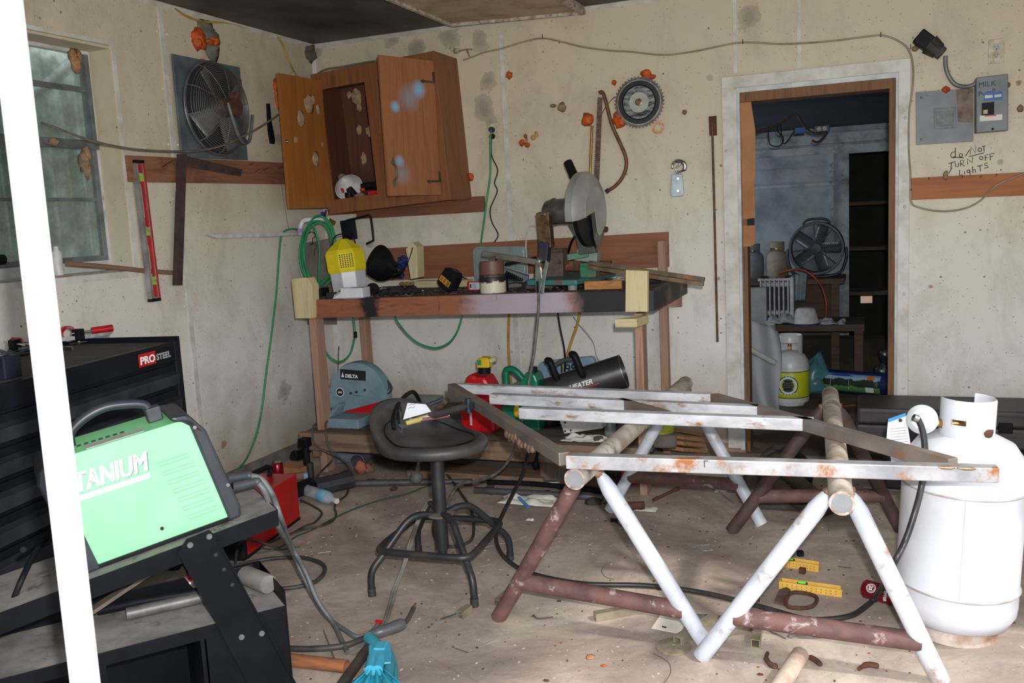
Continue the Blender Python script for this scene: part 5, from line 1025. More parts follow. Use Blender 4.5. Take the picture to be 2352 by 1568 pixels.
# cover panel leaning on the backboard
def rrect(pts, r=.15, n=4):   # rounded 3D quad
    out = []
    for i in range(4):
        p0, p1, p2 = pts[i-1], pts[i], pts[(i+1) % 4]; a = p1.lerp(p0, r); c = p1.lerp(p2, r*(p1-p0).length/(p1-p2).length)
        for k in range(n+1): t_ = k/n; out.append(a.lerp(p1, t_).lerp(p1.lerp(c, t_), t_))
    return out
pp = [q(x, y, .05) for x, y in ((1092, 640), (1216, 634), (1212, 565), (1088, 566))]; pp[0].z = pp[1].z = zb(1.3)
b = B(); poly(b, rrect(pp, .12), (0, -.02, 0)); b2 = [V(p_).lerp(sum(pp, V())/4, .1)+V((0, -.021, 0)) for p_ in pp]; poly(b, rrect(b2, .12), (0, -.008, 0))
for x in (1117, 1136, 1172, 1190, 1205): b.lathe([(.012, 0), (.012, .003), (.009, .003)], 14, BF(x, 584 if x < 1150 else 586, .08))
one(b, 'cover_plate', mat('sage_steel', (158, 172, 172), (136, 150, 152), 9, .4, .4), 'pale grey electrical cover plate leaning on the backboard', 'cover plate', .002)
# square tubes crossing
a, c = q(1108, 582, .56), q(1236, 602, .52); b = B(); b.beam(a, c, .028, .03); b.box((a.x+.05, -.58, zb(1)), (a.x+.08, -.54, a.z-.016)); one(b, 'steel_square_tube', mat('dull_tube', (112, 104, 96), (86, 78, 72), 10, .5, .5), 'dull square steel tube slanting behind the burnt tube', 'steel tube', .001)
for x0, y0, x1, y1, r, m_, lb, nm in ((1160, 607, 1232, 592, .009, BLKM, 'black rod slanting toward the vise behind the burnt tube', 'black_rod'), (1158, 612, 1215, 630, .003, STL, 'thin bright electrode lying behind the burnt tube', 'electrode'), (1165, 600, 1222, 598, .007, RUST, 'rusty bar behind the black rod on the bench', 'rusty_bar')):
    a, c = bt(x0, y0+34), bt(x1, y1+34); a = q(x0, y0, .45); c = q(x1, y1, .42); b = B(); b.tube([a, c], r, 8); one(b, nm, m_, lb, 'rod')
p0 = bt(1162, 650); b = B(); a, c = q(1160, 630, .66), q(1202, 643, .62)
for k in range(9): t_ = k/9; b.lathe2(a.lerp(c, t_), a.lerp(c, t_+.09), [(0, 0), (.02*(1-t_*.75), 0), (.024*(1-t_*.75), .5), (.02*(1-t_*.75), 1), (0, 1)], 14)
b.cyl((a.x, a.y, zb(a.x)), (a.x, a.y, a.z-.01), .014); one(b, 'ribbed_handle', BLK, 'black ribbed tapered handle right of the burnt tube', 'handle')
a, c = bt(1168, 664)+V((0, 0, .014)), bt(1198, 662)+V((0, 0, .014)); b = B(); b.lathe2(a, c, [(0, 0), (.013, 0), (.014, .7), (.008, .9), (.008, 1), (0, 1)], 14); one(b, 'clear_vial', mat('cloudy_plastic', (130, 126, 122), (96, 92, 88), 20, .3, alpha=.8), 'cloudy plastic vial lying in front of the ribbed handle', 'vial')
# vise with a rusty upright tube
r0 = thing('bench_vise', 'rust and blue bench vise holding an upright scorched square tube', 'vise', Y(1262, 640, -.52))
SCO = mat('scorched_steel', (120, 92, 62), (66, 52, 44), 30, .5, .6, c3=(176, 172, 166), lo3=.62, hi3=.68, sc3=20); VB = mat('vise_blue', (36, 44, 74), (58, 50, 50), 14, .6, .3)
b = B(); a, c = q(1256, 567, .56), q(1249, 487, .58); b.beam(a, c, .07, .06, (0, 1, 0)); b.build('upright_tube', SCO, r0, .002)
b = B(); b.beam(q(1250, 600, .58), q(1252, 556, .58), .055, .06, (0, 1, 0)); b.beam(q(1251, 566, .58), q(1266, 560, .55), .05, .03); b.build('jaw', VB, r0, .006)
zz = zb(1.85); p = q(1281, 600, .45); b = B(); b.box((p.x-.05, -.5, zz), (p.x+.045, -.40, q(1281, 570, .45).z)); b.box((p.x-.05, -.51, q(1281, 578, .45).z), (p.x+.045, -.5, q(1281, 572, .45).z)); b.box((p.x-.13, -.62, zz), (p.x+.02, -.5, zz+.03)); b.build('vise_body', mat('vise_rust', (108, 88, 78), (74, 60, 56), 18, .7, .3), r0, .005)
b = B(); b.cyl(q(1285, 602, .5), q(1285, 602, .56), .011, n=10); b.build('screw', RUST, r0)
# chop saw
CS = V((2.0, -.42, 0)); CS = Y(1352, 487, -.45); r0 = thing('chop_saw', 'large grey chop saw with a teal base at the right of the bench', 'chop saw', V((CS.x-.1, CS.y, zb(CS.x))))
GRD = mat('guard_grey', (166, 168, 162), (146, 148, 142), 6, .35, .2, c3=(112, 84, 70), lo3=.68, hi3=.74, sc3=9)
Rg = .5*(ptopy(CS+V((0, 0, -.2)))-ptopy(CS+V((0, 0, .2)))); Rg = .2*93/Rg
gf = frame(CS, (.13, .99, 0), (0, 0, 1)); D2 = PI/180
b = B(gf); b.lathe([(0, .034), (Rg*.5, .034), (Rg*.62, .044), (Rg*.66, .036), (Rg*.9, .022), (Rg, .0), (Rg, -.04), (0, -.04)], 44, None, -78*D2, 192*D2); b.build('blade_guard', GRD, r0)
b = B(gf); b.lathe([(0, .012), (Rg*.86, .012), (Rg*.86, -.01), (0, -.01)], 20, None, 192*D2, 282*D2); b.build('lower_guard', BLKM, r0)
b = B(gf); b.cyl((Rg*.55, -Rg*.45, .02), (Rg*.55, -Rg*.45, .055), .014, n=12); b.build('guard_knob', RUST, r0)
MTR = mat('motor_grey', (126, 126, 124), (92, 92, 92), 8, .35, .6); mz = .012
b = B(gf); b.lathe([(0, -.245), (.05, -.245), (.062, -.235), (.068, -.21), (.07, -.06), (.062, -.04)], 30, T(-.02, mz, 0)); b.lathe([(.071, -.2), (.074, -.198), (.074, -.19), (.071, -.188)], 30, T(-.02, mz, 0)); b.build('motor', MTR, r0)
b = B(gf); b.prism([(-.1, -.05), (.0, -.03), (.02, .02), (-.06, .06), (-.12, .0)], -.05, -.035); b.build('motor_mount', GRD, r0)
b = B(); hh0, hh1 = q(1330, 430, .45), q(1304, 372, .40); b.tube([q(1323, 470, .45)+V((0, 0, 0)), hh0.lerp(q(1323, 470, .45), .4), hh0.lerp(hh1, .2)], .016, 10, sub=3); b.cyl(hh0.lerp(hh1, .15), hh1, .0265, .024, n=16); b.build('handle', BLK, r0)
ABX = lambda pts, d, th, m, nm, bv=.003: (lambda k: (poly(k, [q(x, y, d) for x, y in pts], (0, th, 0)), k.build(nm, m, r0, bv))[1])(B())
ABX([(1302, 510), (1330, 505), (1352, 530), (1368, 580), (1330, 585), (1322, 545)], .43, .06, mat('arm_dark', (74, 78, 74), (56, 60, 58), 9, .5), 'arm'); ABX([(1318, 598), (1336, 535), (1345, 535), (1372, 586), (1370, 604)], .36, .08, mat('sage_arm', (150, 160, 152), (126, 136, 130), 9, .5), 'pivot_stand')
TB = mat('teal_base', (40, 128, 128), (60, 110, 104), 9, .5, c3=(112, 80, 66), lo3=.52, hi3=.62, sc3=6); zt_ = zb(1.9)+.055
bp = [Z(x, y, zt_) for x, y in ((1204, 641), (1240, 638), (1322, 637), (1350, 628), (1400, 617))]; bp = [V((p.x, max(p.y, -.82), zt_)) for p in bp]
b = B(); x0, x1 = Y(1204, 640, -.70).x, Y(1404, 618, -.3).x; yA = -.78
out = [(x0, -.66), (x0+.03, -.74), (Y(1290, 640, yA).x, yA), (Y(1324, 640, yA).x, yA), (Y(1350, 640, -.66).x, -.66), (x1, -.52), (x1, -.2), (x0+.1, -.2)]
b.prism(out, zt_-.028, zt_); b.build('base_plate', TB, r0, .006)
b = B(); b.cyl((Y(1315, 655, -.74).x, -.74, zb(1.9)), (Y(1315, 655, -.74).x, -.74, zt_-.028), .024, .026, n=16); b.build('foot', mat('foot_grey', (138, 140, 138), (120, 122, 120), 9, .5), r0)
b = B(); b.cyl((x0+.06, -.66, zb(1.9)), (x0+.06, -.66, zt_-.028), .018, n=12); b.build('foot', mat('foot_grey', (1, 1, 1)), r0); b = B(); b.cyl((x1-.06, -.3, zb(1.9)), (x1-.06, -.3, zt_-.028), .018, n=12); b.build('foot', mat('foot_grey', (1, 1, 1)), r0)
GCL = mat('vise_green', (36, 110, 78), (60, 92, 76), 12, .5, c3=(126, 84, 66), lo3=.56, hi3=.64)
b = B(); p = q(1355, 600, .62); b.box((p.x-.045, -.66, zt_), (p.x+.04, -.58, zt_+.06)); b.box((p.x-.05, -.64, zt_+.05), (p.x+.03, -.6, zt_+.075)); b.build('clamp_block', GCL, r0, .004); b = B(); p = q(1330, 585, .36); b.beam(q(1297, 592, .4), q(1352, 582, .36), .04, .035); b.build('fence', GCL, r0, .003)
b = B(); p = q(1390, 600, .45); b.box((p.x-.03, -.47, zt_), (p.x+.035, -.44, zt_+.075)); b.cyl((p.x+.01, -.475, zt_+.05), (p.x+.01, -.435, zt_+.05), .02); b.build('fence_bracket', RUST, r0, .004)
b = B(); b.beam(q(1300, 610, .56), q(1336, 610, .56), .02, .05); b.build('guide', RUST, r0)
cord('black_cord', [q(1327, 533, .42), q(1313, 555, .4), q(1305, 580, .3), q(1298, 592, .22)], .007, BLK, 'thick black cord behind the arm of the chop saw', n=8)
cord('white_cord', [q(1208, 572, .08), q(1209, 540, .05), q(1214, 522, .04), q(1226, 518, .05), q(1234, 526, .06)], .0045, WHP, 'white cord arching up behind the upright scorched tube', n=8)
# ground clamp with cable
r0 = thing('ground_clamp', 'silver spring ground clamp hanging on the bench front with its cable', 'clamp', q(1243, 640, .93)); q9 = lambda x, y: Y(x, y, -.935)
b = B(); poly(b, [q9(1231, 598), q9(1240, 596), q9(1247, 640), q9(1240, 675), q9(1232, 672), q9(1230, 636)], (0, -.008, 0)); poly(b, [q9(1254, 596), q9(1261, 604), q9(1252, 650), q9(1250, 674), q9(1243, 674), q9(1244, 645)], (0, -.008, 0)); b.build('clamp_arm', mat('clamp_silver', (152, 166, 160), (112, 124, 120), 9, .35, .7), r0, .002)
b = B(); b.tube([q9(1234, 600), q9(1238, 590), q9(1244, 600)], .008, 8); b.cyl(q9(1238, 608)+V((0, -.012, 0)), q9(1238, 608)+V((0, .006, 0)), .014, n=14); b.cyl(q9(1238, 600), q9(1245, 625), .004); b.build('spring', CHR, r0)
b = B(); poly(b, [q9(1234, 622), q9(1252, 618), q9(1250, 624), q9(1238, 628)], (0, -.004, 0)); b.build('copper_braid', mat('copper', (200, 130, 90), (160, 100, 70), 30, .4, .7), r0)
b = B(); b.tube([q9(1237, 655), q9(1237, 700), Y(1234, 740, -.94), Y(1228, 800, -.96), Y(1220, 850, -1.0), Y(1212, 890, -1.05), Y(1200, 960, -1.1), Y(1190, 1000, -1.15), Y(1176, 1045, -1.25), Y(1145, 1083, -1.4), Y(1100, 1103, -1.55), Y(1050, 1116, -1.75), Z(1022, 1190, .2), V((1.80, -2.0, .20)), V((1.83, -2.09, .19))], .0075, 8, sub=6); b.build('cable', CABL, r0)
b = B(); b.tube([q9(1236, 645), q9(1237, 672)], .011, 8); b.build('cable_end', BLK, r0)
# right part of the bench
p = bt(1345, 666); p = Y(1388, 652, -.78); f = T((p.x, -.79, zb(p.x))) @ Rz(.08); b = B(f); b.box((-.1, 0, .002), (.09, .035, .045)); one(b, 'wood_block', wood('flame_wood', (186, 120, 58), (142, 80, 40), 0, 5, .6), 'orange wood block with a flame pattern on the bench front', 'block', .003)
p = bt(1425, 652); b = B(); rag(b, tuple(bt(1424, 648)), .04, .03, .02, 41, 8, .001); one(b, 'paper_scrap', PAPER, 'white paper scrap behind the flame pattern block', 'scrap')
p = Y(1475, 625, -.35); p.z = zb(p.x); r0 = thing('wire_spool', 'dark wire spool standing behind the upright lumber block', 'spool', p); f = T(p)
b = B(f); b.lathe([(.045, 0), (.045, .004), (.02, .004), (.02, .045), (.045, .045), (.047, .048), (0, .05)], 28); b.build('flange', mat('spool_dark', (60, 66, 74), (44, 48, 54), 9, .4, .4), r0); b = B(f); b.lathe([(.036, .005), (.037, .024), (.036, .044)], 24); b.build('wire', STL, r0)
r0 = thing('steel_bar', 'pair of brownish square steel bars sticking out past the right end of the bench', 'steel bar', Y(1490, 632, -.68))
BAR = mat('mill_bar', (140, 118, 92), (104, 88, 74), 12, .45, .6, stretch=(1, 1, 1), c3=(162, 110, 58), lo3=.58, hi3=.66)
a, c = Y(1352, 608, -.66), Y(1617, 647, -.72)
for s in (-.0105, .0105): b = B(); dv = V((0, s*1.2, s)); b.pipe_sq = None; b.beam(a+dv, c+dv, .02, .02); b.build('bar', BAR, r0, .001)
for i, (x, y, rx, lb) in enumerate(((1445, 668, .03, 'left'), (1500, 655, .04, 'right'))): b = B(); b.ball(tuple(bt(x, y)+V((0, 0, .012))), (rx, rx*.7, .014), 12, jit=.6, seed=i+50); one(b, 'charred_lump', mat('char', (52, 46, 42), (34, 30, 28), 30, .9, bmp=.6), lb+' charred lump beside the upright lumber block', 'lump')
# sawdust, filings and char flakes: nobody could count them
b = B(); rnd = random.Random(3)
for k in range(420):
    x = rnd.uniform(BX0+.02, BX1-.03); y = rnd.uniform(BY+.02, -.05); s_ = rnd.uniform(.002, .008); a = rnd.uniform(0, 6); p = V((x, y, zb(x)+.0008)); b.box((-s_, -s_*.5, 0), (s_, s_*.5, .0015), T(p) @ Rz(a))
one(b, 'bench_filings', mat('filings', (96, 84, 74), (140, 132, 124), 40, .8), 'filings and burnt flakes scattered over the bench top', 'filings', kind='stuff')
# cords and hoses below the bench top
cord('green_hose', [Y(811, 728, -.5), Y(815, 765, -.5), Y(806, 808, -.5), Y(786, 829, -.5), Y(765, 826, -.5), Y(745, 803, -.5), Y(738, 780, -.48)], .0062, GRN, 'green hose loop under the left end of the bench')
b = B(); b.box(tuple(Y(812, 762, -.51)), tuple(Y(821, 775, -.49))); one(b, 'hose_clip', BLK, 'black clip on the green hose loop under the bench', 'clip')
cord('green_hose', [Y(905, 722, -.45), Y(915, 742, -.45), Y(938, 770, -.45), Y(965, 790, -.45), Y(1000, 799, -.45), Y(1030, 788, -.45), Y(1050, 762, -.45), Y(1062, 725, -.45)], .0062, GRN, 'wide green hose loop under the middle of the bench')
YC = mat('mustard_cord', (186, 142, 50), (158, 116, 40), 10, .6)
cord('yellow_cord', [Y(1170, 700, -.08), Y(1168, 760, -.08), Y(1168, 800, -.08), Y(1171, 850, -.08), Y(1176, 900, -.1)], .008, YC, 'mustard cord hanging straight down behind the red fuel can')
cord('yellow_cord', [Y(1332, 716, -.3), Y(1326, 745, -.3), Y(1312, 785, -.3), Y(1300, 825, -.3), Y(1294, 850, -.3)], .008, YC, 'mustard cord slanting down behind the black heater handle')
cord('black_cord', [Y(1281, 718, -.35), Y(1287, 755, -.35), Y(1296, 800, -.35), Y(1298, 835, -.33), Y(1296, 860, -.3)], .005, BLK, 'black cord hanging down to the heater handle')
cord('white_cord', [Y(1314, 718, -.3), Y(1330, 742, -.3), Y(1352, 768, -.3), Y(1366, 790, -.3), Y(1370, 812, -.3), Y(1377, 828, -.3)], .0035, WHP, 'thin white cord hanging down to the heater')
b = B(); b.tube([Y(778, 795, -.03), Y(776, 860, -.05), Y(775, 900, -.1)], .004, 6); one(b, 'grey_wire', CABL, 'thin grey wire down the corner behind the bench leg', 'wire')
# ---------------------------------------------------------------- things on the lower shelf
ZS = .2505
def sh(px, py): 
    p = Z(px, py, .25); yy = min(max(p.y, -.86), -.06); p = Y(px, py, yy); p.z = ZS; return p
# mitre saw
r0 = thing('mitre_saw', 'light blue mitre saw with a red blade on the left of the lower shelf', 'mitre saw', sh(810, 985)); DB_ = mat('delta_blue', (126, 150, 162), (108, 130, 142), 8, .45, c3=(88, 80, 74), lo3=.66, hi3=.76, sc3=7)
yd = .68; qd = lambda x, y, d=yd: Y(x, y, -d)
cen = qd(826, 905, .62); Rm = (qd(760, 905, .62)-qd(892, 905, .62)).length*.5; mf = frame(cen, (1, .0, -.05), (0, 0, 1))
b = B(mf); b.lathe([(0, .03), (Rm*.7, .03), (Rm*.97, .02), (Rm, .0), (Rm, -.04), (0, -.04)], 36, None, -6*D2, 186*D2); b.prism([(-Rm, 0), (Rm*.98, -.01), (Rm*.6, -Rm*.2), (-Rm*.75, -Rm*.62), (-Rm*.98, -Rm*.35)], -.02, .028); b.build('upper_guard', DB_, r0)
b = B(mf); N = 36; pl = []
for k in range(N): a = 2*PI*k/N; pl += [(Rm*.9*math.cos(a), Rm*.9*math.sin(a)), (Rm*.86*math.cos(a+.06), Rm*.86*math.sin(a+.06))]
b.prism(pl, -.004, .0, T(Rm*.08, -Rm*.1, 0)); b.build('saw_blade', mat('blade_red', (206, 24, 30), (180, 18, 24), 8, .4), r0)
text('brand_print', 'DELTA', .028, mf @ T(-Rm*.38, Rm*.52, .0315), WTXT, r0, .0012); b = B(mf); b.box((-Rm*.55, Rm*.46, .029), (Rm*.32, Rm*.76, .0312)); b.build('brand_plate', INK, r0); b = B(mf); b.prism([(-Rm*.52, Rm*.52), (-Rm*.42, Rm*.52), (-Rm*.47, Rm*.68)], .0312, .0316); b.build('brand_triangle', WTXT, r0)
b = B(mf); b.lathe([(.026, .031), (.026, .033), (0, .033)], 24, T(-Rm*.58, .01, 0)); bd = b.build('round_badge', INK, r0); b = B(mf); b.lathe([(.027, .031), (.027, .0335), (.0235, .0335)], 24, T(-Rm*.58, .01, 0)); b.box((-Rm*.58-.014, .005, .033), (-Rm*.58+.014, .009, .0334)); b.box((-Rm*.58-.012, .012, .033), (-Rm*.58+.012, .015, .0334)); b.build('badge_ring', WTXT, bd)
b = B(mf)
for x, y in ((.0, .02), (Rm*.28, .035), (-Rm*.2, .01)): b.cyl((x, y, .03), (x, y, .038), .007, n=10)
b.build('bolt', mat('bolt_dark', (70, 74, 76), (50, 54, 56), 9, .5, .5), r0)
b = B(); b.tube([qd(838, 872, .6), qd(858, 856, .58), qd(880, 868, .58), qd(896, 890, .6), qd(888, 902, .62)], .016, 10, sub=4); b.tube([qd(845, 880, .6), qd(890, 905, .62)], .014, 8); b.build('handle', mat('handle_slate', (58, 66, 76), (44, 50, 58), 9, .4), r0)
b = B(); pbs = [(772, 998), (850, 998), (850, 972), (774, 972)]
b.hexa([V((qd(773, 990).x, -.80, ZS)), V((qd(850, 990).x, -.80, ZS)), V((qd(850, 990).x, -.45, ZS)), V((qd(773, 990).x, -.45, ZS)), V((qd(773, 990).x, -.80, ZS+.055)), V((qd(850, 990).x, -.80, ZS+.055)), V((qd(850, 990).x, -.45, ZS+.055)), V((qd(773, 990).x, -.45, ZS+.055))]); b.cyl(V((qd(800, 985).x, -.62, ZS+.02)), V((qd(800, 985).x, -.62, ZS+.05)), .13, n=30); b.build('base', DB_, r0, .004)
b = B(); xx = qd(773, 990).x; b.hexa([(xx, -.8, ZS+.055), (xx+.03, -.8, ZS+.055), (xx+.03, -.5, ZS+.055), (xx, -.5, ZS+.055), (xx+.03, -.7, ZS+.12), (xx+.06, -.7, ZS+.12), (xx+.06, -.5, ZS+.12), (xx+.03, -.5, ZS+.12)]); b.build('fence', DB_, r0, .003)
b = B(); b.cyl(qd(758, 905, .6), qd(762, 905, .52), .034, n=18); b.box(qd(750, 905, .58), qd(766, 940, .5)); b.cyl(qd(758, 925, .6), qd(762, 925, .55), .03); b.build('pivot', DB_, r0, .003); b = B(); b.beam(qd(765, 930, .55), qd(795, 965, .5), .05, .05); b.build('motor_arm', mat('arm_tan', (136, 128, 108), (104, 98, 84), 9, .7), r0, .01)
cord('grey_cord', [qd(752, 962, .7), qd(722, 975, .88), qd(718, 1000, .96), qd(724, 1020, .97), qd(745, 1036, .97), qd(775, 1048, .97), qd(800, 1070, 1.0), V(qd(797, 1100, 1.1)), Z(795, 1120, .01)], .005, mat('slate_cord', (80, 82, 84), (60, 62, 64), 9, .6), 'grey cord of the mitre saw draped over the shelf front')
cord('grey_cord', [qd(775, 948, .7), qd(752, 965, .8), qd(748, 990, .95), qd(755, 1025, .96), qd(765, 1042, .96), qd(762, 1058, 1.0), Z(735, 1085, .02), Z(725, 1100, .01)], .0055, mat('slate_cord', (1, 1, 1)), 'second grey cord hanging from the shelf left of the mitre saw')
b = B(); b.box((qd(812, 880, .15).x, -.2, ZS), (qd(832, 880, .15).x, -.16, qd(820, 840, .18).z)); one(b, 'cardboard_flap', CBM, 'tan cardboard edge behind the mitre saw', 'cardboard')
# folded grey plastic lids behind the stool
b = B(); a = qd(905, 905, .3); c = qd(988, 915, .3)
for k in range(4): b.hexa([(a.x, -.5, ZS+.02*k), (c.x, -.5, ZS+.02*k), (c.x+.02, -.15, ZS+.02*k), (a.x+.05, -.15, ZS+.02*k), (a.x, -.5, ZS+.02*k+.014), (c.x, -.5, ZS+.02*k+.014), (c.x+.02, -.15, ZS+.02*k+.014), (a.x+.05, -.15, ZS+.02*k+.014)])
one(b, 'grey_lid_stack', mat('lid_grey', (146, 152, 158), (126, 132, 138), 6, .5), 'stack of pale grey plastic lids on the shelf behind the stool', 'lids', .004)
# fuel can
p = sh(1108, 990); p = Y(1108, 985, -.72); p.z = ZS; r0 = thing('fuel_can', 'red plastic fuel can with a yellow spout on the lower shelf', 'fuel can', p)
cw = .5*86/FPX*(p-CP).dot(_f); hz = lambda py: Y(1108, py, -.72).z-ZS
f = T(p); b = B(f); s_ = cw
b.prism([(-s_*.96, 0), (s_*.96, 0), (s_, .02), (s_, hz(900)), (s_*.8, hz(880)), (s_*.55, hz(860)), (s_*.05, hz(860)), (-s_*.25, hz(853)), (-s_*.5, hz(862)), (-s_*.75, hz(882)), (-s_, hz(905)), (-s_, .02)], -s_*.78, s_*.6, frame((0, 0, 0), (1, 0, 0), (0, 0, 1))); b.build('body', RED, r0, .022)
b = B(f); b.tube([(-s_*.6, -s_*.35, hz(893)), (-s_*.5, -s_*.4, hz(868)), (-s_*.1, -s_*.36, hz(862)), (s_*.12, -s_*.35, hz(873)), (.0, -s_*.5, hz(893))], .012, 8, sub=4); b.build('grip', RED, r0)
b = B(f); b.box((-s_*.32, -s_*.83, .05), (-s_*.2, -s_*.79, hz(900))); b.build('level_strip', mat('milk_strip', (216, 170, 176), (206, 160, 166)), r0)
b = B(f); b.cyl((s_*.3, 0, hz(856)), (s_*.32, 0, hz(842)), .034, n=18); b.build('collar', BLK, r0); YEL = mat('spout_yellow', (228, 190, 40), (206, 168, 30), 9, .4)
b = B(f); b.box((s_*.02, -.035, hz(842)), (s_*.72, .02, hz(822))); b.box((s_*.2, -.03, hz(822)), (s_*.66, .02, hz(819))); b.build('spout_valve', YEL, r0, .004); b = B(f); b.cyl((s_*.6, 0, hz(830)), (s_*1.02, 0, hz(823)), .014); b.build('spout_tip', mat('tip_clear', (190, 184, 150), (170, 160, 120), 9, .4), r0)
b = B(f); b.box((s_*.08, -.039, hz(836)), (s_*.3, -.034, hz(824))); b.build('green_button', mat('btn_green', (30, 140, 90)), r0)
# green oil jug
p = Y(1205, 985, -.62); p.z = ZS; r0 = thing('oil_jug', 'green plastic oil jug with a black cap beside the red fuel can', 'jug', p); GJ = mat('jug_green', (14, 122, 92), (10, 100, 76), 6, .35)
hz = lambda py: Y(1205, py, -.62).z-ZS; cw = .5*92/FPX*(p-CP).dot(_f); f = T(p)
b = B(f); b.prism([(-cw, 0), (cw, 0), (cw, hz(870)), (cw*.86, hz(853)), (cw*.4, hz(850)), (.0, hz(880)), (-cw*.55, hz(880)), (-cw*.55, hz(930)), (-cw, hz(930))], -.06, .06, frame((0, 0, 0), (1, 0, 0), (0, 0, 1))); b.build('body', GJ, r0, .012)
b = B(f); b.tube([(-cw*.82, 0, hz(935)), (-cw*.85, 0, hz(870)), (-cw*.8, 0, hz(850)), (-cw*.4, 0, hz(850)), (.0, 0, hz(868)), (cw*.25, 0, hz(885))], .019, 10, sub=4); b.build('handle', GJ, r0); b = B(f); b.cyl((cw*.62, 0, hz(853)), (cw*.62, 0, hz(842)), .022); b.build('cap', BLK, r0)
b = B(f); b.box((-cw*.9, -.061, .03), (-cw*.3, -.0605, .06)); b.build('label', mat('jug_label', (190, 210, 200), (60, 140, 110), 40, .5), r0)
b = B(f); b.ball((-cw*.1, -.075, .11), (.02, .008, .035)); b.build('yellow_mark', YEL, r0)
# blue case with marker digits
r0 = thing('blue_case', 'pale blue plastic case with marker digits behind the heater', 'case', Y(1305, 900, -.2))
b = B(); pp = [Y(x, y, -.16) for x, y in ((1238, 900), (1384, 900), (1370, 815), (1243, 828))]; pp[0].z = pp[1].z = ZS; poly(b, rrect(pp, .1), (0, -.06, 0)); b.build('shell', mat('case_blue', (138, 168, 192), (118, 148, 172), 7, .45), r0, .006)
text('marker_digits', '199', .075, frame(Y(1283, 858, -.222), (1, 0, .08), (0, 0, 1)), INK, r0, .001, shear=.1)
# torpedo heater
hA, hB = Y(1262, 905, -.62), Y(1432, 852, -.55); Rh = .5*78/FPX*(hB-CP).dot(_f)
r0 = thing('torpedo_heater', 'dark grey torpedo heater lying slanted on the lower shelf', 'heater', (hA+hB)/2-V((0, 0, Rh)))
HM = mat('heater_grey', (104, 104, 106), (84, 84, 86), 5, .3, .75); b = B(); b.pipe(hA, hB, Rh, Rh*.96, 40); b.lathe2(hA.lerp(hB, .05), hA.lerp(hB, .08), [(0, 0), (Rh*.95, 0), (Rh*.95, 1), (0, 1)], 30); b.build('barrel', HM, r0)
b = B(); b.lathe2(hB-(hB-hA)*.004, hB+(hB-hA)*.006, [(Rh*.97, 0), (Rh*1.02, .3), (Rh*1.02, 1), (Rh*.97, 1), (Rh*.97, 0)], 40); b.build('rim', CHR, r0)
dh = (hB-hA).normalized(); fw = V((0, -1, 0)); fw = (fw-dh*fw.dot(dh)).normalized(); upv = dh.cross(fw); upv = upv if upv.z > 0 else -upv
ht = frame(hA.lerp(hB, .31)+fw*(Rh*.93)-upv*Rh*.05, dh, upv); text('heater_print', 'HEATER', .036, ht @ T(0, 0, .012), WTXT, r0, .001, shear=.25)
b = B(ht); b.box((.03, -.012, .006), (.16, -.007, .011)); b.build('red_line', RED, r0)
for px, py in ((1266, 852), (1322, 838)):
    b = B(); c = Y(px, py, -.66); b.tube([c+V((-.02, 0, .055)), c+V((.0, -.01, .05)), c+V((.03, 0, -.04)), c+V((.05, .02, -.075))], .02, 8, sub=3); b.build('handle_post', BLK, r0)
b = B(); b.tube([Y(1262, 848, -.66), Y(1275, 838, -.66), Y(1295, 827, -.66), Y(1316, 824, -.66)], .012, 8, sub=3); b.build('handle_grip', mat('grip_grey', (74, 78, 80), (56, 60, 62), 9, .4), r0)
b = B(); m1, m2 = hA.lerp(hB, .3), hA.lerp(hB, .8)
for mm in (m1, m2): b.box((mm.x-.02, mm.y-.06, ZS), (mm.x+.02, mm.y+.06, max(mm.z-Rh*.9, ZS+.02)))
b.build('stand', BLKM, r0)
# metal plate box, folded paper and caps
r0 = thing('metal_box', 'white riveted metal box under the frame rails on the shelf', 'box', sh(1335, 995)); qm = lambda x, y, d=.8: Y(x, y, -d)
b = B(); pp = [qm(x, y) for x, y in ((1296, 996), (1384, 984), (1378, 950), (1280, 952))]; pp = [V((p.x, p.y, max(p.z, ZS))) for p in pp]; poly(b, pp, (0, .12, 0)); b.build('casing', mat('painted_plate', (206, 206, 204), (186, 182, 178), 8, .5), r0, .003)
b = B()
for x, y in ((1287, 957), (1298, 970), (1298, 990), (1311, 988)): b.ball(qm(x, y, .803), .0055, 8)
b.build('rivet', INK, r0)
b = B(); p = sh(1345, 1002); p.y = -.83; rag(b, (p.x+.02, -.82, ZS), .11, .05, .03, 60); one(b, 'folded_paper', PAPER, 'folded white paper in front of the riveted metal box', 'paper')
b = B(); p = sh(1262, 975); b.lathe([(0, 0), (.07, 0), (.075, .03), (.06, .06), (0, .065)], 20, T(p)); one(b, 'dark_pan', BLKM, 'dark pan half hidden behind the left rails', 'pan')
r0 = thing('work_cap', 'grey cap with a yellow green crown hanging at the right shelf end', 'cap', Y(1515, 1010, -.7)); p = Y(1508, 985, -.78)
b = B(T(p)); b.ball((0, 0, .0), (.09, .07, .05), 18); b.build('crown', mat('hi_vis', (196, 206, 70), (170, 180, 60), 9, .8), r0); b = B(T(p)); b.grid(lambda u, v: (-.03+.14*u, -.05-.03*math.sin(PI*u), -.075+.06*v), 12, 4, .006); b.ball((.01, -.01, -.03), (.085, .065, .04)); b.build('brim', mat('cap_grey', (112, 106, 98), (92, 86, 80), 9, .9), r0)
p = sh(1395, 1010); b = B(); b.lathe([(0, 0), (.03, 0), (.032, .05), (.024, .07), (.024, .08), (0, .08)], 16, T(Y(1402, 1000, -.7).x, -.7, ZS)); one(b, 'glass_jar', mat('jar_glass', (170, 176, 178), (150, 156, 160), 9, .15, alpha=.5), 'small clear jar beside the folded paper on the shelf', 'jar')
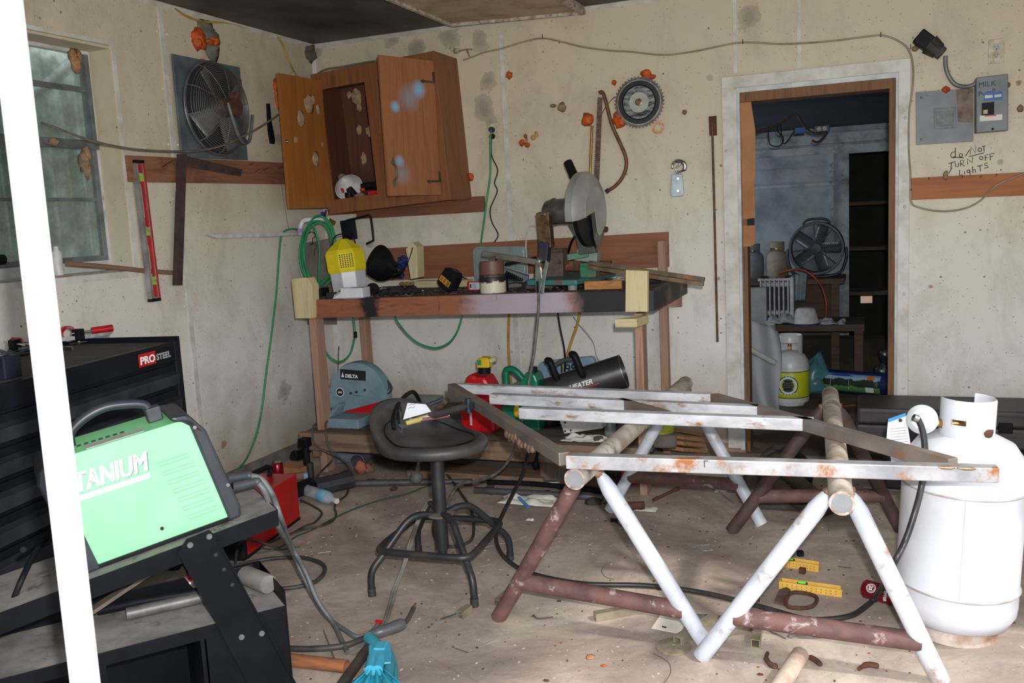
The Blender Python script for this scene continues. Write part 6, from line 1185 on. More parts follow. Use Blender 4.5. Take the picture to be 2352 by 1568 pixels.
for i, (x, y, s_) in enumerate(((1412, 975, .035), (1458, 1000, .028), (1020, 930, .03), (1010, 940, .022), (1375, 1015, .022))):
    p = sh(x, y); b = B(); b.ball(tuple(p+V((0, 0, s_*.8))), (s_*1.2, s_, s_*.8), 12, jit=.5, seed=70+i); one(b, 'debris_lump', mat('lump_%d' % (i % 3), ((128, 100, 76), (90, 78, 66), (150, 136, 116))[i % 3], None, 20, .9), ('brown lump behind the sawhorse pipe on the shelf', 'grey lump at the right end of the shelf', 'tan lump on the shelf left of the fuel can', 'small dark lump left of the fuel can', 'pale lump at the shelf front edge')[i], 'lump')
# stacked firewood at the right end of the shelf
r0 = thing('wood_bundle', 'small bundle of orange brown wood slats at the right end of the bench', 'wood bundle', Y(1580, 1010, -.3)); FW = wood('slat_wood', (186, 128, 84), (140, 88, 58), 0, 8, .8)
for k in range(4):
    a, c = Y(1552, 1030-k*14, -.45), Y(1608-(k % 2)*3, 1034-k*12, -.2); b = B(); b.beam(a, c, .09, .02); b.build('slat', FW, r0, .002)
# ================================================================ SAWHORSES AND WELDED FRAME
PPL = mat('pale_pipe_paint', (200, 204, 212), (172, 178, 190), 6, .45, c3=(150, 122, 104), lo3=.55, hi3=.7, sc3=12)
PBR = mat('brown_pipe', (110, 76, 70), (82, 58, 56), 14, .7, c3=(166, 152, 150), lo3=.58, hi3=.68, sc3=16, bmp=.4)
PTP = mat('worn_top_pipe', (196, 188, 176), (150, 132, 112), 7, .55, c3=(96, 78, 66), lo3=.53, hi3=.66, sc3=9)
PCAP = mat('pipe_cap_grey', (150, 152, 156), (130, 132, 136), 12, .5, .4)
def sawhorse(label, top, legs, crosses, mats):
    r = thing('sawhorse', label, 'sawhorse', V(((top[0].x+top[1].x)/2, (top[0].y+top[1].y)/2, 0)))
    d = (top[1]-top[0]).normalized(); b = B(); b.cyl(top[0], top[1], .033, n=28); b.build('top_pipe', PTP, r)
    b = B(); b.pipe(top[0]-d*.003, top[0]+d*.004, .0335, .027, 24); tp = b.build('end_ring', mat('flaked_end', (180, 170, 160), (120, 84, 66), 40, .7), r)
    b = B(); b.cyl(top[0]-d*.001, top[0], .027, n=20); b.build('end_cap', PCAP, r)
    for (a, c), m_ in zip(legs, mats):
        b = B(); a = V(a); c = V(c); a.z = .006; dd_ = (c-a).normalized(); b.lathe2(a, c, [(0, 0), (.027, 0), (.027, .9), (.021, .96), (.012, 1), (0, 1)], 22); b.build('leg', m_, r)
        b = B(); b.ball(tuple(c), (.02, .02, .016), 10, jit=.4); b.build('weld', mat('weld_brown', (150, 112, 92), (110, 82, 70), 40, .7), r)
    for (a, c) in crosses: b = B(); b.cyl(a, c, .0285, n=22); b.build('cross_pipe', PBR, r)
    return r
ZP = .60; S1a, S1b = V((2.494, -2.606, ZP)), V((2.541, -1.04, ZP)); S2a, S2b = V((3.262, -2.675, ZP)), V((3.178, -1.218, ZP))
lt = lambda a, b_, y, s: V((a.x+(b_.x-a.x)*(y-a.y)/(b_.y-a.y)+s*.026, y, ZP-.022))
def lg(f, t_, k): return V(f)*(1-k)+V(t_)*k
fe = [V((2.115, -2.378, 0)), V((2.849, -2.403, 0)), V((2.19, -1.169, 0)), V((2.892, -1.205, 0))]; tp_ = [lt(S1a, S1b, -2.47, -1), lt(S1a, S1b, -2.45, 1), lt(S1a, S1b, -1.13, -1), lt(S1a, S1b, -1.12, 1)]
DPB = mat('dark_pipe', (84, 62, 58), (60, 46, 44), 14, .65, c3=(128, 116, 112), lo3=.68, hi3=.78)
sawhorse('left pipe sawhorse with one rust brown front leg under the frame', (S1a, S1b), list(zip(fe, tp_)), [(lg(fe[0], tp_[0], .28), lg(fe[1], tp_[1], .22)), (lg(fe[2], tp_[2], .3), lg(fe[3], tp_[3], .3))], [PBR, PPL, PPL, PPL])
fe = [V((2.84, -2.471, 0)), V((3.524, -2.432, 0)), V((2.776, -1.317, 0)), V((3.458, -1.146, 0))]; tp_ = [lt(S2a, S2b, -2.50, -1), lt(S2a, S2b, -2.50, 1), lt(S2a, S2b, -1.36, -1), lt(S2a, S2b, -1.36, 1)]
sawhorse('right pipe sawhorse with two pale front legs beside the big propane tank', (S2a, S2b), list(zip(fe, tp_)), [(lg(fe[0], tp_[0], .27), lg(fe[1], tp_[1], .22)), (lg(fe[2], tp_[2], .3), lg(fe[3], tp_[3], .3))], [PPL, PPL, DPB, DPB])
r0 = thing('steel_frame', 'welded square tube frame lying across the two sawhorses', 'frame', (2.6, -2.0, .633))
FRM = mat('frame_steel', (222, 224, 230), (182, 184, 190), 7, .3, .3, stretch=(1, 1, 3), c3=(150, 104, 66), lo3=.55, hi3=.68, sc3=9)
FRD = mat('frame_steel_dull', (134, 126, 118), (104, 98, 94), 7, .4, .3, c3=(150, 100, 58), lo3=.55, hi3=.68, sc3=9)
FRR = mat('frame_steel_rusted', (188, 186, 188), (140, 142, 148), 7, .38, .3, c3=(160, 104, 60), lo3=.52, hi3=.64, sc3=9)
zf = .656; TW_ = .042
def fz(px, py): p = Z(px, py, .677); p.z = zf; return p
FL, BL, FR, BR = fz(1302, 1042), fz(1037, 880), fz(2292, 1070), fz(1640, 903)
def rail(a, c, m_, w_=TW_, lb=None): b = B(); b.beam(a, c, w_, TW_); return b.build('rail', m_, r0, .003, label=lb)
rail(FL+V((0, -.0, 0)), FR, FRR); dn = (FL-BL).normalized(); rail(BL, FL-dn*.02, FRD, .038); dn = (BR-FR).normalized(); FRj = fz(2190, 1052); rail(FRj, BR, FRD, .036); rail(BL+V((.02, 0, 0)), BR-V((.01, 0, 0)), FRM)
rail(fz(1128, 903), fz(1742, 931), FRM); rail(fz(1195, 935), fz(1868, 960), FRM); rail(fz(1424, 914), fz(1535, 944), FRD, .03)
for (px, py), rz in (((2175, 1074), 0), ((2222, 1076), 0)):
    c = Y(px, py, FL.y+(FR.y-FL.y)*.9-.0215); b = B(); b.ball((c.x, c.y, c.z), (.025, .003, .0045), 12, jit=.4); b.build('weld_bead', mat('bead2', (170, 140, 110), (130, 110, 96), 60, .4, .6), r0)
b = B(); rnd = random.Random(5); lp0 = fz(1175, 962); lp1 = fz(1235, 1000)
for k in range(9): p = lp0.lerp(lp1, k/8)+V((-.014, -.014, -.022-rnd.uniform(0, .012))); b.ball(tuple(p), (.013, .013, rnd.uniform(.01, .022)), 8, jit=.5, seed=k)
b.build('slag', mat('slag', (126, 94, 70), (86, 74, 70), 30, .7, .3), r0)
b = B(); c = Y(1618, 1063, FL.y-.022); b.box((c.x-.001, c.y-.0005, c.z-.012), (c.x+.001, c.y, c.z+.008)); b.box((c.x, c.y-.0005, c.z+.006), (c.x+.01, c.y, c.z+.008)); b.build('chalk_mark', INK, r0)
# ================================================================ STOOL
SX, SY = 1.762, -2.082; r0 = thing('shop_stool', 'black padded shop stool with four bent tube legs', 'stool', (SX, SY, 0)); DST = mat('dusty_black', (34, 36, 40), (64, 60, 56), 9, .45, lo=.5, hi=.75)
VIN = mat('dusty_vinyl', (50, 50, 52), (74, 70, 66), 5, .5, c3=(30, 31, 34), lo3=.55, hi3=.68, sc3=7, bmp=.15)
b = B(); b.cyl((SX, SY, .12), (SX, SY, .52), .0265, n=24); b.cyl((SX, SY, .10), (SX, SY, .13), .018, n=16); b.build('post', DST, r0)
b = B(); b.lathe([(.028, .262), (.055, .258), (.058, .266), (.028, .272)], 24, T(SX, SY, 0)); b.build('collar', mat('dusty_collar', (120, 112, 102), (90, 84, 78), 9, .6), r0)
for fx, fy in ((1.569, -2.315), (1.989, -2.30), (1.951, -1.845), (1.54, -1.871)):
    dx, dy = fx-SX, fy-SY; b = B(); pt_ = lambda k, z: V((SX+dx*k, SY+dy*k, z)); b.tube([pt_(.06, .26), pt_(.28, .275), pt_(.45, .262), pt_(.62, .215), pt_(.82, .15), pt_(.96, .105), pt_(1, .06), pt_(1, .002)], .0135, 12, sub=5); lg_ = b.build('leg', DST, r0)
    b = B(); b.cyl(pt_(1, .0), pt_(1, .032), .0155, n=14); b.build('rubber_foot', RUB, lg_)
b = B(); qq = .92; cs = [V((SX+(fx-SX)*qq, SY+(fy-SY)*qq, .172)) for fx, fy in ((1.569, -2.315), (1.989, -2.30), (1.951, -1.845), (1.54, -1.871))]; pts = []
for i in range(4): a, c, e = cs[i-1], cs[i], cs[(i+1) % 4]; pts += [c.lerp(a, .5), c.lerp(a, .22), c.lerp(a, .07).lerp(c.lerp(e, .07), .5), c.lerp(e, .22)]
b.tube(pts, .0135, 12, True, sub=4); b.build('foot_ring', DST, r0)
def seatz(r, a):   # height of the seat's top above its base plane; the lip rises behind (towards -x)
    w_ = max(0, math.cos(a-PI*.86)); lift = (w_**1.3)*.145
    return lift*max(0, (r-.62)/.38)**1.2
def seat_pt(r, a, dz, bulge=0): R_ = .205+.012*math.cos(2*a); k = 1+.10*max(0, math.cos(a-PI*.86))*(dz > .0); return V((SX-.02+(R_*r+bulge)*math.cos(a)*k, SY+(R_*r+bulge)*math.sin(a)*.96, .518+dz))
b = B(); N = 48; M_ = 12; vs_ = []; fs_ = []
prof = [(0, .0, 0), (.5, .0, 0), (.85, .0, 0), (.97, .004, .004), (1.0, .018, .01), (1.0, .035, .01), (.97, .048, .004), (.90, .050, 0), (.84, .044, 0), (.6, .043, 0), (.3, .043, 0), (.0, .043, 0)]
for r, z, bl in prof:
    for k in range(N): a = 2*PI*k/N; vs_.append(seat_pt(r, a, z+(seatz(r, a) if z > .01 else seatz(r, a)*.25), bl))
for i in range(len(prof)-1):
    for k in range(N): fs_.append((i*N+k, i*N+(k+1) % N, (i+1)*N+(k+1) % N, (i+1)*N+k))
b.add(vs_, fs_, True); b.build('seat', VIN, r0)
b = B(); b.tube([seat_pt(.80, 2*PI*k/48, .047+seatz(.8, 2*PI*k/48)) for k in range(48)], .003, 6, True); b.build('seam', BLK, r0)
# things on the seat
zs_ = .5625
def st(px, py, z=zs_):
    p = Z(px, py, z); d = (CP-p).normalized()
    for k in range(600):
        if V((p.x-SX+.02, p.y-SY)).length < .165: break
        p = p+d*.001
    return p
def stick(a, c, r0_, r1_, n=14): b_ = B(); b_.lathe2(a, c, [(0, 0), (r0_, 0), (r1_, 1), (0, 1)], n); return b_
r1 = thing('hammer', 'hammer with a wooden end and grey grip lying across the stool seat', 'hammer', st(1000, 960))
ha, hb, hc = st(932, 972, zs_+.012), st(986, 957, zs_+.022), st(1076, 931, zs_+.05)
b = stick(ha, hb, .010, .013); b.build('wooden_handle', wood('hammer_wood', (206, 178, 106), (176, 142, 78), 0, 6), r1); b = stick(hb, hc, .0135, .015); b.build('grip', mat('grip_worn', (72, 70, 68), (54, 53, 52), 12, .6), r1)
b = B(); b.cyl(hc-V((0, .0, .028)), hc+V((0, 0, .028)), .0135); b.box(hc-V((.012, .012, .012)), hc+V((.022, .012, .012))); b.build('head', mat('hammer_head', (58, 74, 86), (40, 52, 62), 12, .4, .6), r1)
b = B(); c = ha+V((-.004, -.02, -.006)); b.cyl(c+V((-.014, 0, 0)), c+V((.014, 0, 0)), .011); one(b, 'steel_slug', STL, 'short steel slug beside the wooden end of the hammer', 'slug')
r1 = thing('spring_clamp', 'black and chrome welding clamp standing against the stool back', 'clamp', st(915, 990)); a, c = st(920, 992, zs_+.01), Z(912, 930, zs_+.085); c = a+V((-.03, .045, .10))
b = B(); b.beam(a, c, .022, .016, (1, 0, 0)); b.tube([a.lerp(c, .1)+V((-.02, 0, 0)), a.lerp(c, .5)+V((-.028, .01, 0)), a.lerp(c, .9)+V((-.014, .01, 0))], .008, 8, sub=3); b.build('body', BLK, r1, .003)
b = B(); b.beam(a+V((.013, -.006, 0)), c+V((.013, -.006, 0)), .006, .01, (1, 0, 0)); b.box(a-V((.006, .012, .006)), a+V((.018, .008, .01))); b.cyl(c-V((.012, 0, 0)), c+V((.014, 0, 0)), .007); b.build('jaw', CHR, r1)
b = B(); a = 0; b.tube([st(905, 985, zs_+.05), Z(905, 950, .66), Z(925, 915, .68), Z(945, 900, .67), Z(955, 905, .65), Z(965, 925, .60)], .009, 8, sub=4); one(b, 'black_loop', BLK, 'black loop of cable lying over the stool back', 'cable')
b = B(); pp = [st(926, 962, zs_+.012), st(990, 944, zs_+.012), st(978, 928, zs_+.035), st(936, 925, zs_+.055)]; poly(b, pp, (0, -.001, -.002)); r2 = one(b, 'note_paper', mat('note_white', (222, 224, 232), (212, 214, 222), 9, .8), 'white note paper propped on the stool seat behind the hammer', 'paper')
c0_ = (pp[0]+pp[1]+pp[2]+pp[3])/4; ux = (pp[1]-pp[0]).normalized(); uy = (pp[3]-pp[0]); nn_ = ux.cross(uy).normalized(); nn_ = nn_ if nn_.y < 0 else -nn_
for k, w_ in enumerate((.5, .35)): 
    b = B(); s0 = pp[3].lerp(pp[0], .2+.2*k)+ux*.01+nn_*.0012; b.tube([s0, s0+ux*.012+V((0, 0, .003)), s0+ux*.02-V((0, 0, .002)), s0+ux*.03+V((0, 0, .002))], .0008, 4); b.build('scribble', INK, r2)
r1 = thing('red_booklet', 'thin dark red booklet on the stool seat under the hammer', 'booklet', st(985, 965)); pp = [st(938, 973), st(1032, 958), st(1028, 952), st(940, 966)]
b = B(); poly(b, pp, (0, 0, .004)); b.build('cover', mat('maroon', (112, 20, 34), (92, 14, 26), 9, .5), r1); b = B(); poly(b, [p+V((0, .004, .0042)) for p in pp], (0, 0, .002)); b.build('pages', PAPER, r1)
# paired torch cables over the foot ring
for i, dx in enumerate((-.0, .012)):
    cord('welding_cable', [Z(1004+8*i, 1150, .285), Z(985+6*i, 1150, .28), Z(968+5*i, 1175, .25), Z(955+4*i, 1205, .19), Z(940+5*i, 1248, .17), Z(925+4*i, 1300, .10), Z(905+5*i, 1350, .03), Z(895+6*i, 1385, .01), Z(880+6*i, 1430, .008), Z(855+8*i, 1458, .008), Z(835+6*i, 1478, .012), Z(808+6*i, 1500, .01)], .0062, mat('dusty_cable', (128, 120, 112), (96, 92, 88), 14, .6), ('left', 'right')[i]+' one of the two dusty cables draped over the stool foot ring', n=8)
# ================================================================ BIG PROPANE TANK
tb = V((3.585, -2.06, 0)); TR2 = .18
TWH = mat('big_tank_white', (212, 214, 222), (196, 197, 204), 5, .4, c3=(150, 140, 130), lo3=.66, hi3=.8, sc3=10)
xf = T(tb) @ Ry(math.radians(2.6)); 
def tz(py):   # height on the tank axis for an image row
    return next(z/1000 for z in range(0, 1400, 2) if ptopy(xf @ V((0, -.0, z/1000))) <= py)
r0 = thing('large_propane_tank', 'large white propane tank with regulator at the right, near the camera', 'gas tank', tb); HS = tz(1035); HT = tz(918)-.0
HS = .545; HT = .772
b = B(xf); b.lathe([(0, .03), (TR2*.6, .035), (TR2*.88, .055), (TR2*.985, .09), (TR2, .12), (TR2, .16), (TR2*1.012, .165), (TR2*1.012, .175), (TR2, .18), (TR2, HS-.06), (TR2*1.012, HS-.055), (TR2*1.012, HS-.045), (TR2, HS-.04), (TR2*.99, HS), (TR2*.93, HS+.045), (TR2*.78, HS+.085), (TR2*.5, HS+.11), (0, HS+.12)], 56); b.build('body', TWH, r0)
b = B(xf); b.lathe([(.125, 0), (.13, 0), (.13, .05), (.12, .05), (.12, 0), (.125, 0)], 36); b.build('foot_ring', mat('ring_rust', (196, 186, 176), (150, 112, 88), 12, .7), r0)
va2 = math.atan2(CP.y-tb.y, CP.x-tb.x)
def onT2(a, z, r): return xf @ V((r*math.cos(va2+a), r*math.sin(va2+a), z))
b = B(); b.tube([onT2(.05, z, TR2+.001) for z in (.17, .3, .4, HS-.05)], .003, 6); b.build('seam', TWH, r0)
for z in (.171, HS-.05): b = B(xf); b.tube([(TR2*1.012*math.cos(k*PI/30), TR2*1.012*math.sin(k*PI/30), z) for k in range(60)], .0035, 6, True); b.build('weld_ring', mat('weld_grey', (182, 178, 176), (150, 140, 130), 12, .5), r0)
cr = .08; zc0, zc1 = HS+.085, HT
b = B(xf)
def coll(a0, a1, z0_, z1_): b.lathe([(cr, z0_), (cr, z1_-.006), (cr-.003, z1_), (cr-.007, z1_-.006), (cr-.007, z0_), (cr, z0_)], 20, None, va2+a0, va2+a1)
coll(-1.5, -.62, zc0, zc1); coll(-.62, -.05, zc0, zc0+.065); coll(-.62, -.05, zc1-.06, zc1); coll(-.05, 1.2, zc0, zc1); coll(1.2, 2.9, zc0, zc1)
b2 = B(xf)
b.build('collar', TWH, r0)
b = B(xf); b.cyl((0, 0, HS+.11), (0, 0, HS+.17), .018); b.cyl((-.0, -.0, HS+.14), (-.06, -.03, HS+.14), .014); b.build('valve', BRASS, r0); b = B(xf); b.lathe([(0, HS+.17), (.034, HS+.17), (.036, HS+.19), (.02, HS+.2), (0, HS+.2)], 12); b.build('valve_wheel', mat('wheel_brown', (150, 128, 108), (110, 92, 78), 14, .7), r0)
b = B(xf); b.ball((.05, -.06, HS+.13), (.022, .01, .012), 10, jit=.6); b.build('dirt_lump', RUST, r0)
dT = (tb-CP).dot(_f)-.05
def qt(px, py, k=0): d = ray(px, py); return CP+d*(dT+k)
r1 = thing('gas_regulator', 'round white gas regulator with brass fitting on the tank valve', 'regulator', qt(2118, 963))
b = B(); c = qt(2118, 963, -.08); nv = (CP-c).normalized(); b.lathe2(c-nv*.02, c+nv*.02, [(0, 0), (.03, .0), (.043, .35), (.046, .5), (.043, .65), (.03, 1), (0, 1)], 30); b.tube([c, qt(2150, 970, -.06)], .012, 10); b.build('body', mat('regulator_white', (206, 216, 218), (186, 196, 198), 9, .35), r1)
b = B(); b.cyl(qt(2147, 969, -.06), qt(2162, 972, -.05), .011); b.cyl(qt(2160, 972, -.05), qt(2172, 973, -.04), .016, n=6); b.cyl(qt(2172, 973, -.04), qt(2200, 974, .0), .013); 
for k in range(5): b.lathe2(qt(2172+k*3, 973, -.04), qt(2174+k*3, 973, -.04), [(0, 0), (.0155, 0), (.0155, 1), (0, 1)], 14)
b.build('fitting', BRASS, r1)
k_ = -.13; r2 = thing('gas_hose', 'long black gas hose from the tank regulator across the floor to the bench', 'hose', Z(1990, 1395, 0))
hp = [qt(2098, 958, k_), qt(2108, 962, k_), qt(2118, 985, k_), qt(2124, 1020, k_), qt(2124, 1070, k_), qt(2116, 1120, k_), qt(2102, 1175, k_-.02), qt(2080, 1240, k_-.02), qt(2050, 1300, k_-.02), Z(2015, 1365, .05), Z(1985, 1395, .014), Z(1945, 1416, .012), Z(1860, 1422, .012), Z(1780, 1402, .012), Z(1700, 1380, .012), Z(1600, 1358, .012), Z(1480, 1344, .012), Z(1340, 1340, .012), Z(1225, 1318, .012), Z(1170, 1290, .012), Z(1143, 1255, .014), Z(1141, 1215, .03), Z(1155, 1180, .07), Z(1180, 1130, .12), Y(1202, 1085, -1.12), Y(1212, 1045, -1.02), Y(1222, 1020, -.96), Y(1232, 1004, -.9)]
b = B(); b.tube(hp, .0095, 10, sub=6); b.build('hose', mat('hose_black', (34, 34, 36), (50, 48, 47), 20, .4), r2)
b = B(); b.cyl(hp[0], hp[1], .0115); b.build('hose_end', CHR, r2)
r1 = thing('paper_tag', 'white instruction tag with a blue top hanging behind the regulator', 'tag', qt(2062, 1000)); tg = [(2040, 962), (2080, 948), (2086, 985), (2098, 1062), (2048, 1062), (2036, 1010)]
b = B(); poly(b, [qt(x, y, .06) for x, y in tg], (0, .0015, 0)); b.build('sheet', mat('tag_white', (220, 222, 226), (206, 208, 214), 9, .7), r1); b = B(); poly(b, [qt(x, y, .058) for x, y in ((2040, 962), (2080, 948), (2081, 955), (2040, 970))], (0, .0012, 0)); b.build('blue_band', mat('tag_blue', (60, 140, 200)), r1)
b = B()
for k in range(11): b.tube([qt(2043+k*.6, 985+k*6.4, .0575), qt(2082+k*1, 981+k*6.4, .0575)], .0007, 4)
b.build('print', mat('tag_ink', (110, 116, 126)), r1); b = B(); b.lathe2(qt(2068, 965, .0575), qt(2068, 965, .0565), [(0, 0), (.006, 0), (.006, 1), (0, 1)], 12); b.build('punch_hole', INK, r1)
# ================================================================ BLACK CASES AT THE BACK RIGHT
CSM = mat('case_black', (48, 46, 48), (66, 62, 60), 6, .5); 
def case(label, x0, x1, y0, y1, z0, z1, ribs):
    r = thing('tool_case', label, 'tool case', V(((x0+x1)/2, (y0+y1)/2, z0))); h_ = z1-z0
    b = bx((x0, y0, z0), (x1, y1, z0+h_*.55)); b.build('case_bottom', CSM, r, .012); b = bx((x0+.006, y0+.006, z0+h_*.56), (x1-.006, y1, z1)); b.build('lid', CSM, r, .014)
    for k in range(ribs): xa = x0+.05+(x1-x0-.1)*(k+.5)/ribs; b = bx((xa-.03, y0-.012, z0+h_*.45), (xa+.03, y0+.002, z0+h_*.72)); b.build('latch', BLK, r, .003)
    b = bx((x0+.02, y0-.004, z0+h_*.85), (x1-.02, y0+.004, z0+h_*.88)).box((x0+.02, y0-.004, z0+h_*.3), (x1-.02, y0+.004, z0+h_*.34)); b.build('rib', CSM, r)
case('upper long black plastic tool case against the wall behind the propane tank', 3.27, 4.35, -.42, -.06, .185, .37, 4)
case('lower long black plastic tool case under the other case', 3.40, 4.38, -.55, -.05, .0, .18, 3)
b = B(T(4.04, -1.25, .2)); b.lathe([(.1, -.08), (.19, -.09), (.21, -.05), (.21, .05), (.19, .09), (.1, .08), (.1, -.08)], 40, Rx(PI/2)); one(b, 'rubber_tire', RUB, 'black rubber tire standing at the right edge behind the propane tank', 'tire')
cord('bright_wire', [Y(1945, 1116, -.62), Y(2080, 1128, -.66), Y(2340, 1160, -.7), Y(2420, 1170, -.7)], .002, CHR, 'thin bright wire in front of the black cases')
b = B(); c = Y(1748, 1030, -.5); b.grid(lambda u, v: V((Y(1718+145*u, 1110, -.62).x, -.62+.45*v, max(.004, (.17*math.sin(PI*min(u*1.1, 1))**.6+.03*noise.noise(V((u*5, v*4, 3))))*(1-.5*v**2) if 0 < u < 1 else .004))), 24, 12, .003); one(b, 'black_bag', mat('bag_black', (32, 32, 34), (48, 46, 46), 20, .35), 'crumpled black plastic bag below the doorway', 'bag')
def ribbed(name, pts, r, m_, label):
    P = smooth_path(pts, 14); b = B(); n = len(P); rr = [r*(1+.12*(k % 2)) for k in range(n)]; b.tube(P, rr, 14); return one(b, name, m_, label, 'hose')
RBH = mat('ribbed_grey', (96, 88, 78), (70, 64, 58), 14, .7)
ribbed('ribbed_hose', [Z(1728, 1140, .05), Z(1725, 1100, .06), Z(1745, 1068, .09), Z(1775, 1068, .13), Z(1800, 1080, .12), Z(1840, 1115, .08), Z(1868, 1140, .06), Z(1880, 1160, .05)], .035, RBH, 'grey ribbed flexible hose bent in an arch below the doorway')
b = B(); rag(b, tuple(Z(1810, 1160, 0)), .19, .1, .05, 88); one(b, 'grey_tarp', mat('tarp_grey', (78, 72, 66), (58, 54, 50), 7, .9), 'dark grey cloth lying under the ribbed hose', 'cloth')
a = Z(1880, 1165, .045); b = B(); b.pipe(a, a+V((.1, .16, .0)), .045, .04); one(b, 'hose_mouth', mat('hose_dark', (54, 50, 46), (40, 38, 36), 9, .7), 'open end of dark ducting beside the right sawhorse', 'duct')
# ================================================================ TOOL CHEST
tA, tB_ = V((.665, -2.2, 0)), V((.855, -3.36, 0)); du = (tB_-tA).normalized(); dn_ = V((-du.y, du.x, 0)); dn_ = dn_ if dn_.x < 0 else -dn_   # into the chest, away from its front
LT = (tB_-tA).length; TF = frame(tA, du, V((0, 0, 1)))       # x along the front away from the corner, y up, z = x cross y
zdir = (TF.to_3x3() @ V((0, 0, 1))); sg = 1 if zdir.dot(dn_) < 0 else -1   # sg*z points out of the front
ZT = .972; DEP = .50
r0 = thing('tool_chest', 'black steel tool chest with many drawers under the window', 'tool chest', tA.lerp(tB_, .5)+dn_*.2)
TCM = mat('chest_black', (16, 19, 27), (24, 27, 34), 8, .4, .0, c3=(60, 62, 66), lo3=.68, hi3=.78, sc3=9, spec=.2)
HDM = mat('dusty_handle', (58, 62, 68), (38, 42, 50), 6, .4, .2, spec=.35)
def tbx(x0, x1, y0, y1, o0, o1): b_ = B(TF); return b_.box((x0, y0, min(sg*o0, sg*o1)), (x1, y1, max(sg*o0, sg*o1)))
b = tbx(0, LT, .1, ZT-.02, -DEP, -.02); b.build('cabinet_body', TCM, r0, .003)
b = tbx(0, .04, .1, ZT-.0, -.03, .004); b.build('corner_post', TCM, r0, .006)
b = tbx(.04, LT, ZT-.085, ZT-.006, -.03, .002); b.build('top_fascia', TCM, r0, .004)
b = tbx(.0, LT, ZT-.02, ZT-.012, -DEP+.01, -.01); b.build('top_mat', mat('mat_grey', (84, 80, 76), (66, 63, 60), 7, .85, stretch=(1, 5, 1), bmp=.3), r0)
b = tbx(-.004, .006, ZT-.03, ZT+.012, -DEP, .0); b.build('rim', TCM, r0, .002); b = tbx(-.004, LT, ZT-.03, ZT+.012, -DEP-.006, -DEP+.004); b.build('rim', TCM, r0, .002)
hh = [.105, .105, .105, .105, .12, .16]; y = ZT-.095
for i, h_ in enumerate(hh):
    b = tbx(.045, LT-.02, y-h_+.012, y-.004, -.03, -.008); d_ = b.build('drawer', TCM, r0, .002)
    b = B(TF); b.add([(.05, y-.030, -sg*.008), (.05, y-.042, sg*.022), (.05, y-.085, sg*.016), (.05, y-.09, -sg*.008), (LT-.03, y-.030, -sg*.008), (LT-.03, y-.042, sg*.022), (LT-.03, y-.085, sg*.016), (LT-.03, y-.09, -sg*.008)], [(0, 1, 2, 3), (7, 6, 5, 4), (0, 4, 5, 1), (1, 5, 6, 2), (2, 6, 7, 3), (3, 7, 4, 0)]); b.build('drawer_handle', HDM, d_, .002)
    y -= h_
for x_ in (.08, LT-.1): b = B(TF); b.cyl((x_, .045, -sg*.06), (x_, .045, -sg*.09), .045); b.box((x_-.03, .06, min(-sg*.04, -sg*.11)), (x_+.03, .1, max(-sg*.04, -sg*.11))); b.build('caster', BLK, r0)
# brand plate, facing out of the front
bo = TF @ V((.285, ZT-.062, sg*.0045)); bxv = -du; PF = frame(bo, bxv, (0, 0, 1)) @ Matrix.Diagonal((1.38, 1.2, 1, 1))
b = B(PF); b.box((-.005, -.008, 0), (.075, .034, .0012)); bp_ = b.build('brand_plate', RED, r0); b = B(PF); b.box((.075, -.008, 0), (.17, .034, .0011)); b.build('brand_plate_black', BLK, r0)
text('brand_print', 'PRO', .034, PF @ T(.001, .0, .0016), WTXT, bp_, .0012, sx=1.08); text('brand_print', 'STEEL', .028, PF @ T(.078, .001, .0016), mat('silver_print', (190, 192, 196), (170, 172, 176), 9, .4, .3), bp_, .0008, sx=1.0)
# things on the chest
def ct(px, py, dz=0): p = Z(px, py, ZT-.011+dz); return p
def bar_clamp(p_, q_, label, w_=.011):
    r1 = thing('bar_clamp', label, 'clamp', p_)
    d = (q_-p_); L = d.length; d.normalize()
    b = stick(q_-d*.085, q_, .0145, .0155); b.build('handle', RED, r1); b = stick(p_.lerp(q_, .3), q_-d*.083, .005, .005); b.build('screw', CHR, r1)
    b = B(); b.beam(p_-V((0, 0, .018)), p_.lerp(q_, .95)-V((0, 0, .024)), .006, .016); b.build('bar', CHR, r1)
    b = B(); c = p_.lerp(q_, .42); b.box(c-V((.02, .016, .03)), c+V((.02, .016, .016))); b.build('sliding_jaw', BLK, r1, .004)
bar_clamp(ct(120, 772, .05), ct(258, 753, .055), 'red handled bar clamp with its handle to the right of the post')
bar_clamp(ct(165, 790, .035), ct(20, 782, .035), 'red handled bar clamp lying behind the post'); bar_clamp(ct(110, 800, .03), ct(-60, 775, .04), 'red handled bar clamp at the left edge of the photo')
p = ct(82, 768, .045); b = B(); b.lathe([(.026, -.012), (.032, -.012), (.032, .012), (.026, .012), (.026, -.012)], 26, frame(p, (0, 1, 0), (0, 0, 1))); one(b, 'clamp_ring', CHR, 'shiny steel ring standing left of the post on the chest', 'ring')
p = ct(155, 766, .05); b = B(); b.lathe([(.022, -.01), (.034, -.012), (.034, .012), (.022, .01), (.022, -.01)], 26, frame(p, (.3, 1, 0), (0, 0, 1))); one(b, 'red_ring', mat('candy_red', (190, 30, 50), (210, 160, 170), 20, .2, .4), 'shiny red ring standing right of the post on the chest', 'ring')
b = stick(ct(160, 790, .01), ct(205, 783, .01), .003, .003); one(b, 'screwdriver_shaft', CHR, 'thin steel shaft lying in front of the red ring', 'screwdriver')
b = B(); b.tube([ct(158, 785, .008), ct(172, 782, .008), ct(182, 786, .008)], .006, 8, sub=3); one(b, 'yellow_grip', YEL, 'small yellow curved grip on the chest beside the post', 'grip')
